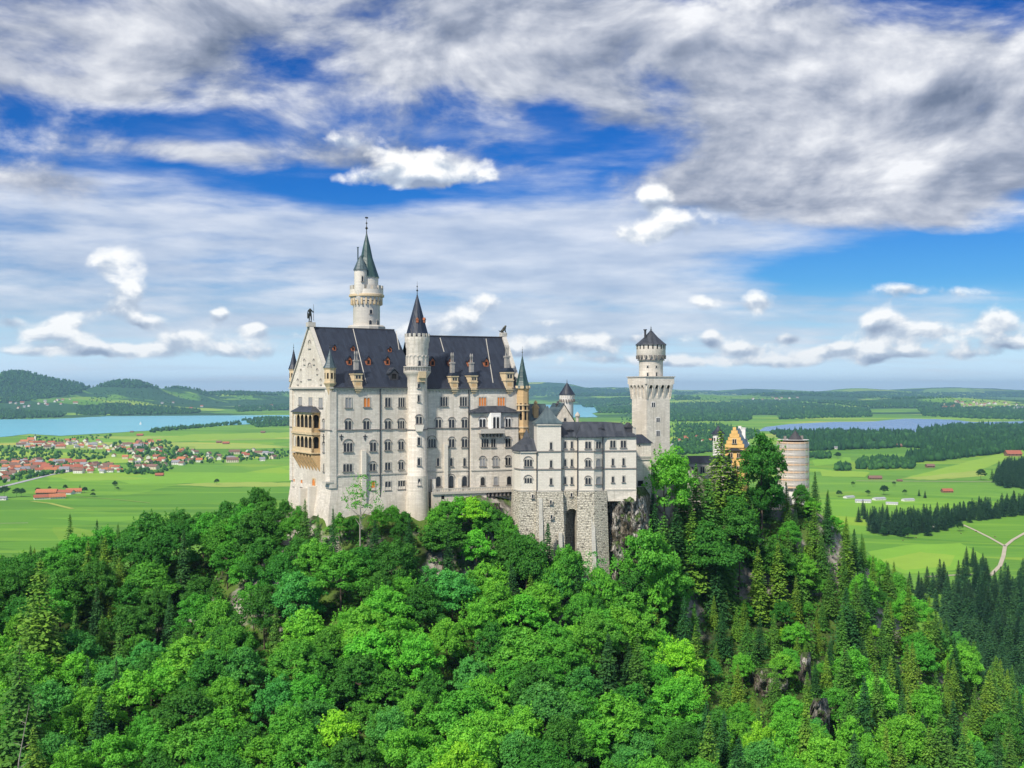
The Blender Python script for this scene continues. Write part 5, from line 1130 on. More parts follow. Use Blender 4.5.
# ---- connecting wing and walls between the house and the gatehouse
def wings():
    o = bpy.data.objects.new('linking_wing', None); COL.objects.link(o); Y = 328; k = Y / F; X = (636.5 - CX) * k; o.location = (X, Y, 0); o.rotation_euler = (0, 0, R(12))
    tag(o, 'short pale stone wing with dark lean-to roof between house and square tower', 'stone building'); z = lambda py: (HY - py) / F * Y
    m = MB(); m.box(0, 4.6, 0, 9, -44, z(443.5)); m.build('wall', M['lime'], o)
    m = MB(); m.add([(-.2, -.5, z(443.5)), (5.2, -.5, z(443.5)), (3.4, 5, z(435)), (.1, 5, z(435)), (5.2, 9, z(443.5)), (-.2, 9, z(443.5))], [(0, 1, 2, 3), (1, 4, 2), (3, 2, 4, 5), (0, 5, 4, 1)]); m.build('roof', M['slate'], o)
    fr = ((0, 0), (1, 0), (0, -1)); m = MB(); m.fbox(fr, .1, 4.5, 0, .3, z(457.5), z(456)); m.fbox(fr, .1, 4.5, 0, .3, z(460), z(459)); m.build('cornice', M['trim'], o)
    window(fr, 1.2, z(486), z(480.8), 1, 1.7, arch=False, fill='hole', name='door', sill=False, parent=o); window(fr, .9, z(446.5), z(444.5), 1, .5, parent=o, sill=False)
    o = bpy.data.objects.new('curtain_wing', None); COL.objects.link(o); Y = 372; k = Y / F; X = (672 - CX) * k; o.location = (X, Y, 0); o.rotation_euler = (0, 0, R(8))
    tag(o, 'low stone wing with flat dark roof between square tower and gatehouse', 'stone building'); z = lambda py: (HY - py) / F * Y
    m = MB(); m.box(0, 21, 0, 6, -52, z(463)); m.build('wall', M['lime'], o)
    m = MB(); m.fpoly(((21.3, -.5), (0, 1), (1, 0)), [(0, z(463.3)), (3.5, z(456.5)), (7, z(463.3))], -21.6, 0); m.build('roof', M['slate'], o)
    fr = ((0, 0), (1, 0), (0, -1))
    for q in range(5): window(fr, 3 + q * 3.8, z(473), z(467), 2, .6, parent=o)
wings()

# ---- gatehouse and the scaffolded round tower
def gatehouse():
    Y = 384; k = Y / F; o = bpy.data.objects.new('gatehouse', None); COL.objects.link(o); X = (725 - CX) * k; o.location = (X, Y, 0); a = -.34; o.rotation_euler = (0, 0, a)
    tag(o, 'yellow gatehouse with stepped gable and blue grey roof behind tall trees', 'gatehouse'); z = lambda py: (HY - py) / F * Y
    Wd = 6.6; L = 13.5
    m = MB(); m.box(0, Wd, 0, L, -55, z(447.5)); m.build('wall', M['yellow'], o)
    m = MB(); n = 6; zt = z(427.5); z0 = z(447.5)
    for i in range(n):
        w = Wd / 2 * (1 - i / n); zz = z0 + (zt - z0) * (i + 1) / n; m.box(Wd / 2 - w, Wd / 2 + w, -.35, .35, zz - (zt - z0) / n, zz + .15 + i * .001)
    m.build('stepped_gable', M['yellow'], o)
    m = MB(); 
    for i in range(n):
        w = Wd / 2 * (1 - i / n); zz = z0 + (zt - z0) * (i + 1) / n; m.box(Wd / 2 - w, Wd / 2 + w, L - .4, L + .3, zz - (zt - z0) / n, zz + .15)
    m.build('stepped_gable', M['white'], o)
    m = MB(); m.add([(-.3, .35, z0), (-.3, L - .4, z0), (Wd / 2, .35, zt - .6), (Wd / 2, L - .4, zt - .6), (Wd + .3, .35, z0), (Wd + .3, L - .4, z0)], [(0, 2, 3, 1), (2, 4, 5, 3)]); m.build('roof', simple('blue_grey_roof', (.12, .17, .20), .5), o)
    m = MB(); m.box(Wd - 2.2, Wd - 1, L - 3, L - 1.8, z(440), z(428.5)); m.box(Wd - 2.4, Wd - .8, L - 3.2, L - 1.6, z(429.3), z(428.9)); m.build('chimney', M['white'], o)
    fr = ((0, -.0), (1, 0), (0, -1))
    rr = MB()
    for px, py, n_ in ((2, 455, 2), (4.8, 455, 2), (2, 468, 2), (4.8, 468, 2), (3.3, 441, 2)): window(fr if py > 450 else ((0, -.35), (1, 0), (0, -1)), px, z(py + 2.2), z(py - 2), n_, .55, parent=o, frame='sandl')
    m = MB(); m.fpoly(fr, [(-.5, z(450.5)), (Wd + .5, z(450.5)), (Wd * .5, z(447.6))], 0, .9); m.build('porch_roof', M['iron'], o)
    # small stair turret left of the gable
    m = MB(); x = -2.6; m.lathe(x, 1.5, [(1.9, -55), (1.9, z(436)), (2.15, z(434.8)), (2.15, z(434))], 12, 0, False); t = m.build('stair_turret', M['white'], o)
    m = MB(); m.lathe(x, 1.5, [(2.5, z(434.2)), (1.1, z(430)), (.05, z(425.5))], 12, 0, False); m.build('spire', M['slate'], t)
    m = MB()
    for q in range(12):
        a_ = 2 * PI * q / 12; f_ = ((x + 1.95 * math.cos(a_), 1.5 + 1.95 * math.sin(a_)), (-math.sin(a_), math.cos(a_)), (math.cos(a_), math.sin(a_))); m.fbox(f_, -.2, .2, -.1, .12, z(441), z(438))
    m.build('arcade', M['hole'], t)
    # bright stair wall by the yard
    m = MB(); m.box(12.0, 20.5, 2, 8, -55, z(486)); q = m.build('yard_building', M['white'], o)
    f_ = ((12.0, 2), (1, 0), (0, -1)); window(f_, 1.6, z(502), z(495), 1, .9, parent=q, frame='darktrim'); window(f_, 5.2, z(502), z(495), 1, .9, parent=q, frame='darktrim')
gatehouse()
def scaffold():
    Y = 392; k = Y / F; o = bpy.data.objects.new('scaffolded_tower', None); COL.objects.link(o); X = (793 - CX) * k; o.location = (X, Y, 0)
    tag(o, 'round tower wrapped in scaffolding with plank decks and pale netting', 'scaffolded tower'); z = lambda py: (HY - py) / F * Y
    r = 4.3; m = MB(); m.lathe(0, 0, [(r, -56), (r, z(442))], 24); m.build('wall', M['white'], o)
    m = MB(); m.lathe(.8, 0, [(3.4, z(442.5)), (3.1, z(441)), (1.2, z(434.5)), (.08, z(430.5))], 12, 0, False); m.build('roof', M['iron'], o); finial(.8, 0, z(431.5), 1.2, o, .07)
    m = MB(); m.box(-3.4, -2.6, -1, 0, z(442), z(436)); m.box(2.6, 3.4, -1, 0, z(442), z(435.5)); m.build('chimney', M['darktrim'], o)
    R2 = 5.55; N = 16; lv = [487, 479.5, 472, 464.5, 457, 449.5, 443]
    net = bpy.data.materials.new('netting'); net.use_nodes = True; t = net.node_tree; t.nodes.clear(); g = G(t)
    d = g.n('ShaderNodeBsdfDiffuse'); d.inputs[0].default_value = (.86, .80, .70, 1); tr = g.n('ShaderNodeBsdfTransparent'); mx = g.n('ShaderNodeMixShader'); mx.inputs[0].default_value = .42
    t.links.new(tr.outputs[0], mx.inputs[1]); t.links.new(d.outputs[0], mx.inputs[2]); oo = g.n('ShaderNodeOutputMaterial'); t.links.new(mx.outputs[0], oo.inputs[0])
    plank = simple('scaffold_plank', (.66, .47, .31), .8); tube = simple('scaffold_tube', (.55, .53, .50), .5)
    for i, py in enumerate(lv):
        zz = z(py); m = MB(); m.lathe(0, 0, [(r + .1, zz), (R2, zz), (R2, zz + .55), (R2 - .08, zz + .55), (R2 - .08, zz + .08), (r + .1, zz + .08)], N * 2, 0, False); dk = m.build('deck', plank, o)
        if i < len(lv) - 1:
            m = MB(); m.lathe(0, 0, [(R2 + .1, zz + .6), (R2 + .1, z(lv[i + 1]) - .15)], N * 2); ob = m.build('netting', net, dk)
            ob.data.polygons[-1].select = False
            import bmesh as _b
            bm = _b.new(); bm.from_mesh(ob.data); ngons = [f_ for f_ in bm.faces if len(f_.verts) > 4]; _b.ops.delete(bm, geom=ngons, context='FACES_ONLY'); bm.to_mesh(ob.data); bm.free()
        m = MB(); m.lathe(0, 0, [(R2 - .03, zz + 1.15), (R2 + .03, zz + 1.15), (R2 + .03, zz + 1.23), (R2 - .03, zz + 1.23)], N * 2); m.build('guard_rail', tube, dk)
    for q in range(N):
        a = 2 * PI * (q + .5) / N; m = MB(); m.tube((R2 * math.cos(a), R2 * math.sin(a), -56), (R2 * math.cos(a), R2 * math.sin(a), z(441.5)), .07, .07, 5); m.build('scaffold_pole', tube, o)
scaffold()

# ---- visitors in the castle yard
def person_mesh(pose, cols):
    me = bpy.data.meshes.new('body')
    a = .12 if pose else .0
    pts = [(0, 0, .95), (0, 0, 1.25), (0, 0, 1.45), (0, 0, 1.56), (0, 0, 1.68), (-.1, 0, .9), (-.11, -.06 - a, .5), (-.11, .02, .06), (-.11, -.14, .04), (.1, 0, .9), (.11, .02 + a, .5), (.11, .06, .06), (.11, -.1, .04), (-.2, 0, 1.42), (-.27, .02, 1.14), (-.25, -.12 - a, .92), (.2, 0, 1.42), (.27, .02, 1.14), (.24, -.1, .92 + a)]
    ed = [(0, 1), (1, 2), (2, 3), (3, 4), (0, 5), (5, 6), (6, 7), (7, 8), (0, 9), (9, 10), (10, 11), (11, 12), (2, 13), (13, 14), (14, 15), (2, 16), (16, 17), (17, 18)]
    rad = [.15, .15, .15, .06, .11, .10, .075, .05, .04, .10, .075, .05, .04, .07, .05, .035, .07, .05, .035]
    me.from_pydata(pts, ed, [])
    o = bpy.data.objects.new('person', me); COL.objects.link(o); sk = o.modifiers.new('skin', 'SKIN'); ss = o.modifiers.new('sub', 'SUBSURF'); ss.levels = ss.render_levels = 1
    for v, r_ in zip(me.skin_vertices[0].data, rad): v.radius = (r_, r_ * .8)
    me.skin_vertices[0].data[0].use_root = True
    dg = bpy.context.evaluated_depsgraph_get(); e = o.evaluated_get(dg); m2 = bpy.data.meshes.new_from_object(e); bpy.data.objects.remove(o)
    for m_ in cols: m2.materials.append(m_)
    for p in m2.polygons:
        c = p.center; p.material_index = 2 if c.z > 1.50 and c.y < .02 else (3 if c.z > 1.5 else (0 if c.z > .93 else 1)); p.use_smooth = True
    return m2
cl = {n_: simple(n_ + '_cloth', c, .85) for n_, c in dict(white=(.75, .73, .70), red=(.50, .05, .04), black=(.02, .02, .025), blue=(.05, .10, .30), pink=(.60, .25, .28), navy=(.02, .03, .08), yellow=(.6, .45, .08), grey=(.25, .25, .26)).items()}
skin = simple('skin', (.55, .36, .27), .6); hair = simple('hair', (.05, .035, .02), .7)
def people():
    ppl = [(764.5, 508.2, 'white', 'navy'), (767, 509.2, 'red', 'black'), (769.3, 507.6, 'black', 'grey'), (771.5, 508.8, 'pink', 'navy'), (773.6, 507.4, 'white', 'black'), (776, 509.0, 'navy', 'grey'), (778.3, 507.7, 'yellow', 'black'), (780.4, 508.9, 'blue', 'black'), (782.5, 507.8, 'grey', 'navy'), (784.8, 508.8, 'white', 'blue')]
    yard = bpy.data.objects.new('yard_terrace', None); COL.objects.link(yard)
    z = (HY - 509.5) / F * 376; x0 = (757 - CX) / F * 376; x1 = (795 - CX) / F * 376
    yard.location = (x0, 374, z); tag(yard, 'stone viewing terrace with parapet where visitors stand', 'terrace')
    m = MB(); m.box(0, x1 - x0, 0, 8, -16, 0); m.build('platform', M['lime'], yard); m = MB(); m.box(0, x1 - x0, -.35, 0, -16, .12); m.box(0, x1 - x0, -.2, -.14, .953, 1.02); [m.box(q * .9, q * .9 + .05, -.2, -.14, .12, .953) for q in range(15)]; m.build('parapet', M['darktrim'], yard)
    for i, (px, py, a, b) in enumerate(ppl):
        me = person_mesh(i % 2, [cl[a], cl[b], skin, hair]); Y = 375.0 + (i * 37 % 5) * .6
        o = bpy.data.objects.new('person', me); COL.objects.link(o); o.location = ((px - CX) / F * Y, Y, z); o.rotation_euler = (0, 0, R([-10, 20, 170, -30, 40, 5, 190, -15, 60, 0][i]))
        tag(o, f'person in {a} top and {b} trousers standing on the castle terrace', 'person', 'visitors on the castle terrace')
people()

# ------------------------------------------------------------------ foliage meshes
def tone_attr(me, per_face, k=4):
    at = me.attributes.new('tone', 'FLOAT', 'POINT')
    at.data.foreach_set('value', np.repeat(per_face, k).astype(np.float32))
def leaf_quads(c, n, size, rng, stretch=1.5):
    """rhombic leaf sprays centred at c with normals n"""
    N_ = len(c); r = rng.normal(size=(N_, 3)); t = np.cross(n, r); t /= np.linalg.norm(t, axis=1)[:, None] + 1e-9
    b = np.cross(n, t); s = size[:, None]
    cup = n * s * .18
    v = np.stack([c + t * s * stretch * .5, c + b * s * .5 - cup, c - t * s * stretch * .5, c - b * s * .5 - cup], 1)
    return v.reshape(-1, 3), np.arange(N_ * 4).reshape(-1, 4)
def broadleaf_mesh(seed, K=62, per=105, R0=5.4, H=16.0, flat_=0.55, leaf=.42, cz=.58, rz=.36):
    rng = np.random.default_rng(seed); C = []; Nn = []; S = []; T = []
    lean = rng.normal(size=2) * .5
    for k in range(K):
        d = rng.normal(size=3); d /= np.linalg.norm(d); 
        if d[2] < -.35: d[2] *= -.6; d /= np.linalg.norm(d)
        f = .55 + .45 * rng.random() ** .6; lob = 1 + .22 * math.sin(3 * math.atan2(d[1], d[0]) + seed) + .12 * math.sin(5 * d[2] * 2 + seed * 2)
        tp = 1.0 if d[2] < 0 else (1 - .22 * d[2]); c = np.array([d[0] * R0 * f * lob * tp, d[1] * R0 * f * lob * tp, H * cz + d[2] * H * rz * f * (1 + .1 * lob)]); c[:2] += lean * (c[2] / H)
        cr = (.75 + .75 * rng.random() ** 1.5) * R0 / 5.4; n = int(per * 2.0 * (cr / 1.25) ** 2 * (0.75 + .5 * rng.random()))
        q = rng.normal(size=(n, 3)); q /= np.linalg.norm(q, axis=1)[:, None]; q[:, 2] = np.where(q[:, 2] < -.3, -q[:, 2], q[:, 2])
        rr = cr * (.70 + .38 * rng.random(n)); p = c + q * rr[:, None] * np.array([1.15, 1.15, flat_]); p[:, 2] -= .10 * (q[:, 0] ** 2 + q[:, 1] ** 2) * cr
        nn = q * .75 + rng.normal(size=(n, 3)) * .5 + np.array([0, 0, .35]); nn /= np.linalg.norm(nn, axis=1)[:, None]
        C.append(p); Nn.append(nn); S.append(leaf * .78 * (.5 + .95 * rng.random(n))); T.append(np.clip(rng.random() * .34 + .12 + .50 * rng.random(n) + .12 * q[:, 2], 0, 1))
    for k in range(46):   # sprays that reach out of the crown and break its outline
        d = rng.normal(size=3); d[2] = abs(d[2]) * 1.1; d /= np.linalg.norm(d); st = np.array([d[0] * R0 * .82, d[1] * R0 * .82, H * cz + d[2] * H * rz * .84]); n = int(per * .36); t = rng.random(n) ** .8; L = .9 + 1.3 * rng.random()
        up = d * .8 + np.array([0, 0, .45]) + rng.normal(size=3) * .25; p = st + up * (t * L)[:, None] + rng.normal(size=(n, 3)) * (.36 * (1.15 - t))[:, None]
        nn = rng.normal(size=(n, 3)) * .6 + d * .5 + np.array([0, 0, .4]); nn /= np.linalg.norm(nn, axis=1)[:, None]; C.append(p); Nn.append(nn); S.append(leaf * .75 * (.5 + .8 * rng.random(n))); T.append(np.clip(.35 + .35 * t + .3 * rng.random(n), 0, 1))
    v, f = leaf_quads(np.concatenate(C), np.concatenate(Nn), np.concatenate(S), rng)
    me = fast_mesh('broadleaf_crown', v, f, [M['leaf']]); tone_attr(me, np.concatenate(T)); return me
def conifer_mesh(seed, H=20.0, R0=3.5, step=.62, leaf=.40, base=.10, sparse=1.0, per=16):
    rng = np.random.default_rng(seed); C = []; Nn = []; S = []; T = []
    z = H * base
    while z < H * .985:
        f = (1 - z / H); rad = R0 * f ** .82 * (.85 + .3 * rng.random()) + .12; nb = max(5, int((6 + 5 * f) * sparse)); a0 = rng.random() * 7; tw = rng.random() * .5 + .15
        for b in range(nb):
            a = a0 + 2 * PI * b / nb + rng.normal() * .15; L = rad * (.65 + .5 * rng.random()); m_ = max(2, int(per * L / R0 + 2)); t = (np.arange(m_) + rng.random(m_)) / m_; t = .12 + .9 * t
            droop = -.32 * (t ** 1.4) * L + .10 * L * t ** 3; wx = rng.normal(size=m_) * .20 * L * (1.1 - .6 * t)
            p = np.stack([math.cos(a) * L * t - math.sin(a) * wx, math.sin(a) * L * t + math.cos(a) * wx, z + droop + rng.normal(size=m_) * .07], 1)
            nn = np.stack([math.cos(a) * .35 + rng.normal(size=m_) * .3, math.sin(a) * .35 + rng.normal(size=m_) * .3, np.full(m_, .85)], 1); nn /= np.linalg.norm(nn, axis=1)[:, None]
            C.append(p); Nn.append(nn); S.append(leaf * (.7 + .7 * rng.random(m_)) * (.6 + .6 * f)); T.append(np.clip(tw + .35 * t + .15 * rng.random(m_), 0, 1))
        z += step * (.8 + .4 * rng.random()) * (.6 + .5 * f)
    k = 12; C.append(np.stack([np.zeros(k), np.zeros(k), np.linspace(H * .93, H * 1.01, k)], 1)); Nn.append(rng.normal(size=(k, 3)) * [1, 1, .1] + 1e-3); Nn[-1] /= np.linalg.norm(Nn[-1], axis=1)[:, None]; S.append(np.linspace(.4, .12, k)); T.append(np.full(k, .6))
    v, f = leaf_quads(np.concatenate(C), np.concatenate(Nn), np.concatenate(S), rng, 1.7)
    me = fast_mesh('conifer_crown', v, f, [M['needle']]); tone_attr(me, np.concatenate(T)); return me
def trunk_mesh(seed, H, r, limbs=6, mt='bark', top=.8):
    rng = np.random.default_rng(seed); mb = MB(); p = Vector((0, 0, -1.5)); n = 5; pts = [p]
    for i in range(n): p = Vector((p.x + rng.normal() * .12, p.y + rng.normal() * .12, -1.5 + (H * top + 1.5) * (i + 1) / n)); pts.append(p)
    for i in range(n): mb.tube(pts[i], pts[i + 1], r * (1 - i / n * .8), r * (1 - (i + 1) / n * .8), 6)
    for k in range(limbs):
        z = H * (.32 + .45 * rng.random()); a = rng.random() * 6.28; L = H * (.16 + .12 * rng.random()); q = Vector((0, 0, z)); mb.tube(q, q + Vector((math.cos(a) * L, math.sin(a) * L, L * .6)), r * .35, r * .08, 5)
    me = bpy.data.meshes.new('trunk'); me.from_pydata(mb.v, [], mb.f); me.materials.append(M[mt]); return me
BL = [broadleaf_mesh(s, K=k, R0=r, rz=z_, flat_=f_, leaf=l_) for s, k, r, z_, f_, l_ in ((1, 84, 5.2, .40, .85, .36), (2, 78, 5.5, .38, .75, .40), (3, 88, 4.8, .43, .95, .34), (4, 80, 5.7, .37, .70, .40), (5, 84, 5.0, .41, .80, .33), (6, 90, 5.5, .41, .9, .37), (7, 70, 4.3, .42, .75, .36))]
CN = [conifer_mesh(s, R0=r, sparse=q, base=b) for s, r, q, b in ((11, 4.4, 1.25, .08), (12, 3.9, 1.2, .10), (13, 5.0, 1.3, .06), (14, 4.2, 1.4, .05), (15, 3.5, 1.2, .08))]
SP = broadleaf_mesh(31, K=26, per=36, R0=4.2, flat_=.6, leaf=.30, rz=.36)
FB = []
TB = [trunk_mesh(1, 16, .28), trunk_mesh(2, 16, .24), trunk_mesh(3, 16, .26, 9, 'barkpale')]; TC = [trunk_mesh(4, 20, .24, 0, 'bark', .96)]
TREES = []
def tree(kind, X, Y, Z, h, col, wide=1.0, mesh=None, name=None):
    con = kind == 'c'; H0 = 20.0 if con else (13.0 if mesh in FB else 16.0)
    me = mesh or random.choice(CN if con else BL)
    o = bpy.data.objects.new(name or ('spruce_tree' if con else 'broadleaf_tree'), None); COL.objects.link(o); o.location = (X, Y, Z - .4)
    s = h / H0; o.scale = (s * wide, s * wide, s); o.rotation_euler = (0, 0, random.random() * 6.28)
    c = bpy.data.objects.new('crown', me); link(c, o); c.color = (*col, 1)
    t = bpy.data.objects.new('trunk', (TC[0] if con else (TB[2] if me is SP else random.choice(TB[:2])))); link(t, o)
    TREES.append((o, kind, X, Y, Z, h, col)); return o
NAMED = {'deep green': (0.044, 0.175, 0.026), 'mid green': (0.078, 0.28, 0.034), 'bright green': (0.112, 0.36, 0.038), 'yellow green': (0.19, 0.44, 0.032), 'blue green': (0.066, 0.265, 0.056)}
NAMEDC = {'dark': (0.024, 0.092, 0.028), 'mid green': (0.055, 0.165, 0.030), 'olive green': (0.088, 0.20, 0.028), 'blue green': (0.018, 0.08, 0.04)}
def jit(c, a=.16): k = 1 + random.uniform(-a, a); return (c[0] * k * (1 + random.uniform(-a, a)), c[1] * k, c[2] * k)
# highest line that tree tops may reach in the photograph's view of the castle
LIM = [(-80, 556), (0, 552), (25, 545), (55, 538), (70, 520), (100, 527), (130, 520), (155, 509), (200, 505), (230, 504), (255, 492), (285, 495), (300, 507), (318, 530), (335, 524), (350, 512), (372, 512), (400, 512), (418, 514), (432, 507), (452, 499), (480, 500), (500, 512), (515, 524), (530, 540), (552, 556), (575, 566), (600, 572), (610, 590), (628, 560), (640, 500), (650, 455), (680, 462), (700, 456), (715, 444), (735, 452), (750, 450), (775, 468), (788, 492), (800, 494), (815, 472), (840, 500), (860, 530), (885, 552), (905, 568), (930, 582), (960, 615), (990, 640), (1024, 668), (1110, 700)]
FRONT = [(-90, 350), (120, 352), (250, 348), (284, 336), (331, 299), (400, 306), (440, 310), (505, 313), (520, 302), (640, 303), (650, 330), (672, 338), (700, 362), (760, 368), (800, 372), (830, 395), (1110, 400)]
lx, ly = zip(*LIM); gx, gy = zip(*FRONT)
SPOTS = []   # (px of trunk, row of top, distance, kind, colour name, width factor)
def ground_at(px, Y): X = (px - CX) / F * Y; return X, H1(X, Y)
def special(px, top, Y, kind, colname, wide=1.0, mesh=None, label=None, minh=4):
    X, Z = ground_at(px, Y); h = (HY - top) / F * Y - Z
    if h < minh: h = minh
    nm = (NAMEDC if kind == 'c' else NAMED)[colname]
    o = tree(kind, X, Y, Z, h, jit(nm, .06), wide, mesh); o['_c'] = colname; o['_h'] = h
    if label: o['label'] = label
    SPOTS.append((X, Y, 3.2 * wide)); return o
special(362, 471, 297, 'b', 'mid green', .8, SP, 'thin half bare tree with airy crown against the west half of the palace wall')
special(305, 497, 300, 'c', 'mid green', .8); special(333, 505, 292, 'c', 'dark', .6, label='slim dark spruce right against the south west corner of the palace'); special(318, 512, 296, 'c', 'mid green', .7)
special(720, 428, 352, 'c', 'olive green', 1.25, CN[2], 'tallest broad olive green spruce in front of the gatehouse'); special(696, 462, 345, 'c', 'mid green', 1.1); special(741, 462, 350, 'c', 'olive green', .9)
special(762, 438, 360, 'b', 'deep green', .85, BL[6], 'tall dark high crowned tree between gatehouse and scaffolded tower'); special(664, 452, 331, 'b', 'bright green', .9, BL[2], 'bright green maple at the foot of the great square tower')
special(655, 500, 322, 'c', 'dark', .9); special(815, 470, 388, 'c', 'dark', .75, label='dark pointed spruce just right of the scaffolded tower'); special(828, 488, 384, 'c', 'mid green', .9); special(676, 500, 326, 'c', 'dark', 1.1); special(706, 520, 330, 'b', 'deep green', 1.0)
special(458, 742, 205, 'b', 'yellow green', .75, BL[1], 'vivid yellow green tree at the middle of the bottom edge'); special(40, 556, 262, 'c', 'olive green', 1.15, CN[2], 'big drooping spruce towering near the left edge'); special(20, 640, 222, 'c', 'mid green', 1.1)
special(548, 520, 303, 'c', 'dark', .8); special(566, 548, 300, 'b', 'mid green', .7); special(592, 548, 300, 'b', 'blue green', .75, SP); special(520, 535, 302, 'b', 'deep green', .7); special(437, 505, 306, 'b', 'bright green', .7)
special(70, 512, 322, 'c', 'mid green', .85); special(118, 522, 322, 'c', 'mid green', .8); special(97, 518, 330, 'c', 'dark', .8); special(152, 512, 318, 'b', 'deep green'); special(230, 500, 322, 'b', 'deep green'); special(258, 486, 328, 'b', 'deep green', .9)
special(762, 725, 232, 'b', 'yellow green', .6); special(806, 690, 240, 'c', 'olive green', .8); special(780, 742, 228, 'b', 'bright green', .6); special(880, 560, 372, 'b', 'bright green', .8)
def clear(X, Y, r):
    for a, b, q in SPOTS:
        if (X - a) ** 2 + (Y - b) ** 2 < (r + q) ** 2 * .30: return False
    return True
def forest():
    sp = 9.7; rows_ = []; j = 0; y = 186.0
    while y < 402:
        x = -215 + (j % 2) * sp / 2
        while x < 215: rows_.append((x + random.uniform(-2.4, 2.4), y + random.uniform(-2.2, 2.2))); x += sp
        y += sp * .86; j += 1
    random.shuffle(rows_); n = 0; zs = height(np.array([r[0] for r in rows_]), np.array([r[1] for r in rows_]))
    for (X, Y), Z in zip(rows_, zs):
        px = CX + F * X / Y
        if px < -60 or px > 1085 or Y > np.interp(px, gx, gy): continue
        right = px > 690
        spur = (700 < px < 830) and 260 < Y < 345
        pc = .07 if px < 600 else .22
        if px < 120: pc = .30
        if px > 690: pc = .50
        if px > 880: pc = .72
        if spur: pc = .45
        if 648 < px < 870 and Y > 300: pc = .72
        kind = 'c' if random.random() < pc else 'b'
        h = random.uniform(15, 23) if kind == 'c' else random.uniform(12.5, 18.5)
        if spur:
            h *= random.uniform(.45, .75)
        top = HY - F * (Z + h) / Y; lim = max(np.interp(px + q, lx, ly) for q in (-14, -6, 0, 6, 14)) if kind == 'b' else np.interp(px, lx, ly)
        lim += random.uniform(0, 10)
        if top < lim: h = (HY - lim) / F * Y - Z; top = lim
        if h < 4.5 or top > 786: continue
        if not clear(X, Y, 3.0 * min(1, h / 14)): continue
        if kind == 'b':
            q = random.random(); big = fbm(np.array([X / 40]), np.array([Y / 40]), 2)[0]
            nm = 'yellow green' if q < .018 + (.06 if spur else 0) else ('blue green' if q < .15 else ('bright green' if q < .50 else ('mid green' if q < .80 else 'deep green')))
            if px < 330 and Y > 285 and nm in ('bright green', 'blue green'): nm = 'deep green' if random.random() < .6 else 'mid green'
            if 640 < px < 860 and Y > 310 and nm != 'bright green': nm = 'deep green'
            wide = random.uniform(.85, 1.2) * (1.15 if h < 9 else 1)
        else:
            q = random.random(); nm = 'olive green' if q < (.55 if px > 830 or spur else .25) else ('dark' if q < .7 else 'mid green'); wide = random.uniform(.85, 1.25)
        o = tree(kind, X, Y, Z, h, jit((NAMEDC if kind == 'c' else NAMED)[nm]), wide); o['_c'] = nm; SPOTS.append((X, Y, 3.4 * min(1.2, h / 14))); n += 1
    print('forest trees', n, len(TREES))
forest()
for q in [(340, 513, 298, 'b', 'mid green', .8), (352, 516, 300, 'b', 'deep green', .9), (378, 508, 303, 'b', 'bright green', .85), (392, 506, 305, 'b', 'mid green', .9), (405, 510, 308, 'b', 'deep green', .9), (446, 500, 309, 'b', 'mid green', 1.0), (458, 497, 310, 'b', 'bright green', 1.0), (472, 496, 311, 'b', 'yellow green', 1.0), (486, 500, 311, 'b', 'mid green', .9), (498, 508, 311, 'b', 'deep green', .9), (508, 519, 308, 'b', 'mid green', .8),
          (526, 538, 299, 'b', 'deep green', .8), (538, 546, 298, 'c', 'mid green', 1.0), (556, 560, 297, 'b', 'mid green', .75), (576, 556, 297, 'c', 'dark', .9), (600, 566, 298, 'b', 'bright green', .7), (612, 584, 298, 'b', 'mid green', .7), (626, 572, 302, 'b', 'deep green', .8), (640, 556, 304, 'c', 'dark', 1.0), (650, 530, 308, 'b', 'mid green', .8), (664, 512, 316, 'c', 'mid green', 1.1),
          (286, 500, 318, 'b', 'deep green', .8), (298, 506, 306, 'b', 'mid green', .7), (684, 470, 338, 'c', 'mid green', 1.2), (692, 505, 328, 'c', 'olive green', 1.2), (729, 452, 353, 'c', 'dark', 1.3), (801, 484, 378, 'b', 'deep green', .8), (708, 478, 338, 'c', 'mid green', 1.2), (738, 500, 342, 'b', 'deep green', .9), (770, 478, 366, 'b', 'deep green', .8), (786, 480, 374, 'c', 'olive green', 1.1), (798, 486, 378, 'c', 'mid green', 1.2), (748, 486, 352, 'c', 'dark', 1.2), (790, 520, 360, 'b', 'mid green', .9), (808, 490, 378, 'c', 'dark', 1.2), (725, 520, 334, 'c', 'mid green', 1.2), (758, 545, 335, 'c', 'olive green', 1.1), (778, 540, 340, 'c', 'olive green', 1.2), (800, 540, 345, 'c', 'mid green', 1.1), (716, 548, 325, 'c', 'dark', 1.1), (670, 560, 312, 'b', 'mid green', .8), (655, 575, 306, 'b', 'bright green', .8), (822, 535, 356, 'c', 'mid green', 1.2), (844, 560, 358, 'c', 'olive green', 1.1), (862, 575, 352, 'b', 'bright green', .9)]: special(*q)
def densify(P, n, hh, pc):
    P = np.array(P, float); x0, y0 = P.min(0); x1, y1 = P.max(0); k = 0; t = 0
    while k < n and t < n * 40:
        t += 1; px, py = random.uniform(x0, x1), random.uniform(y0, y1)
        if not inpoly(np.array([px]), np.array([py]), P)[0]: continue
        q = hit(px, py)
        if q is None or q[1] > 420 or not clear(q[0], q[1], 2.0): continue
        X, Y, Z = q; h = random.uniform(*hh); kd = 'c' if random.random() < pc else 'b'
        if HY - F * (Z + h) / Y < np.interp(px, lx, ly): continue
        nm = random.choice(['olive green', 'mid green', 'dark'] if kd == 'c' else ['mid green', 'bright green', 'deep green', 'yellow green', 'bright green']); o = tree(kd, X, Y, Z, h, jit((NAMEDC if kd == 'c' else NAMED)[nm]), 1.15); o['_c'] = nm; SPOTS.append((X, Y, 2.4)); k += 1
    return k
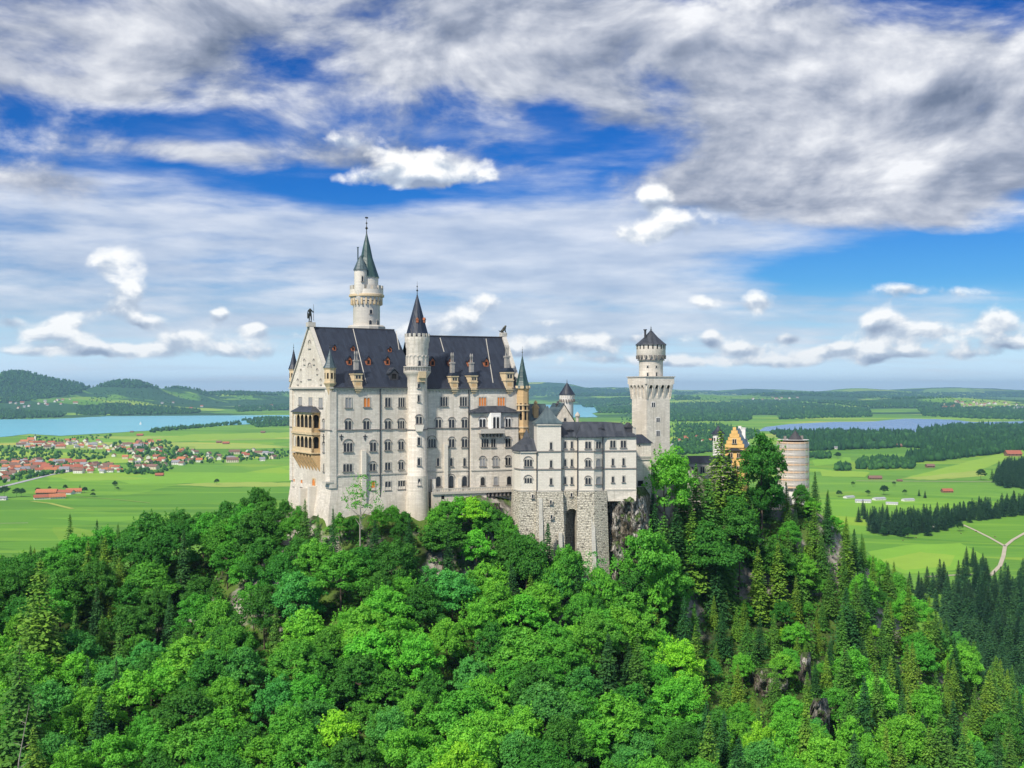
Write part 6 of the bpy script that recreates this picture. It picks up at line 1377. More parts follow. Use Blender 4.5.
def snag():
    X, Z = ground_at(12, 208); o = bpy.data.objects.new('dead_tree', None); COL.objects.link(o); o.location = (X, 208, Z); tag(o, 'bare grey dead tree leaning at the bottom left corner', 'dead tree'); m = MB(); rng = random.Random(4)
    top = (HY - 703) / F * 208 - Z; p0 = Vector((0, 0, -1)); p1 = Vector((1.5, -.5, top * .6)); p2 = Vector((3.6, -.8, top)); m.tube(p0, p1, .22, .14); m.tube(p1, p2, .14, .03); m.build('trunk', M['barkpale'], o)
    for k in range(11):
        t = rng.uniform(.1, .95); q = p1.lerp(p2, t) if k % 2 else p0.lerp(p1, .55 + .45 * t); a = rng.uniform(0, 6.28); L = rng.uniform(1, 2.6); e = q + Vector((math.cos(a) * L, math.sin(a) * L, L * .45)); m = MB(); m.tube(q, e, .06, .015, 5); m.tube(q.lerp(e, .5), q.lerp(e, .5) + Vector((.5, -.3, .6)), .03, .01, 4); m.build('branch', M['barkpale'], o)
snag()
print('extra', densify([(640, 540), (700, 540), (860, 580), (880, 640), (840, 700), (760, 640), (690, 630), (640, 620)], 34, (5, 10), .35))
ORD = 'first second third fourth fifth sixth seventh eighth ninth tenth eleventh twelfth thirteenth fourteenth fifteenth sixteenth seventeenth eighteenth nineteenth twentieth'.split()
TENS = {20: 'twenty', 30: 'thirty', 40: 'forty', 50: 'fifty', 60: 'sixty', 70: 'seventy', 80: 'eighty', 90: 'ninety'}
def ordinal(n):
    if n <= 20: return ORD[n - 1]
    t, u = n // 10 * 10, n % 10
    return TENS[t][:-1] + 'ieth' if u == 0 else TENS[t] + '-' + ORD[u - 1]
PLACES = [(-999, 60, 'at the far left edge'), (60, 150, 'on the slope under the farm'), (150, 285, 'on the slope left of the palace'), (285, 335, 'below the west gable'), (335, 400, 'below the west half of the palace'), (400, 434, 'below the round stair tower'), (434, 514, 'below the balustrade terrace'),
          (514, 575, 'below the rusticated foundations'), (575, 640, 'below the bare rock cliff'), (640, 700, 'below the great square tower'), (700, 760, 'below the yellow gatehouse'), (760, 815, 'below the scaffolded tower'), (815, 900, 'right of the scaffolded tower'), (900, 1999, 'at the far right edge')]
def label_trees():
    gr = {}
    for T in TREES:
        o, kind, X, Y, Z, h, col = T; px, py = proj(X, Y, Z + h * .8)
        pl = next(p for a, b, p in PLACES if a <= px < b); nm = o['_c']
        gr.setdefault((nm, kind, pl), []).append((py, o))
    for (nm, kind, pl), L in gr.items():
        L.sort(key=lambda q: q[0])
        for i, (py, o) in enumerate(L):
            base = f"{nm} {'spruce' if kind == 'c' else 'broadleaf tree'} {pl}"
            lab = base if len(L) == 1 else f"{base}, {'uppermost' if i == 0 else ('lowest' if i == len(L) - 1 else ordinal(i + 1) + ' from top')}"
            tag(o, o.get('label') or lab, 'spruce' if kind == 'c' else 'broadleaf tree', 'spruces on the castle hill' if kind == 'c' else 'broadleaf trees on the castle hill')
            del o['_c']
            if '_h' in o: del o['_h']
label_trees()

# undergrowth between the trunks and on the ledges
def undergrowth():
    rng = np.random.default_rng(5); n = 9500; px = rng.uniform(-40, 1065, n); Y = rng.uniform(195, 400, n); fr = np.interp(px, gx, gy); k = Y < fr + 3; px, Y = px[k], Y[k]; X = (px - CX) / F * Y; Z = height(X, Y)
    C = []; Nn = []; S = []; T = []
    lim = np.interp(px, lx, ly)
    for x, y, z, p, l in zip(X, Y, Z, px, lim):
        m_ = int(rng.integers(14, 34)); r = rng.uniform(.6, 2.3) if (700 < p < 840) else rng.uniform(.6, 1.9); top = HY - F * (z + r * 1.2) / y
        if top < l - 12: continue
        q = rng.normal(size=(m_, 3)); q /= np.linalg.norm(q, axis=1)[:, None]; q[:, 2] = np.abs(q[:, 2]); C.append(np.array([x, y, z]) + q * np.array([r * 1.3, r * 1.3, r]) * rng.uniform(.6, 1.05, (m_, 1)))
        nn = q + rng.normal(size=(m_, 3)) * .5 + [0, 0, .5]; nn /= np.linalg.norm(nn, axis=1)[:, None]; Nn.append(nn); S.append(rng.uniform(.3, .75, m_)); T.append(np.clip(np.full(m_, rng.random() * .6) + rng.random(m_) * .4, 0, 1))
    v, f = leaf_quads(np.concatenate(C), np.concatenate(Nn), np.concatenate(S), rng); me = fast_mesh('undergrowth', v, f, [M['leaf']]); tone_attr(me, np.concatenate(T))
    o = link(bpy.data.objects.new('undergrowth', me)); o.color = (0.065, 0.21, 0.028, 1); tag(o, kind='stuff', label='green bushes and ferns covering the castle hill between its trees')
undergrowth()

# ------------------------------------------------------------------ bare rock
def rock_mat():
    m_, g, b = mat('grey_rock', 0.95, 0.15); o = g.n('ShaderNodeTexCoord').outputs['Object']
    n1 = g.noise(g.v('MULTIPLY', o, (1, 1, .55)), 0.55, 10, 0.68, .4); n2 = g.noise(o, .16, 4, .6)
    c = g.ramp(n1, [(0.38, (0.030, 0.027, 0.024)), (0.47, (0.21, 0.19, 0.16)), (0.56, (0.44, 0.41, 0.36)), (0.70, (0.64, 0.61, 0.55))])
    vo = g.n('ShaderNodeTexVoronoi', feature='DISTANCE_TO_EDGE'); g.put(vo.inputs['Vector'], g.v('MULTIPLY', g.v('MULTIPLY_ADD', g.noise(o, .8, 4, .6, out='Color'), (1.6, 1.6, 1.6), o), (.75, .75, .38))); vo.inputs['Scale'].default_value = 1
    c = g.mix(g.m('MULTIPLY', g.m('SUBTRACT', 1.0, g.ss(vo.outputs['Distance'], 0.0, .07)), .65), c, (.02, .018, .015))
    c = g.mix(g.m('MULTIPLY', g.ss(n2, .52, .62), .7), c, (0.15, 0.12, 0.075))
    nz = g.sep(g.n('ShaderNodeNewGeometry').outputs['Normal'])[2]
    c = g.mix(g.m('MULTIPLY', g.ss(g.m('MULTIPLY_ADD', n2, .6, nz), .72, .95), .9), c, (0.07, 0.13, 0.025))
    g.put(b.inputs['Base Color'], c); bump(g, b, g.m('ADD', n1, g.ss(vo.outputs['Distance'], 0.0, .15)), 1.0, .8); return m_
RM = rock_mat()
def rock(pts, Yf, depth, seed, label, amp=2.3):
    """craggy outcrop: outline given by its columns and rows, real thickness behind"""
    n = 46; P = []; pts = np.array(pts, float)
    x0, y0 = pts.min(0); x1, y1 = pts.max(0); V = []; ok = {}
    for i in range(n):
        for j in range(n):
            px = x0 + (x1 - x0) * i / (n - 1); py = y0 + (y1 - y0) * j / (n - 1)
            # pull the rim to the outline by measuring how far inside the point lies
            ins = inpoly(np.array([px]), np.array([py]), pts)[0]
            dmin = 1e9
            for k in range(len(pts)):
                a = pts[k]; b = pts[(k + 1) % len(pts)]; ab = b - a; t = np.clip(((px - a[0]) * ab[0] + (py - a[1]) * ab[1]) / (ab @ ab), 0, 1); dmin = min(dmin, math.hypot(px - a[0] - ab[0] * t, py - a[1] - ab[1] * t))
            e = dmin if ins else -dmin
            u, v = px / 7.0 + seed * 9, py / 10.0
            f = float(fbm(np.array([u]), np.array([v]), 4, seed)[0]) - .5; rg = abs(float(vnoise(np.array([u * .9]), np.array([v * .55]), seed + 7)[0]) - .5) * 2
            bulge = min(1.0, max(-1.0, e / 9.0)); Y = Yf + (py - y1) * -.035 + (1 - bulge) * depth * .5 + max(0.0, -e) * .9 + (f * -2.6 + rg * 1.0 - .5) * amp
            V.append(((px - CX) / F * Y, Y, (HY - py) / F * Y))
    fs = [(i * n + j, i * n + j + 1, (i + 1) * n + j + 1, (i + 1) * n + j) for i in range(n - 1) for j in range(n - 1)]
    keep = []
    V = np.array(V); c = V.mean(0)
    for f_ in fs:
        keep.append(f_)
    # close the back so that the outcrop is solid
    B = V.copy(); B[:, 1] += depth * 1.6; B[:, 2] -= 9.0; B[:, 0] = c[0] + (B[:, 0] - c[0]) * 1.02; N_ = n * n; rim = [i * n for i in range(n)] + [(n - 1) * n + j for j in range(1, n)] + [i * n + n - 1 for i in range(n - 2, -1, -1)] + [j for j in range(n - 2, 0, -1)]
    me = bpy.data.meshes.new('rock_cliff'); me.from_pydata([tuple(v) for v in V] + [tuple(v) for v in B], [], [tuple(f) for f in fs] + [tuple(x + N_ for x in reversed(f)) for f in fs] + [(rim[k], rim[k] + N_, rim[(k + 1) % len(rim)] + N_, rim[(k + 1) % len(rim)]) for k in range(len(rim))])
    me.materials.append(RM)
    for p in me.polygons: p.use_smooth = True
    try: me.set_sharp_from_angle(angle=R(32))
    except Exception: pass
    o = link(bpy.data.objects.new('rock_cliff', me)); o['kind'] = 'structure'; return o
rock([(606, 492), (634, 487), (643, 498), (650, 520), (648, 560), (638, 590), (622, 598), (610, 590), (607, 560)], 309, 9, 1, '')
rock([(542, 598), (552, 592), (560, 606), (566, 640), (560, 668), (550, 655), (546, 625)], 287, 6, 2, '')
rock([(692, 572), (706, 566), (712, 590), (704, 606), (696, 604)], 331, 6, 3, '')
rock([(752, 672), (776, 668), (788, 684), (780, 704), (758, 700)], 291, 6, 4, '')
rock([(814, 700), (821, 698), (828, 722), (830, 748), (822, 752), (816, 728)], 265, 6, 5, '')
rock([(802, 656), (809, 652), (811, 684), (805, 692)], 296, 5, 6, '')
rock([(484, 505), (494, 503), (500, 530), (494, 556), (486, 540)], 309, 5, 7, '')

# ------------------------------------------------------------------ the valley
_cols = np.arange(-60, 1090, 6.0); _rows = []
for c_ in _cols:
    z_ = height((c_ - CX) / F * _T, _T); r_ = HY - z_ * F / _T; _rows.append(np.minimum.accumulate(np.where(_T < 620, 9e9, r_)))
def hits(px, py):
    """ground points of the valley behind many pixels at once"""
    px = np.asarray(px, float); py = np.asarray(py, float); Y = np.zeros(px.shape)
    ci = np.clip(np.round((px - _cols[0]) / 6).astype(int), 0, len(_cols) - 1)
    for k in np.unique(ci):
        m_ = ci == k; r_ = _rows[k]; i = np.searchsorted(-r_, -py[m_], side='left'); i = np.clip(i, 1, len(_T) - 1)
        a, b = r_[i - 1], r_[i]; t = np.where((a < 9e8) & (a > b), (a - py[m_]) / np.maximum(a - b, 1e-6), 1.0); Y[m_] = _T[i - 1] + (_T[i] - _T[i - 1]) * np.clip(t, 0, 1)
        Y[m_] = np.where(py[m_] < r_[-1], np.nan, Y[m_])
    X = (px - CX) / F * Y; ok = np.isfinite(Y); Z = np.zeros(px.shape); Z[ok] = height(X[ok], Y[ok]); return X, Y, Z, ok
def wood_mat():
    m_, g, b = mat('far_foliage', 0.9, 0.1); p = g.n('ShaderNodeNewGeometry').outputs['Position']; at = g.n('ShaderNodeAttribute'); at.attribute_name = 'tone'
    c = g.ramp(at.outputs['Fac'], [(0.0, (0.014, 0.055, 0.022)), (0.5, (0.028, 0.095, 0.026)), (0.85, (0.055, 0.155, 0.03)), (1.0, (0.10, 0.22, 0.035))])
    g.put(b.inputs['Base Color'], c); bump(g, b, g.noise(p, .35, 4, .7), 1.0, 2.0); return m_
WM = wood_mat()
def far_trees(name, polys, label, per_px=.10, conif=.5, h=(16, 26), wmin=1.9, tone=(0.1, 0.7), seed=1):
    rng = np.random.default_rng(seed); AX = []; AY = []
    for P in polys:
        P = np.array(P, float); x0, y0 = P.min(0); x1, y1 = P.max(0); n = int((x1 - x0) * (y1 - y0) * per_px * 10)
        a = rng.uniform(x0, x1, n); b = rng.uniform(y0, y1, n); k = inpoly(a, b, P); AX.append(a[k]); AY.append(b[k])
    X, Y, Z, ok = hits(np.concatenate(AX), np.concatenate(AY)); X, Y, Z = X[ok], Y[ok], Z[ok]; n = len(X)
    hh = rng.uniform(h[0], h[1], n); w = np.maximum(hh * rng.uniform(.30, .5, n), wmin * .5 * Y / F) * rng.uniform(.8, 1.3, n); con = rng.random(n) < conif; w = np.where(con, w * .8, w); hh = np.where(con, hh * 1.15, hh * .85)
    tn = np.clip(rng.uniform(tone[0], tone[1], n) + (~con) * .18, 0, 1)
    # six sided crowns: ring radii differ between pointed and round trees
    S_ = 6; lv_c = np.array([[.0, .55], [.12, 1.0], [.45, .62], [.72, .32], [1.0, .02]]); lv_b = np.array([[.05, .4], [.25, .95], [.55, 1.05], [.85, .65], [1.0, .1]])
    V = np.zeros((n, 5, S_, 3)); ang = np.arange(S_) * 2 * PI / S_
    a = ang[None, None, :] + rng.random((n, 1, 1)) * 6.28
    lv = np.where(con[:, None, None], lv_c[None], lv_b[None]); rad = w[:, None, None] * lv[:, :, 1:2] * rng.uniform(.7, 1.25, (n, 5, S_))
    V[..., 0] = X[:, None, None] + rad * np.cos(a); V[..., 1] = Y[:, None, None] + rad * np.sin(a); V[..., 2] = Z[:, None, None] + hh[:, None, None] * lv[:, :, 0:1] * rng.uniform(.93, 1.05, (n, 5, S_))
    base = (np.arange(n) * 5 * S_)[:, None, None, None]; j = np.arange(4)[None, :, None, None] * S_; i = np.arange(S_)[None, None, :, None]; i2 = (i + 1) % S_
    Fc = np.concatenate([base + j + i, base + j + i2, base + j + S_ + i2, base + j + S_ + i], -1).reshape(-1, 4)
    me = fast_mesh(name, V.reshape(-1, 3), Fc, [WM]); at = me.attributes.new('tone', 'FLOAT', 'POINT'); at.data.foreach_set('value', np.repeat(tn, 5 * S_).astype(np.float32))
    o = link(bpy.data.objects.new(name, me)); tag(o, kind='stuff', label=label); return n
c_ = 0
c_ += far_trees('far_forest', [[(0, 371), (30, 371), (60, 377), (76, 381), (95, 386), (73, 395), (44, 399), (0, 404)], [(98, 378), (140, 376), (176, 383), (192, 389), (146, 387.5), (97, 387)], [(193, 388), (293, 390), (293, 395), (205, 396)]], 'dark forest on the hills beyond the turquoise lake', .12, seed=1)
c_ += far_trees('lakeshore_forest', [[(0, 410), (67, 414), (60, 417.5), (0, 419.5)], [(75, 407), (117, 404), (200, 410), (200, 413.5), (123, 415.5), (76, 415)], [(234, 407), (293, 404), (293, 410), (237, 412)]], 'dark woods along the far shore of the turquoise lake', .16, seed=2)
c_ += far_trees('shore_trees', [[(240, 420), (268, 417.5), (290, 418), (290, 426), (258, 427.5)], [(150, 431), (200, 426.5), (202, 428), (150, 433)], [(200, 426.5), (240, 422.5), (242, 424.5), (202, 428)]], 'dark trees lining the near shore of the turquoise lake', .10, .4, (12, 20), seed=3)
c_ += far_trees('distant_woods', [[(500, 386), (630, 389), (630, 396), (500, 396)], [(575, 400), (632, 398), (632, 404), (585, 408)], [(594, 407), (632, 407), (632, 414), (598, 413)], [(674, 391.5), (780, 393), (780, 396), (674, 394)], [(670, 404), (780, 401), (870, 410), (872, 417), (780, 419.5), (778, 415), (752, 415), (750, 421), (670, 422)],
    [(918, 409), (1030, 407), (1030, 420), (978, 419), (923, 416)], [(780, 392), (1030, 393), (1030, 397), (900, 399), (780, 395)], [(790, 400), (880, 403), (960, 404), (960, 408), (870, 408)], [(674, 396), (700, 397), (700, 400), (674, 400)]], 'broad dark woods between the far fields', .13, .5, (18, 28), 2.2, seed=4)
c_ += far_trees('valley_woods', [[(918, 430), (950, 426.5), (1030, 425), (1030, 441), (975, 443), (923, 449), (905, 448), (912, 438)], [(906, 459), (935, 450), (985, 443.5), (1030, 441), (1030, 450), (990, 455), (940, 461), (915, 463)], [(771, 433), (820, 432), (915, 433), (912, 447), (880, 449), (809, 451), (790, 446)]], 'dark spruce woods in front of the blue lake', .065, .6, (13, 27), 1.8, (0.0, .5), seed=5)
c_ += far_trees('hedgerow_trees', [[(676, 424), (716, 424), (760, 432), (760, 436), (717, 452), (676, 456)], [(856, 462), (880, 459), (913, 461), (914, 469), (858, 470)], [(836, 466), (849, 466), (849, 471), (836, 471)], [(810, 454), (830, 455), (830, 459), (810, 459)]], 'mixed trees and hedges across the valley meadows', .06, .3, (10, 18), 1.6, seed=6)
c_ += far_trees('village_trees', [[(0, 446), (58, 446), (64, 458), (30, 463), (0, 464)], [(70, 450), (108, 453), (108, 459), (84, 461), (66, 458)], [(30, 437), (60, 439), (110, 434), (116, 438), (60, 443), (20, 441)], [(0, 475), (66, 468), (66, 473), (0, 484)], [(120, 466), (172, 461), (173, 472), (150, 475), (120, 474)], [(172, 458), (200, 455), (245, 452), (292, 450), (292, 458), (240, 462), (176, 465)], [(0, 462), (110, 464), (110, 468), (0, 470)]], 'clumps of green trees among the village roofs', .022, .15, (6, 11), 1.3, (.15, .8), seed=7)
c_ += far_trees('scattered_trees', [[(100, 390), (290, 397), (290, 404), (80, 404)], [(676, 397), (900, 398), (1020, 399), (1020, 404), (676, 403)], [(112, 442), (160, 441), (198, 452), (200, 460), (150, 460), (114, 452)], [(620, 410), (676, 421), (676, 452), (620, 430)]], 'small trees and hedges sprinkled over the far fields and village gardens', .012, .2, (8, 15), 1.3, (.1, .8), seed=12)
def leafy_wood(name, polys, n, label, h, col, seed):
    rng = np.random.default_rng(seed); src = []
    for s in (41, 42, 43):
        m_ = conifer_mesh(s, step=1.15, per=6, leaf=.95, R0=4.4, sparse=1.0); a = np.empty(len(m_.vertices) * 3, np.float32); m_.vertices.foreach_get('co', a); t = np.empty(len(m_.vertices), np.float32); m_.attributes['tone'].data.foreach_get('value', t); src.append((a.reshape(-1, 3), t)); bpy.data.meshes.remove(m_)
    V = []; T = []
    for P in polys:
        P = np.array(P, float); x0, y0 = P.min(0); x1, y1 = P.max(0); a = rng.uniform(x0, x1, n * 4); b = rng.uniform(y0, y1, n * 4); k = inpoly(a, b, P); a, b = a[k][:n], b[k][:n]; X, Y, Z, ok = hits(a, b)
        for x, y, z, o_ in zip(X, Y, Z, ok):
            if not o_: continue
            v, t = src[rng.integers(3)]; s = rng.uniform(*h) / 20; w = s * rng.uniform(1.0, 1.5); an = rng.random() * 6.28; c, q = math.cos(an), math.sin(an)
            V.append(np.stack([x + w * (v[:, 0] * c - v[:, 1] * q), y + w * (v[:, 0] * q + v[:, 1] * c), z + v[:, 2] * s], 1)); T.append(np.clip(t + rng.uniform(-.25, .3), 0, 1))
    V = np.concatenate(V); me = fast_mesh(name, V, np.arange(len(V)).reshape(-1, 4), [M['needle']]); at = me.attributes.new('tone', 'FLOAT', 'POINT'); at.data.foreach_set('value', np.concatenate(T).astype(np.float32))
    o = link(bpy.data.objects.new(name, me)); o.color = (*col, 1); tag(o, kind='stuff', label=label)
leafy_wood('foot_of_hill_woods', [[(930, 596), (960, 586), (1030, 584), (1090, 604), (1090, 730), (1000, 720), (955, 660)]], 330, 'dense dark woods at the foot of the castle hill', (13, 27), (.022, .078, .030), 9)
leafy_wood('dark_spruce_woods', [[(1004, 466), (1030, 458), (1030, 490), (1004, 488), (990, 481)], [(870, 523), (905, 524), (950, 518), (1030, 504), (1030, 515), (960, 523), (945, 530), (900, 537), (874, 533)]], 260, 'dark spruce woods behind the right hand meadow', (13, 27), (.016, .058, .026), 8)
print('far trees', c_)

# tracks and roads
def ribbon(name, pts, width, m_):
    P = [Vector(flat(px, py)) for px, py in pts]; vs = []; n = len(P)
    for i, p in enumerate(P):
        d = (P[min(n - 1, i + 1)] - P[max(0, i - 1)]).normalized(); q = Vector((-d.y, d.x)); vs += [(*(p + q * width / 2), PLAIN + .5), (*(p - q * width / 2), PLAIN + .5)]
    me = bpy.data.meshes.new(name); me.from_pydata(vs, [], [(2 * i, 2 * i + 1, 2 * i + 3, 2 * i + 2) for i in range(n - 1)]); me.materials.append(m_); o = link(bpy.data.objects.new(name, me)); o['kind'] = 'structure'
grav = simple('pale_gravel', (.44, .39, .29), .95, .2, .05)
asph = simple('pale_asphalt', (.36, .36, .37), .9, .1, .05)
ribbon('path', [(958.7, 523), (975, 530.5), (990, 538), (1005, 546.5)], 3.4, grav); ribbon('path', [(1040, 526), (1024, 533.7), (1013, 540), (1005, 546.5), (1003.5, 556), (1000, 566), (990, 576)], 4.2, grav)
ribbon('path', [(925, 577), (945, 576), (972, 574.5)], 4, grav); ribbon('path', [(856, 481), (900, 481.3), (999, 482)], 6, grav); ribbon('road', [(-30, 494), (0, 487.5), (30, 480), (50, 475), (70, 471.5)], 12, asph)
ribbon('path', [(-20, 523.8), (28, 523.2)], 2.5, grav); ribbon('path', [(32, 501.5), (50, 503.5), (72, 509)], 8, simple('hay_meadow', (.30, .36, .06), .95, .1, .02)); ribbon('path', [(75, 497), (110, 499), (150, 503)], 4, simple('worn_grass', (.22, .30, .06), .95, .1, .02))
ribbon('road', [(640, 470), (676, 441), (690, 437), (715, 436)], 8, asph)

# houses
RC = {'red': simple('red_roof_tiles', (.33, .105, .06), .8, .25, .3), 'orange red': simple('orange_roof_tiles', (.44, .16, .075), .8, .2, .3), 'brown': simple('brown_roof_tiles', (.20, .115, .085), .8, .2, .3), 'grey': simple('grey_roof_tiles', (.25, .25, .27), .8, .2, .3)}
WC = [simple('white_render', (.72, .70, .64), .9, .06, .2), simple('cream_render', (.66, .58, .44), .9, .06, .2), simple('timber_wall', (.22, .13, .08), .9, .2, .5)]
def gable_house_mesh(L, Wd, hw, hr, wall, roof, over=.7):
    m = MB(); m.prism([(-L / 2, -Wd / 2), (L / 2, -Wd / 2), (L / 2, Wd / 2), (-L / 2, Wd / 2)], -2, hw, top=False); m.add([(-L / 2, -Wd / 2, hw), (-L / 2, Wd / 2, hw), (-L / 2, 0, hr - .1), (L / 2, -Wd / 2, hw), (L / 2, Wd / 2, hw), (L / 2, 0, hr - .1)], [(0, 2, 1), (3, 4, 5)])
    me = bpy.data.meshes.new('walls'); me.from_pydata(m.v, [], m.f); me.materials.append(wall); me.materials.append(M['glass'])
    k = (hr - hw) / (Wd / 2); e = over; w = MB(); zz = hw - e * k
    w.add([(-L / 2 - e, -Wd / 2 - e, zz), (L / 2 + e, -Wd / 2 - e, zz), (L / 2 + e, 0, hr), (-L / 2 - e, 0, hr), (-L / 2 - e, Wd / 2 + e, zz), (L / 2 + e, Wd / 2 + e, zz)] + [(-L / 2 - e, -Wd / 2 - e, zz + .35), (L / 2 + e, -Wd / 2 - e, zz + .35), (L / 2 + e, 0, hr + .35), (-L / 2 - e, 0, hr + .35), (-L / 2 - e, Wd / 2 + e, zz + .35), (L / 2 + e, Wd / 2 + e, zz + .35)],
          [(6, 7, 8, 9), (9, 8, 11, 10), (0, 3, 2, 1), (3, 4, 5, 2), (0, 1, 7, 6), (4, 10, 11, 5), (0, 6, 9, 3), (3, 9, 10, 4), (1, 2, 8, 7), (2, 5, 11, 8)])
    m2 = bpy.data.meshes.new('roof'); m2.from_pydata(w.v, [], w.f); m2.materials.append(roof)
    v = MB(); 
    for q in range(max(2, int(L / 4))):
        x = -L / 2 + 2 + q * (L - 4) / max(1, int(L / 4) - 1)
        for zz_ in ([1.2] if hw < 4.2 else [1.2, 3.9]):
            v.box(x - .6, x + .6, -Wd / 2 - .03, -Wd / 2 + .01, zz_, zz_ + 1.3)
    m3 = bpy.data.meshes.new('windows'); m3.from_pydata(v.v, [], v.f); m3.materials.append(M['glass'])
    return me, m2, m3
PROTO = {}
for rc in RC:
    for k, (L, Wd, hw, hr) in enumerate(((13, 10, 5.4, 9.2), (17, 11, 5.6, 9.8), (11, 9, 4.6, 8.0), (24, 12, 6.0, 10.5))):
        for w_ in range(2): PROTO[rc, k, w_] = gable_house_mesh(L, Wd, hw, hr, WC[w_], RC[rc])
HOUSES = []
def house(px, py, rc, k, w_, rot, label=None, scale=1.0, pr=None, name='house', cat='house', group=None):
    X, Y, Z, ok = hits([px], [py]); 
    if not ok[0]: return None
    a, b, c = pr or PROTO[rc, k, w_]
    o = bpy.data.objects.new(name, a); COL.objects.link(o); o.location = (X[0], Y[0], Z[0]); o.rotation_euler = (0, 0, rot); o.scale = (scale,) * 3
    r_ = bpy.data.objects.new('roof', b); link(r_, o); v_ = bpy.data.objects.new('window_row', c); link(v_, o)
    o['category'] = cat
    if label: o['label'] = label
    if group: o['group'] = group
    HOUSES.append((o, px, py, rc, label)); return o
def village():
    rng = random.Random(11)
    def fill(P, n, cols, tag_, dmin=2.5, sc=1.0):
        P = np.array(P, float); x0, y0 = P.min(0); x1, y1 = P.max(0); L = []; tries = 0
        while len(L) < n and tries < n * 60:
            tries += 1; x = rng.uniform(x0, x1); y = rng.uniform(y0, y1)
            if not inpoly(np.array([x]), np.array([y]), P)[0]: continue
            if any(abs(x - a) < dmin * 1.7 and abs(y - b) < dmin * .42 for a, b in L): continue
            L.append((x, y))
        out = []
        for x, y in L:
            rc = rng.choice(cols); o = house(x, y, rc, rng.choice([0, 0, 1, 2, 2, 3]), rng.choice([0, 0, 1]), rng.choice([.15, .3, 1.7, -.2, .5, 1.4]) + rng.uniform(-.2, .2), scale=sc * rng.uniform(.95, 1.25))
            if o: out.append((o, x, y, rc))
        out.sort(key=lambda q: q[1]); cnt = {}
        tot = {}
        for o, x, y, rc in out: tot[rc] = tot.get(rc, 0) + 1
        for o, x, y, rc in out:
            cnt[rc] = cnt.get(rc, 0) + 1
            tag(o, f"{rc} roofed house {tag_}" + ('' if tot[rc] == 1 else f", {ordinal(cnt[rc])} from the left"), group='houses ' + tag_.replace('its ', 'the '))
        return len(out)
    cr = ['red', 'orange red', 'red', 'orange red', 'brown', 'brown', 'grey']
    n = 0
    n += fill([(2, 461), (60, 463), (112, 466), (122, 472), (100, 475), (60, 473), (30, 472), (4, 478)], 84, cr, 'along the near edge of the village', 1.9)
    n += fill([(0, 478), (12, 472), (16, 476), (6, 482)], 4, cr, 'at the left end of the road')
    n += fill([(16, 442), (60, 443), (66, 449), (24, 449)], 22, cr, 'near the lakeside church')
    n += fill([(64, 441), (98, 441), (112, 446), (160, 440.5), (158, 444), (130, 450), (90, 450), (66, 447)], 40, cr, 'in the lakeward quarter of the village')
    n += fill([(108, 452), (160, 449), (196, 451), (200, 462), (168, 470), (128, 468), (112, 461)], 42, cr, 'in the right half of the village')
    n += fill([(200, 455), (250, 451), (290, 450), (290, 460), (232, 463), (202, 461)], 18, ['red', 'grey', 'brown', 'grey'], 'in the hamlet left of the palace')
    n += fill([(0, 402), (40, 402), (76, 398), (80, 405), (20, 409)], 16, ['red', 'brown', 'grey'], 'on the far lakeshore at the left', 2.6, 1.6)
    n += fill([(110, 405), (200, 402), (280, 404), (280, 408), (200, 411), (120, 407)], 8, ['red', 'brown', 'grey'], 'scattered beyond the lake', 6, 1.6)
    n += fill([(930, 403), (1000, 402), (1024, 405), (1000, 409), (945, 409)], 26, ['red', 'brown', 'red'], 'in the town beyond the blue lake', 1.6, 1.9)
    n += fill([(678, 437), (712, 437), (712, 442), (678, 442)], 8, ['red', 'orange red'], 'between square tower and gatehouse', 3)
    n += fill([(745, 397), (800, 398), (800, 401), (745, 401)], 8, ['red', 'brown'], 'on the far plateau', 3, 1.7)
    n += fill([(815, 440), (900, 440), (900, 447), (815, 447)], 5, ['brown', 'grey', 'red'], 'in the meadow before the blue lake', 8)
    print('houses', n)
village()
# single farms, barns and huts
fa = gable_house_mesh(36, 17, 4.2, 9.5, WC[2], RC['orange red'], 1.5); fb_ = gable_house_mesh(26, 15, 4.2, 9.0, WC[0], RC['orange red'], 1.5); fc = gable_house_mesh(30, 14, 4.0, 8.0, WC[0], RC['red'], 1.2)
for px, py, pr, rot, lb in ((47, 494, fa, .10, 'long orange roofed barn at the left of the meadow farm'), (57, 498.5, fb_, .55, 'orange roofed farm shed in front of the meadow farm'), (66, 494, fc, -.2, 'red roofed farmhouse in the middle of the meadow farm'), (74, 493, fb_, .3, 'orange roofed barn at the right end of the meadow farm'), (43, 499, fc, .5, 'low red roofed shed at the near left corner of the meadow farm'), (82, 494.5, fb_, .1, 'red roofed outbuilding beside round trees at the meadow farm')):
    if px == 82: continue
    house(px, py, None, 0, 0, rot, lb, .92, pr, 'farm_building', 'farm building', 'buildings of the meadow farm')
br = gable_house_mesh(22, 10, 3.2, 6.5, WC[2], RC['brown'], .8); rd = gable_house_mesh(18, 10, 3.2, 7, WC[2], RC['red'], .8); wh = gable_house_mesh(14, 9, 3.0, 5.5, WC[0], RC['grey'], .5); lg = gable_house_mesh(30, 14, 4, 6.5, WC[0], simple('pale_grey_roof', (.36, .37, .40), .6, .1, .2), .6)
hay = gable_house_mesh(12, 8, 3, 5.5, WC[2], RC['brown'], .8)
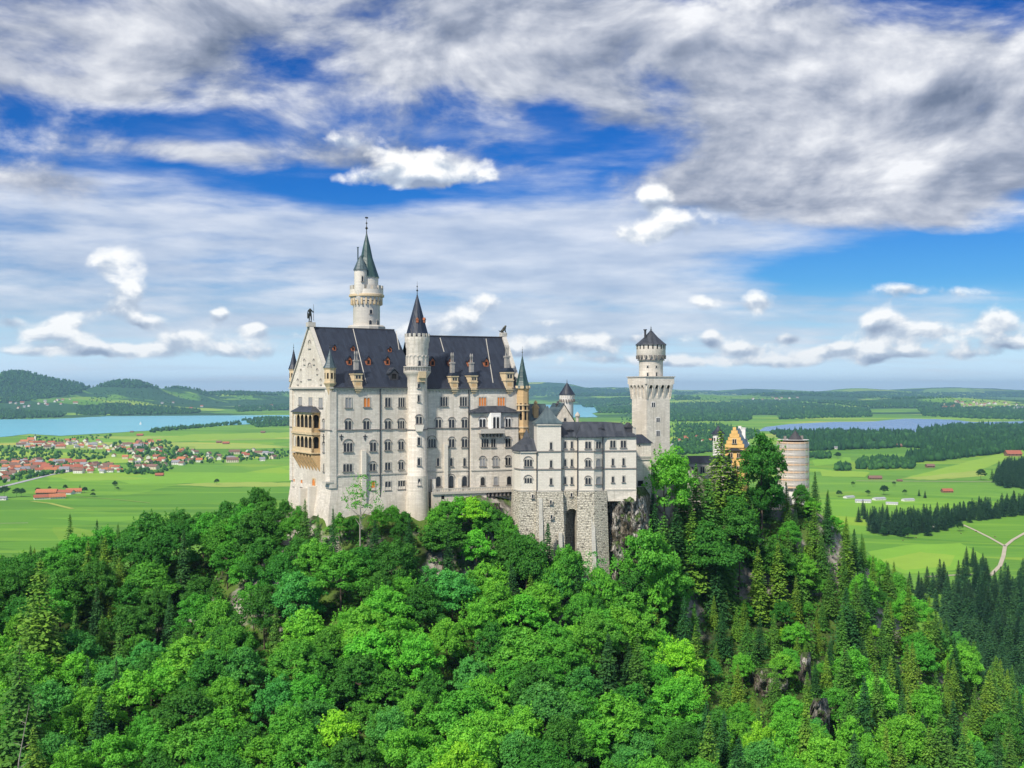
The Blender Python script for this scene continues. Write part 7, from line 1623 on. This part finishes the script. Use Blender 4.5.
for px, py, pr, rot, lb, sc in ((875, 479.3, br, 0, 'long brown barn alone in the right meadow', 1.15), (899.5, 481.5, hay, .2, 'small brown hay hut right of the long barn', .8), (947, 492.5, rd, .1, 'red roofed cottage among the right hand spruces', 1.0), (159.5, 476, rd, .1, 'small red roofed barn below the village wood', .9), (132, 432.5, hay, 0, 'small barn near the lake at the end of the village', 1.2), (140, 436, rd, .1, 'red roofed barn in the green lakeside meadow', 1.3), (930, 467.5, hay, .1, 'dark hay hut in the upper right meadow', 1.5), (917, 461.5, wh, .1, 'white roofed hut beside the wood', 1.2),
                                (263, 433, hay, 0, 'small brown hut in the meadow left of the palace', 1.5), (219, 443, hay, .1, 'lone brown hut in the middle lakeside meadow', 1.4), (226, 444, rd, .1, 'lone red roofed barn in the middle lakeside meadow', 1.2), (2, 500, wh, .1, 'small white roofed shed at the left edge', 1.1), (836, 449, wh, 0, 'pale farmhouse below the scaffolded tower\'s meadow', 1.4), (1019, 409, lg, 0, 'large pale building at the right horizon', 3.0), (898, 447, hay, 0, 'dark roofed farm beside the valley wood', 1.8), (1013, 456, rd, 0, 'long brown roofed farm at the wood edge on the right', 2.2),
                                (939.5, 528.8, wh, .35, 'white hut with grey roof beside the path fork', 1.1)):
    house(px, py, None, 0, 0, rot, lb, sc, pr, 'barn' if pr in (br, rd, hay) else 'hut', 'barn' if pr in (br, rd, hay) else 'hut')
for i, (px, py, rot, pr, lb) in enumerate(((849, 498, .5, lg, 'leftmost pale roofed hall by the car park'), (863, 502.5, -.2, lg, 'second pale roofed hall from the left by the car park'), (879, 500, .35, lg, 'middle grey white hall by the car park'), (892, 504.5, -.4, lg, 'fourth pale roofed hall by the car park'), (908, 501, .3, lg, 'rightmost pale roofed hall by the car park'))):
    house(px, py, None, 0, 0, rot, lb, (.62, .8, .7, .6, .66)[i], pr, 'hall', 'hall', 'pale roofed halls beyond the spruces')
# church by the lake
def church():
    X, Y, Z, ok = hits([31], [442]); o = bpy.data.objects.new('church', None); COL.objects.link(o); o.location = (X[0], Y[0], Z[0]); o.rotation_euler = (0, 0, .1); o.scale = (.95,) * 3
    tag(o, 'white church with red roof and slim tower beside the turquoise lake', 'church')
    a, b, c = gable_house_mesh(24, 13, 9, 17, WC[0], RC['orange red'], .8)
    for nm, me in (('nave', a), ('roof', b), ('window_row', c)): link(bpy.data.objects.new(nm, me), o)
    m = MB(); m.box(12.5, 17.5, -2.5, 2.5, -2, 22); m.build('bell_tower', WC[0], o); m = MB(); m.lathe(15, 0, [(3.2, 22), (3.4, 23.5), (1.2, 26), (1.5, 27.5), (.1, 31)], 12); m.build('onion_dome', M['copper'], o)
church()
# a small sail on the lake
def boat():
    x, y = flat(140.5, 424.5, PLAIN + 1); o = bpy.data.objects.new('sailing_boat', None); COL.objects.link(o); o.location = (x, y, PLAIN + 1.0); o.scale = (1.6,) * 3
    tag(o, 'tiny white sailing boat on the turquoise lake', 'boat'); m = MB(); m.prism([(-3.5, -.5), (0, -1.2), (3.8, 0), (0, 1.2), (-3.5, .5)], -.3, .8); m.build('hull', M['white'], o)
    m = MB(); m.add([(0, 0, 1), (3.2, .1, 1.2), (.1, 0, 10.5), (0, .12, 1), (3.2, .2, 1.2), (.1, .1, 10.5)], [(0, 1, 2), (5, 4, 3)]); m.add([(-.2, 0, 1), (-3.4, .1, 1.2), (-.1, 0, 10.5), (-.2, .12, 1), (-3.4, .2, 1.2), (-.1, .1, 10.5)], [(0, 2, 1), (3, 4, 5)]); m.build('sail', M['white'], o); m = MB(); m.tube((-.1, .05, .8), (-.1, .05, 10.8), .12, .06); m.build('mast', M['iron'], o)
boat()
# single trees out in the meadows
def valley_tree(px, py, hpx, kind, label, col=None, wide=1.0):
    X, Y, Z, ok = hits([px], [py]); h = hpx / F * Y[0]
    o = tree(kind, X[0], Y[0], Z[0], h, jit(col or ((.018, .055, .022) if kind == 'c' else (.024, .085, .022))), wide, (random.choice(CN[:4]) if kind == 'c' else random.choice(BL)), 'spruce_tree' if kind == 'c' else 'field_tree')
    tag(o, label, 'spruce' if kind == 'c' else 'field tree', 'trees standing in the valley meadows'); return o
for px, py, h, k, lb, w_ in ((115, 489.5, 8.5, 'b', 'lone round tree in the meadow between farm and palace', 1.2), (117.8, 490.3, 3.5, 'b', 'low bush at the foot of the lone meadow tree', 1.5), (216.8, 484.5, 6, 'b', 'lone small tree in the meadow left of the palace', 1.1), (16.5, 497, 9, 'b', 'left one of two dark round trees near the left edge', 1.2), (21.5, 497, 9, 'b', 'right one of two dark round trees near the left edge', 1.2), (4, 498, 12, 'b', 'large dark tree at the left edge of the meadow', 1.3),
    (38, 493.5, 6, 'b', 'round tree left of the meadow farm', 1.4), (49.5, 490, 4, 'b', 'small tree behind the long barn', 1), (65, 490.5, 6, 'b', 'round tree behind the meadow farm', 1.1), (80, 490.5, 6.5, 'c', 'pointed tree behind the meadow farm', 1.3), (84.5, 493, 6, 'b', 'round tree at the right end of the meadow farm', 1.3), (93, 492, 3, 'b', 'small bush above the farm track', 1.6), (93, 496.8, 4.5, 'b', 'round bush right of the meadow farm', 1.5),
    (853, 486.5, 5, 'b', 'round bush in the right meadow', 1.6), (894, 486, 4.5, 'b', 'flat bush beside the brown hay hut', 1.7), (884, 495, 9.5, 'b', 'round tree above the white halls', 1.2), (919, 496, 7, 'c', 'pointed tree left of the red roofed cottage', 1.3), (925, 498, 8, 'c', 'pointed tree between halls and cottage', 1.2), (839, 497, 7, 'b', 'round tree left of the white halls', 1.2), (905, 494.5, 5, 'b', 'small round tree right of the white halls', 1.4), (868, 496, 6, 'b', 'low tree behind the white halls', 1.6),
    (960, 531.5, 9, 'b', 'dark round bush at the head of the path', 1.3), (838, 459, 7, 'b', 'round tree in the meadow below the blue lake', 1.3), (981, 480, 11, 'b', 'dark round tree at the left end of the right wood', 1.2)):
    valley_tree(px, py, h, k, lb, wide=w_)
def spruce_rows():
    rng = random.Random(3); L = []
    areas = [([(852, 520), (872, 534), (902, 540), (948, 533), (952, 526), (985, 520), (1030, 514), (1030, 504), (975, 508), (930, 516), (895, 520), (865, 512)], 62, 'in the dark belt behind the right meadow', (16, 25)),
             ([(962, 566), (975, 560), (985, 566), (986, 584), (966, 590)], 7, 'in the clump beside the path fork', (17, 24)), ([(900, 590), (925, 584), (935, 590), (930, 604), (905, 600)], 6, 'at the near edge of the right meadow', (17, 24)),
             ([(935, 590), (965, 586), (1030, 584), (1030, 612), (975, 615), (945, 605)], 20, 'on the edge of the wood below the hill', (22, 30)), ([(950, 612), (1030, 612), (1050, 650), (1050, 690), (1000, 660)], 24, 'in the wood below the hill', (24, 31))]
    for P, n, tg, hh in areas:
        P = np.array(P, float); x0, y0 = P.min(0); x1, y1 = P.max(0); pts = []; t = 0
        while len(pts) < n and t < 4000:
            t += 1; x, y = rng.uniform(x0, x1), rng.uniform(y0, y1)
            if inpoly(np.array([x]), np.array([y]), P)[0] and all(abs(x - a) + abs(y - b) > 4.5 for a, b in pts): pts.append((x, y))
        pts.sort()
        for i, (x, y) in enumerate(pts):
            X, Y, Z, ok = hits([x], [y]); h = rng.uniform(*hh)
            if rng.random() < .12 and 'belt' in tg: o = tree('b', X[0], Y[0], Z[0], h * .6, jit((.020, .08, .025)), 1.3, random.choice(BL), 'field_tree'); tag(o, f'round leafy tree {tg}, tree number {i + 1} from the left' if False else f'round leafy tree {tg}, {ordinal(i + 1)} from the left', 'field tree', 'trees standing in the valley meadows')
            else: o = tree('c', X[0], Y[0], Z[0], h, jit((.014, .050, .022)), rng.uniform(.95, 1.4), random.choice(CN[:4])); tag(o, f'dark spruce {tg}, {ordinal(i + 1)} from the left', 'spruce', 'spruces ' + tg)
spruce_rows()
# cattle grazing
def cow_mesh():
    me = bpy.data.meshes.new('cow'); pts = [(-.9, 0, 1.15), (0, 0, 1.1), (.75, 0, 1.2), (1.15, 0, 1.05), (1.55, 0, .55), (-.85, .25, .6), (-.95, .25, .35), (-.85, .25, .03), (-.85, -.25, .6), (-.95, -.25, .35), (-.85, -.25, .03), (.75, .22, .6), (.75, .22, .03), (.75, -.22, .6), (.75, -.22, .03), (-1.25, 0, .9), (-1.28, 0, .45)]
    ed = [(1, 0), (1, 2), (2, 3), (3, 4), (0, 5), (5, 6), (6, 7), (0, 8), (8, 9), (9, 10), (2, 11), (11, 12), (2, 13), (13, 14), (0, 15), (15, 16)]; rad = [.36, .42, .36, .2, .13, .14, .08, .06, .14, .08, .06, .12, .06, .12, .06, .04, .04]
    me.from_pydata(pts, ed, []); o = bpy.data.objects.new('cow', me); COL.objects.link(o); o.modifiers.new('s', 'SKIN'); ss = o.modifiers.new('b', 'SUBSURF'); ss.levels = 1
    for v, r_ in zip(me.skin_vertices[0].data, rad): v.radius = (r_, r_)
    me.skin_vertices[0].data[1].use_root = True
    m2 = bpy.data.meshes.new_from_object(o.evaluated_get(bpy.context.evaluated_depsgraph_get())); bpy.data.objects.remove(o); m2.materials.append(simple('cowhide', (.14, .08, .05), .8, .3, 2)); 
    for p in m2.polygons: p.use_smooth = True
    return m2
cw = cow_mesh()
for px, py, r_, lb in ((918.5, 533.2, .4, 'brown cow grazing at the top of the right meadow'), (916, 538, 2.0, 'brown cow grazing in the left part of the right meadow'), (903, 541, 1.0, 'leftmost brown cow in the right meadow'), (976, 532, .2, 'brown cow standing beside the path'), (995, 537.5, 2.6, 'brown cow between the hut and the path fork'), (961, 534, 1.6, 'brown cow below the dark bush at the path')):
    X, Y, Z, ok = hits([px], [py]); o = bpy.data.objects.new('cow', cw); COL.objects.link(o); o.location = (X[0], Y[0], Z[0] + .0); o.rotation_euler = (0, 0, r_); tag(o, lb, 'cow', 'cows on the right meadow')

# ------------------------------------------------------------------ the air between here and the mountains
def haze():
    m = MB(); m.box(-31300, 31300, -3000, 31300, -187, 262); m_ = bpy.data.materials.new('haze'); m_.use_nodes = True; t = m_.node_tree; t.nodes.clear(); g = G(t)
    v = g.n('ShaderNodeVolumePrincipled'); v.inputs['Color'].default_value = (.44, .74, 1.0, 1); v.inputs['Density'].default_value = HAZE; v.inputs['Anisotropy'].default_value = 0.2
    o = g.n('ShaderNodeOutputMaterial'); t.links.new(v.outputs[0], o.inputs['Volume']); ob = m.build('haze', m_); ob['kind'] = 'stuff'; ob['label'] = 'thin blue air filling the valley'
HAZE = 4.0e-5
haze()
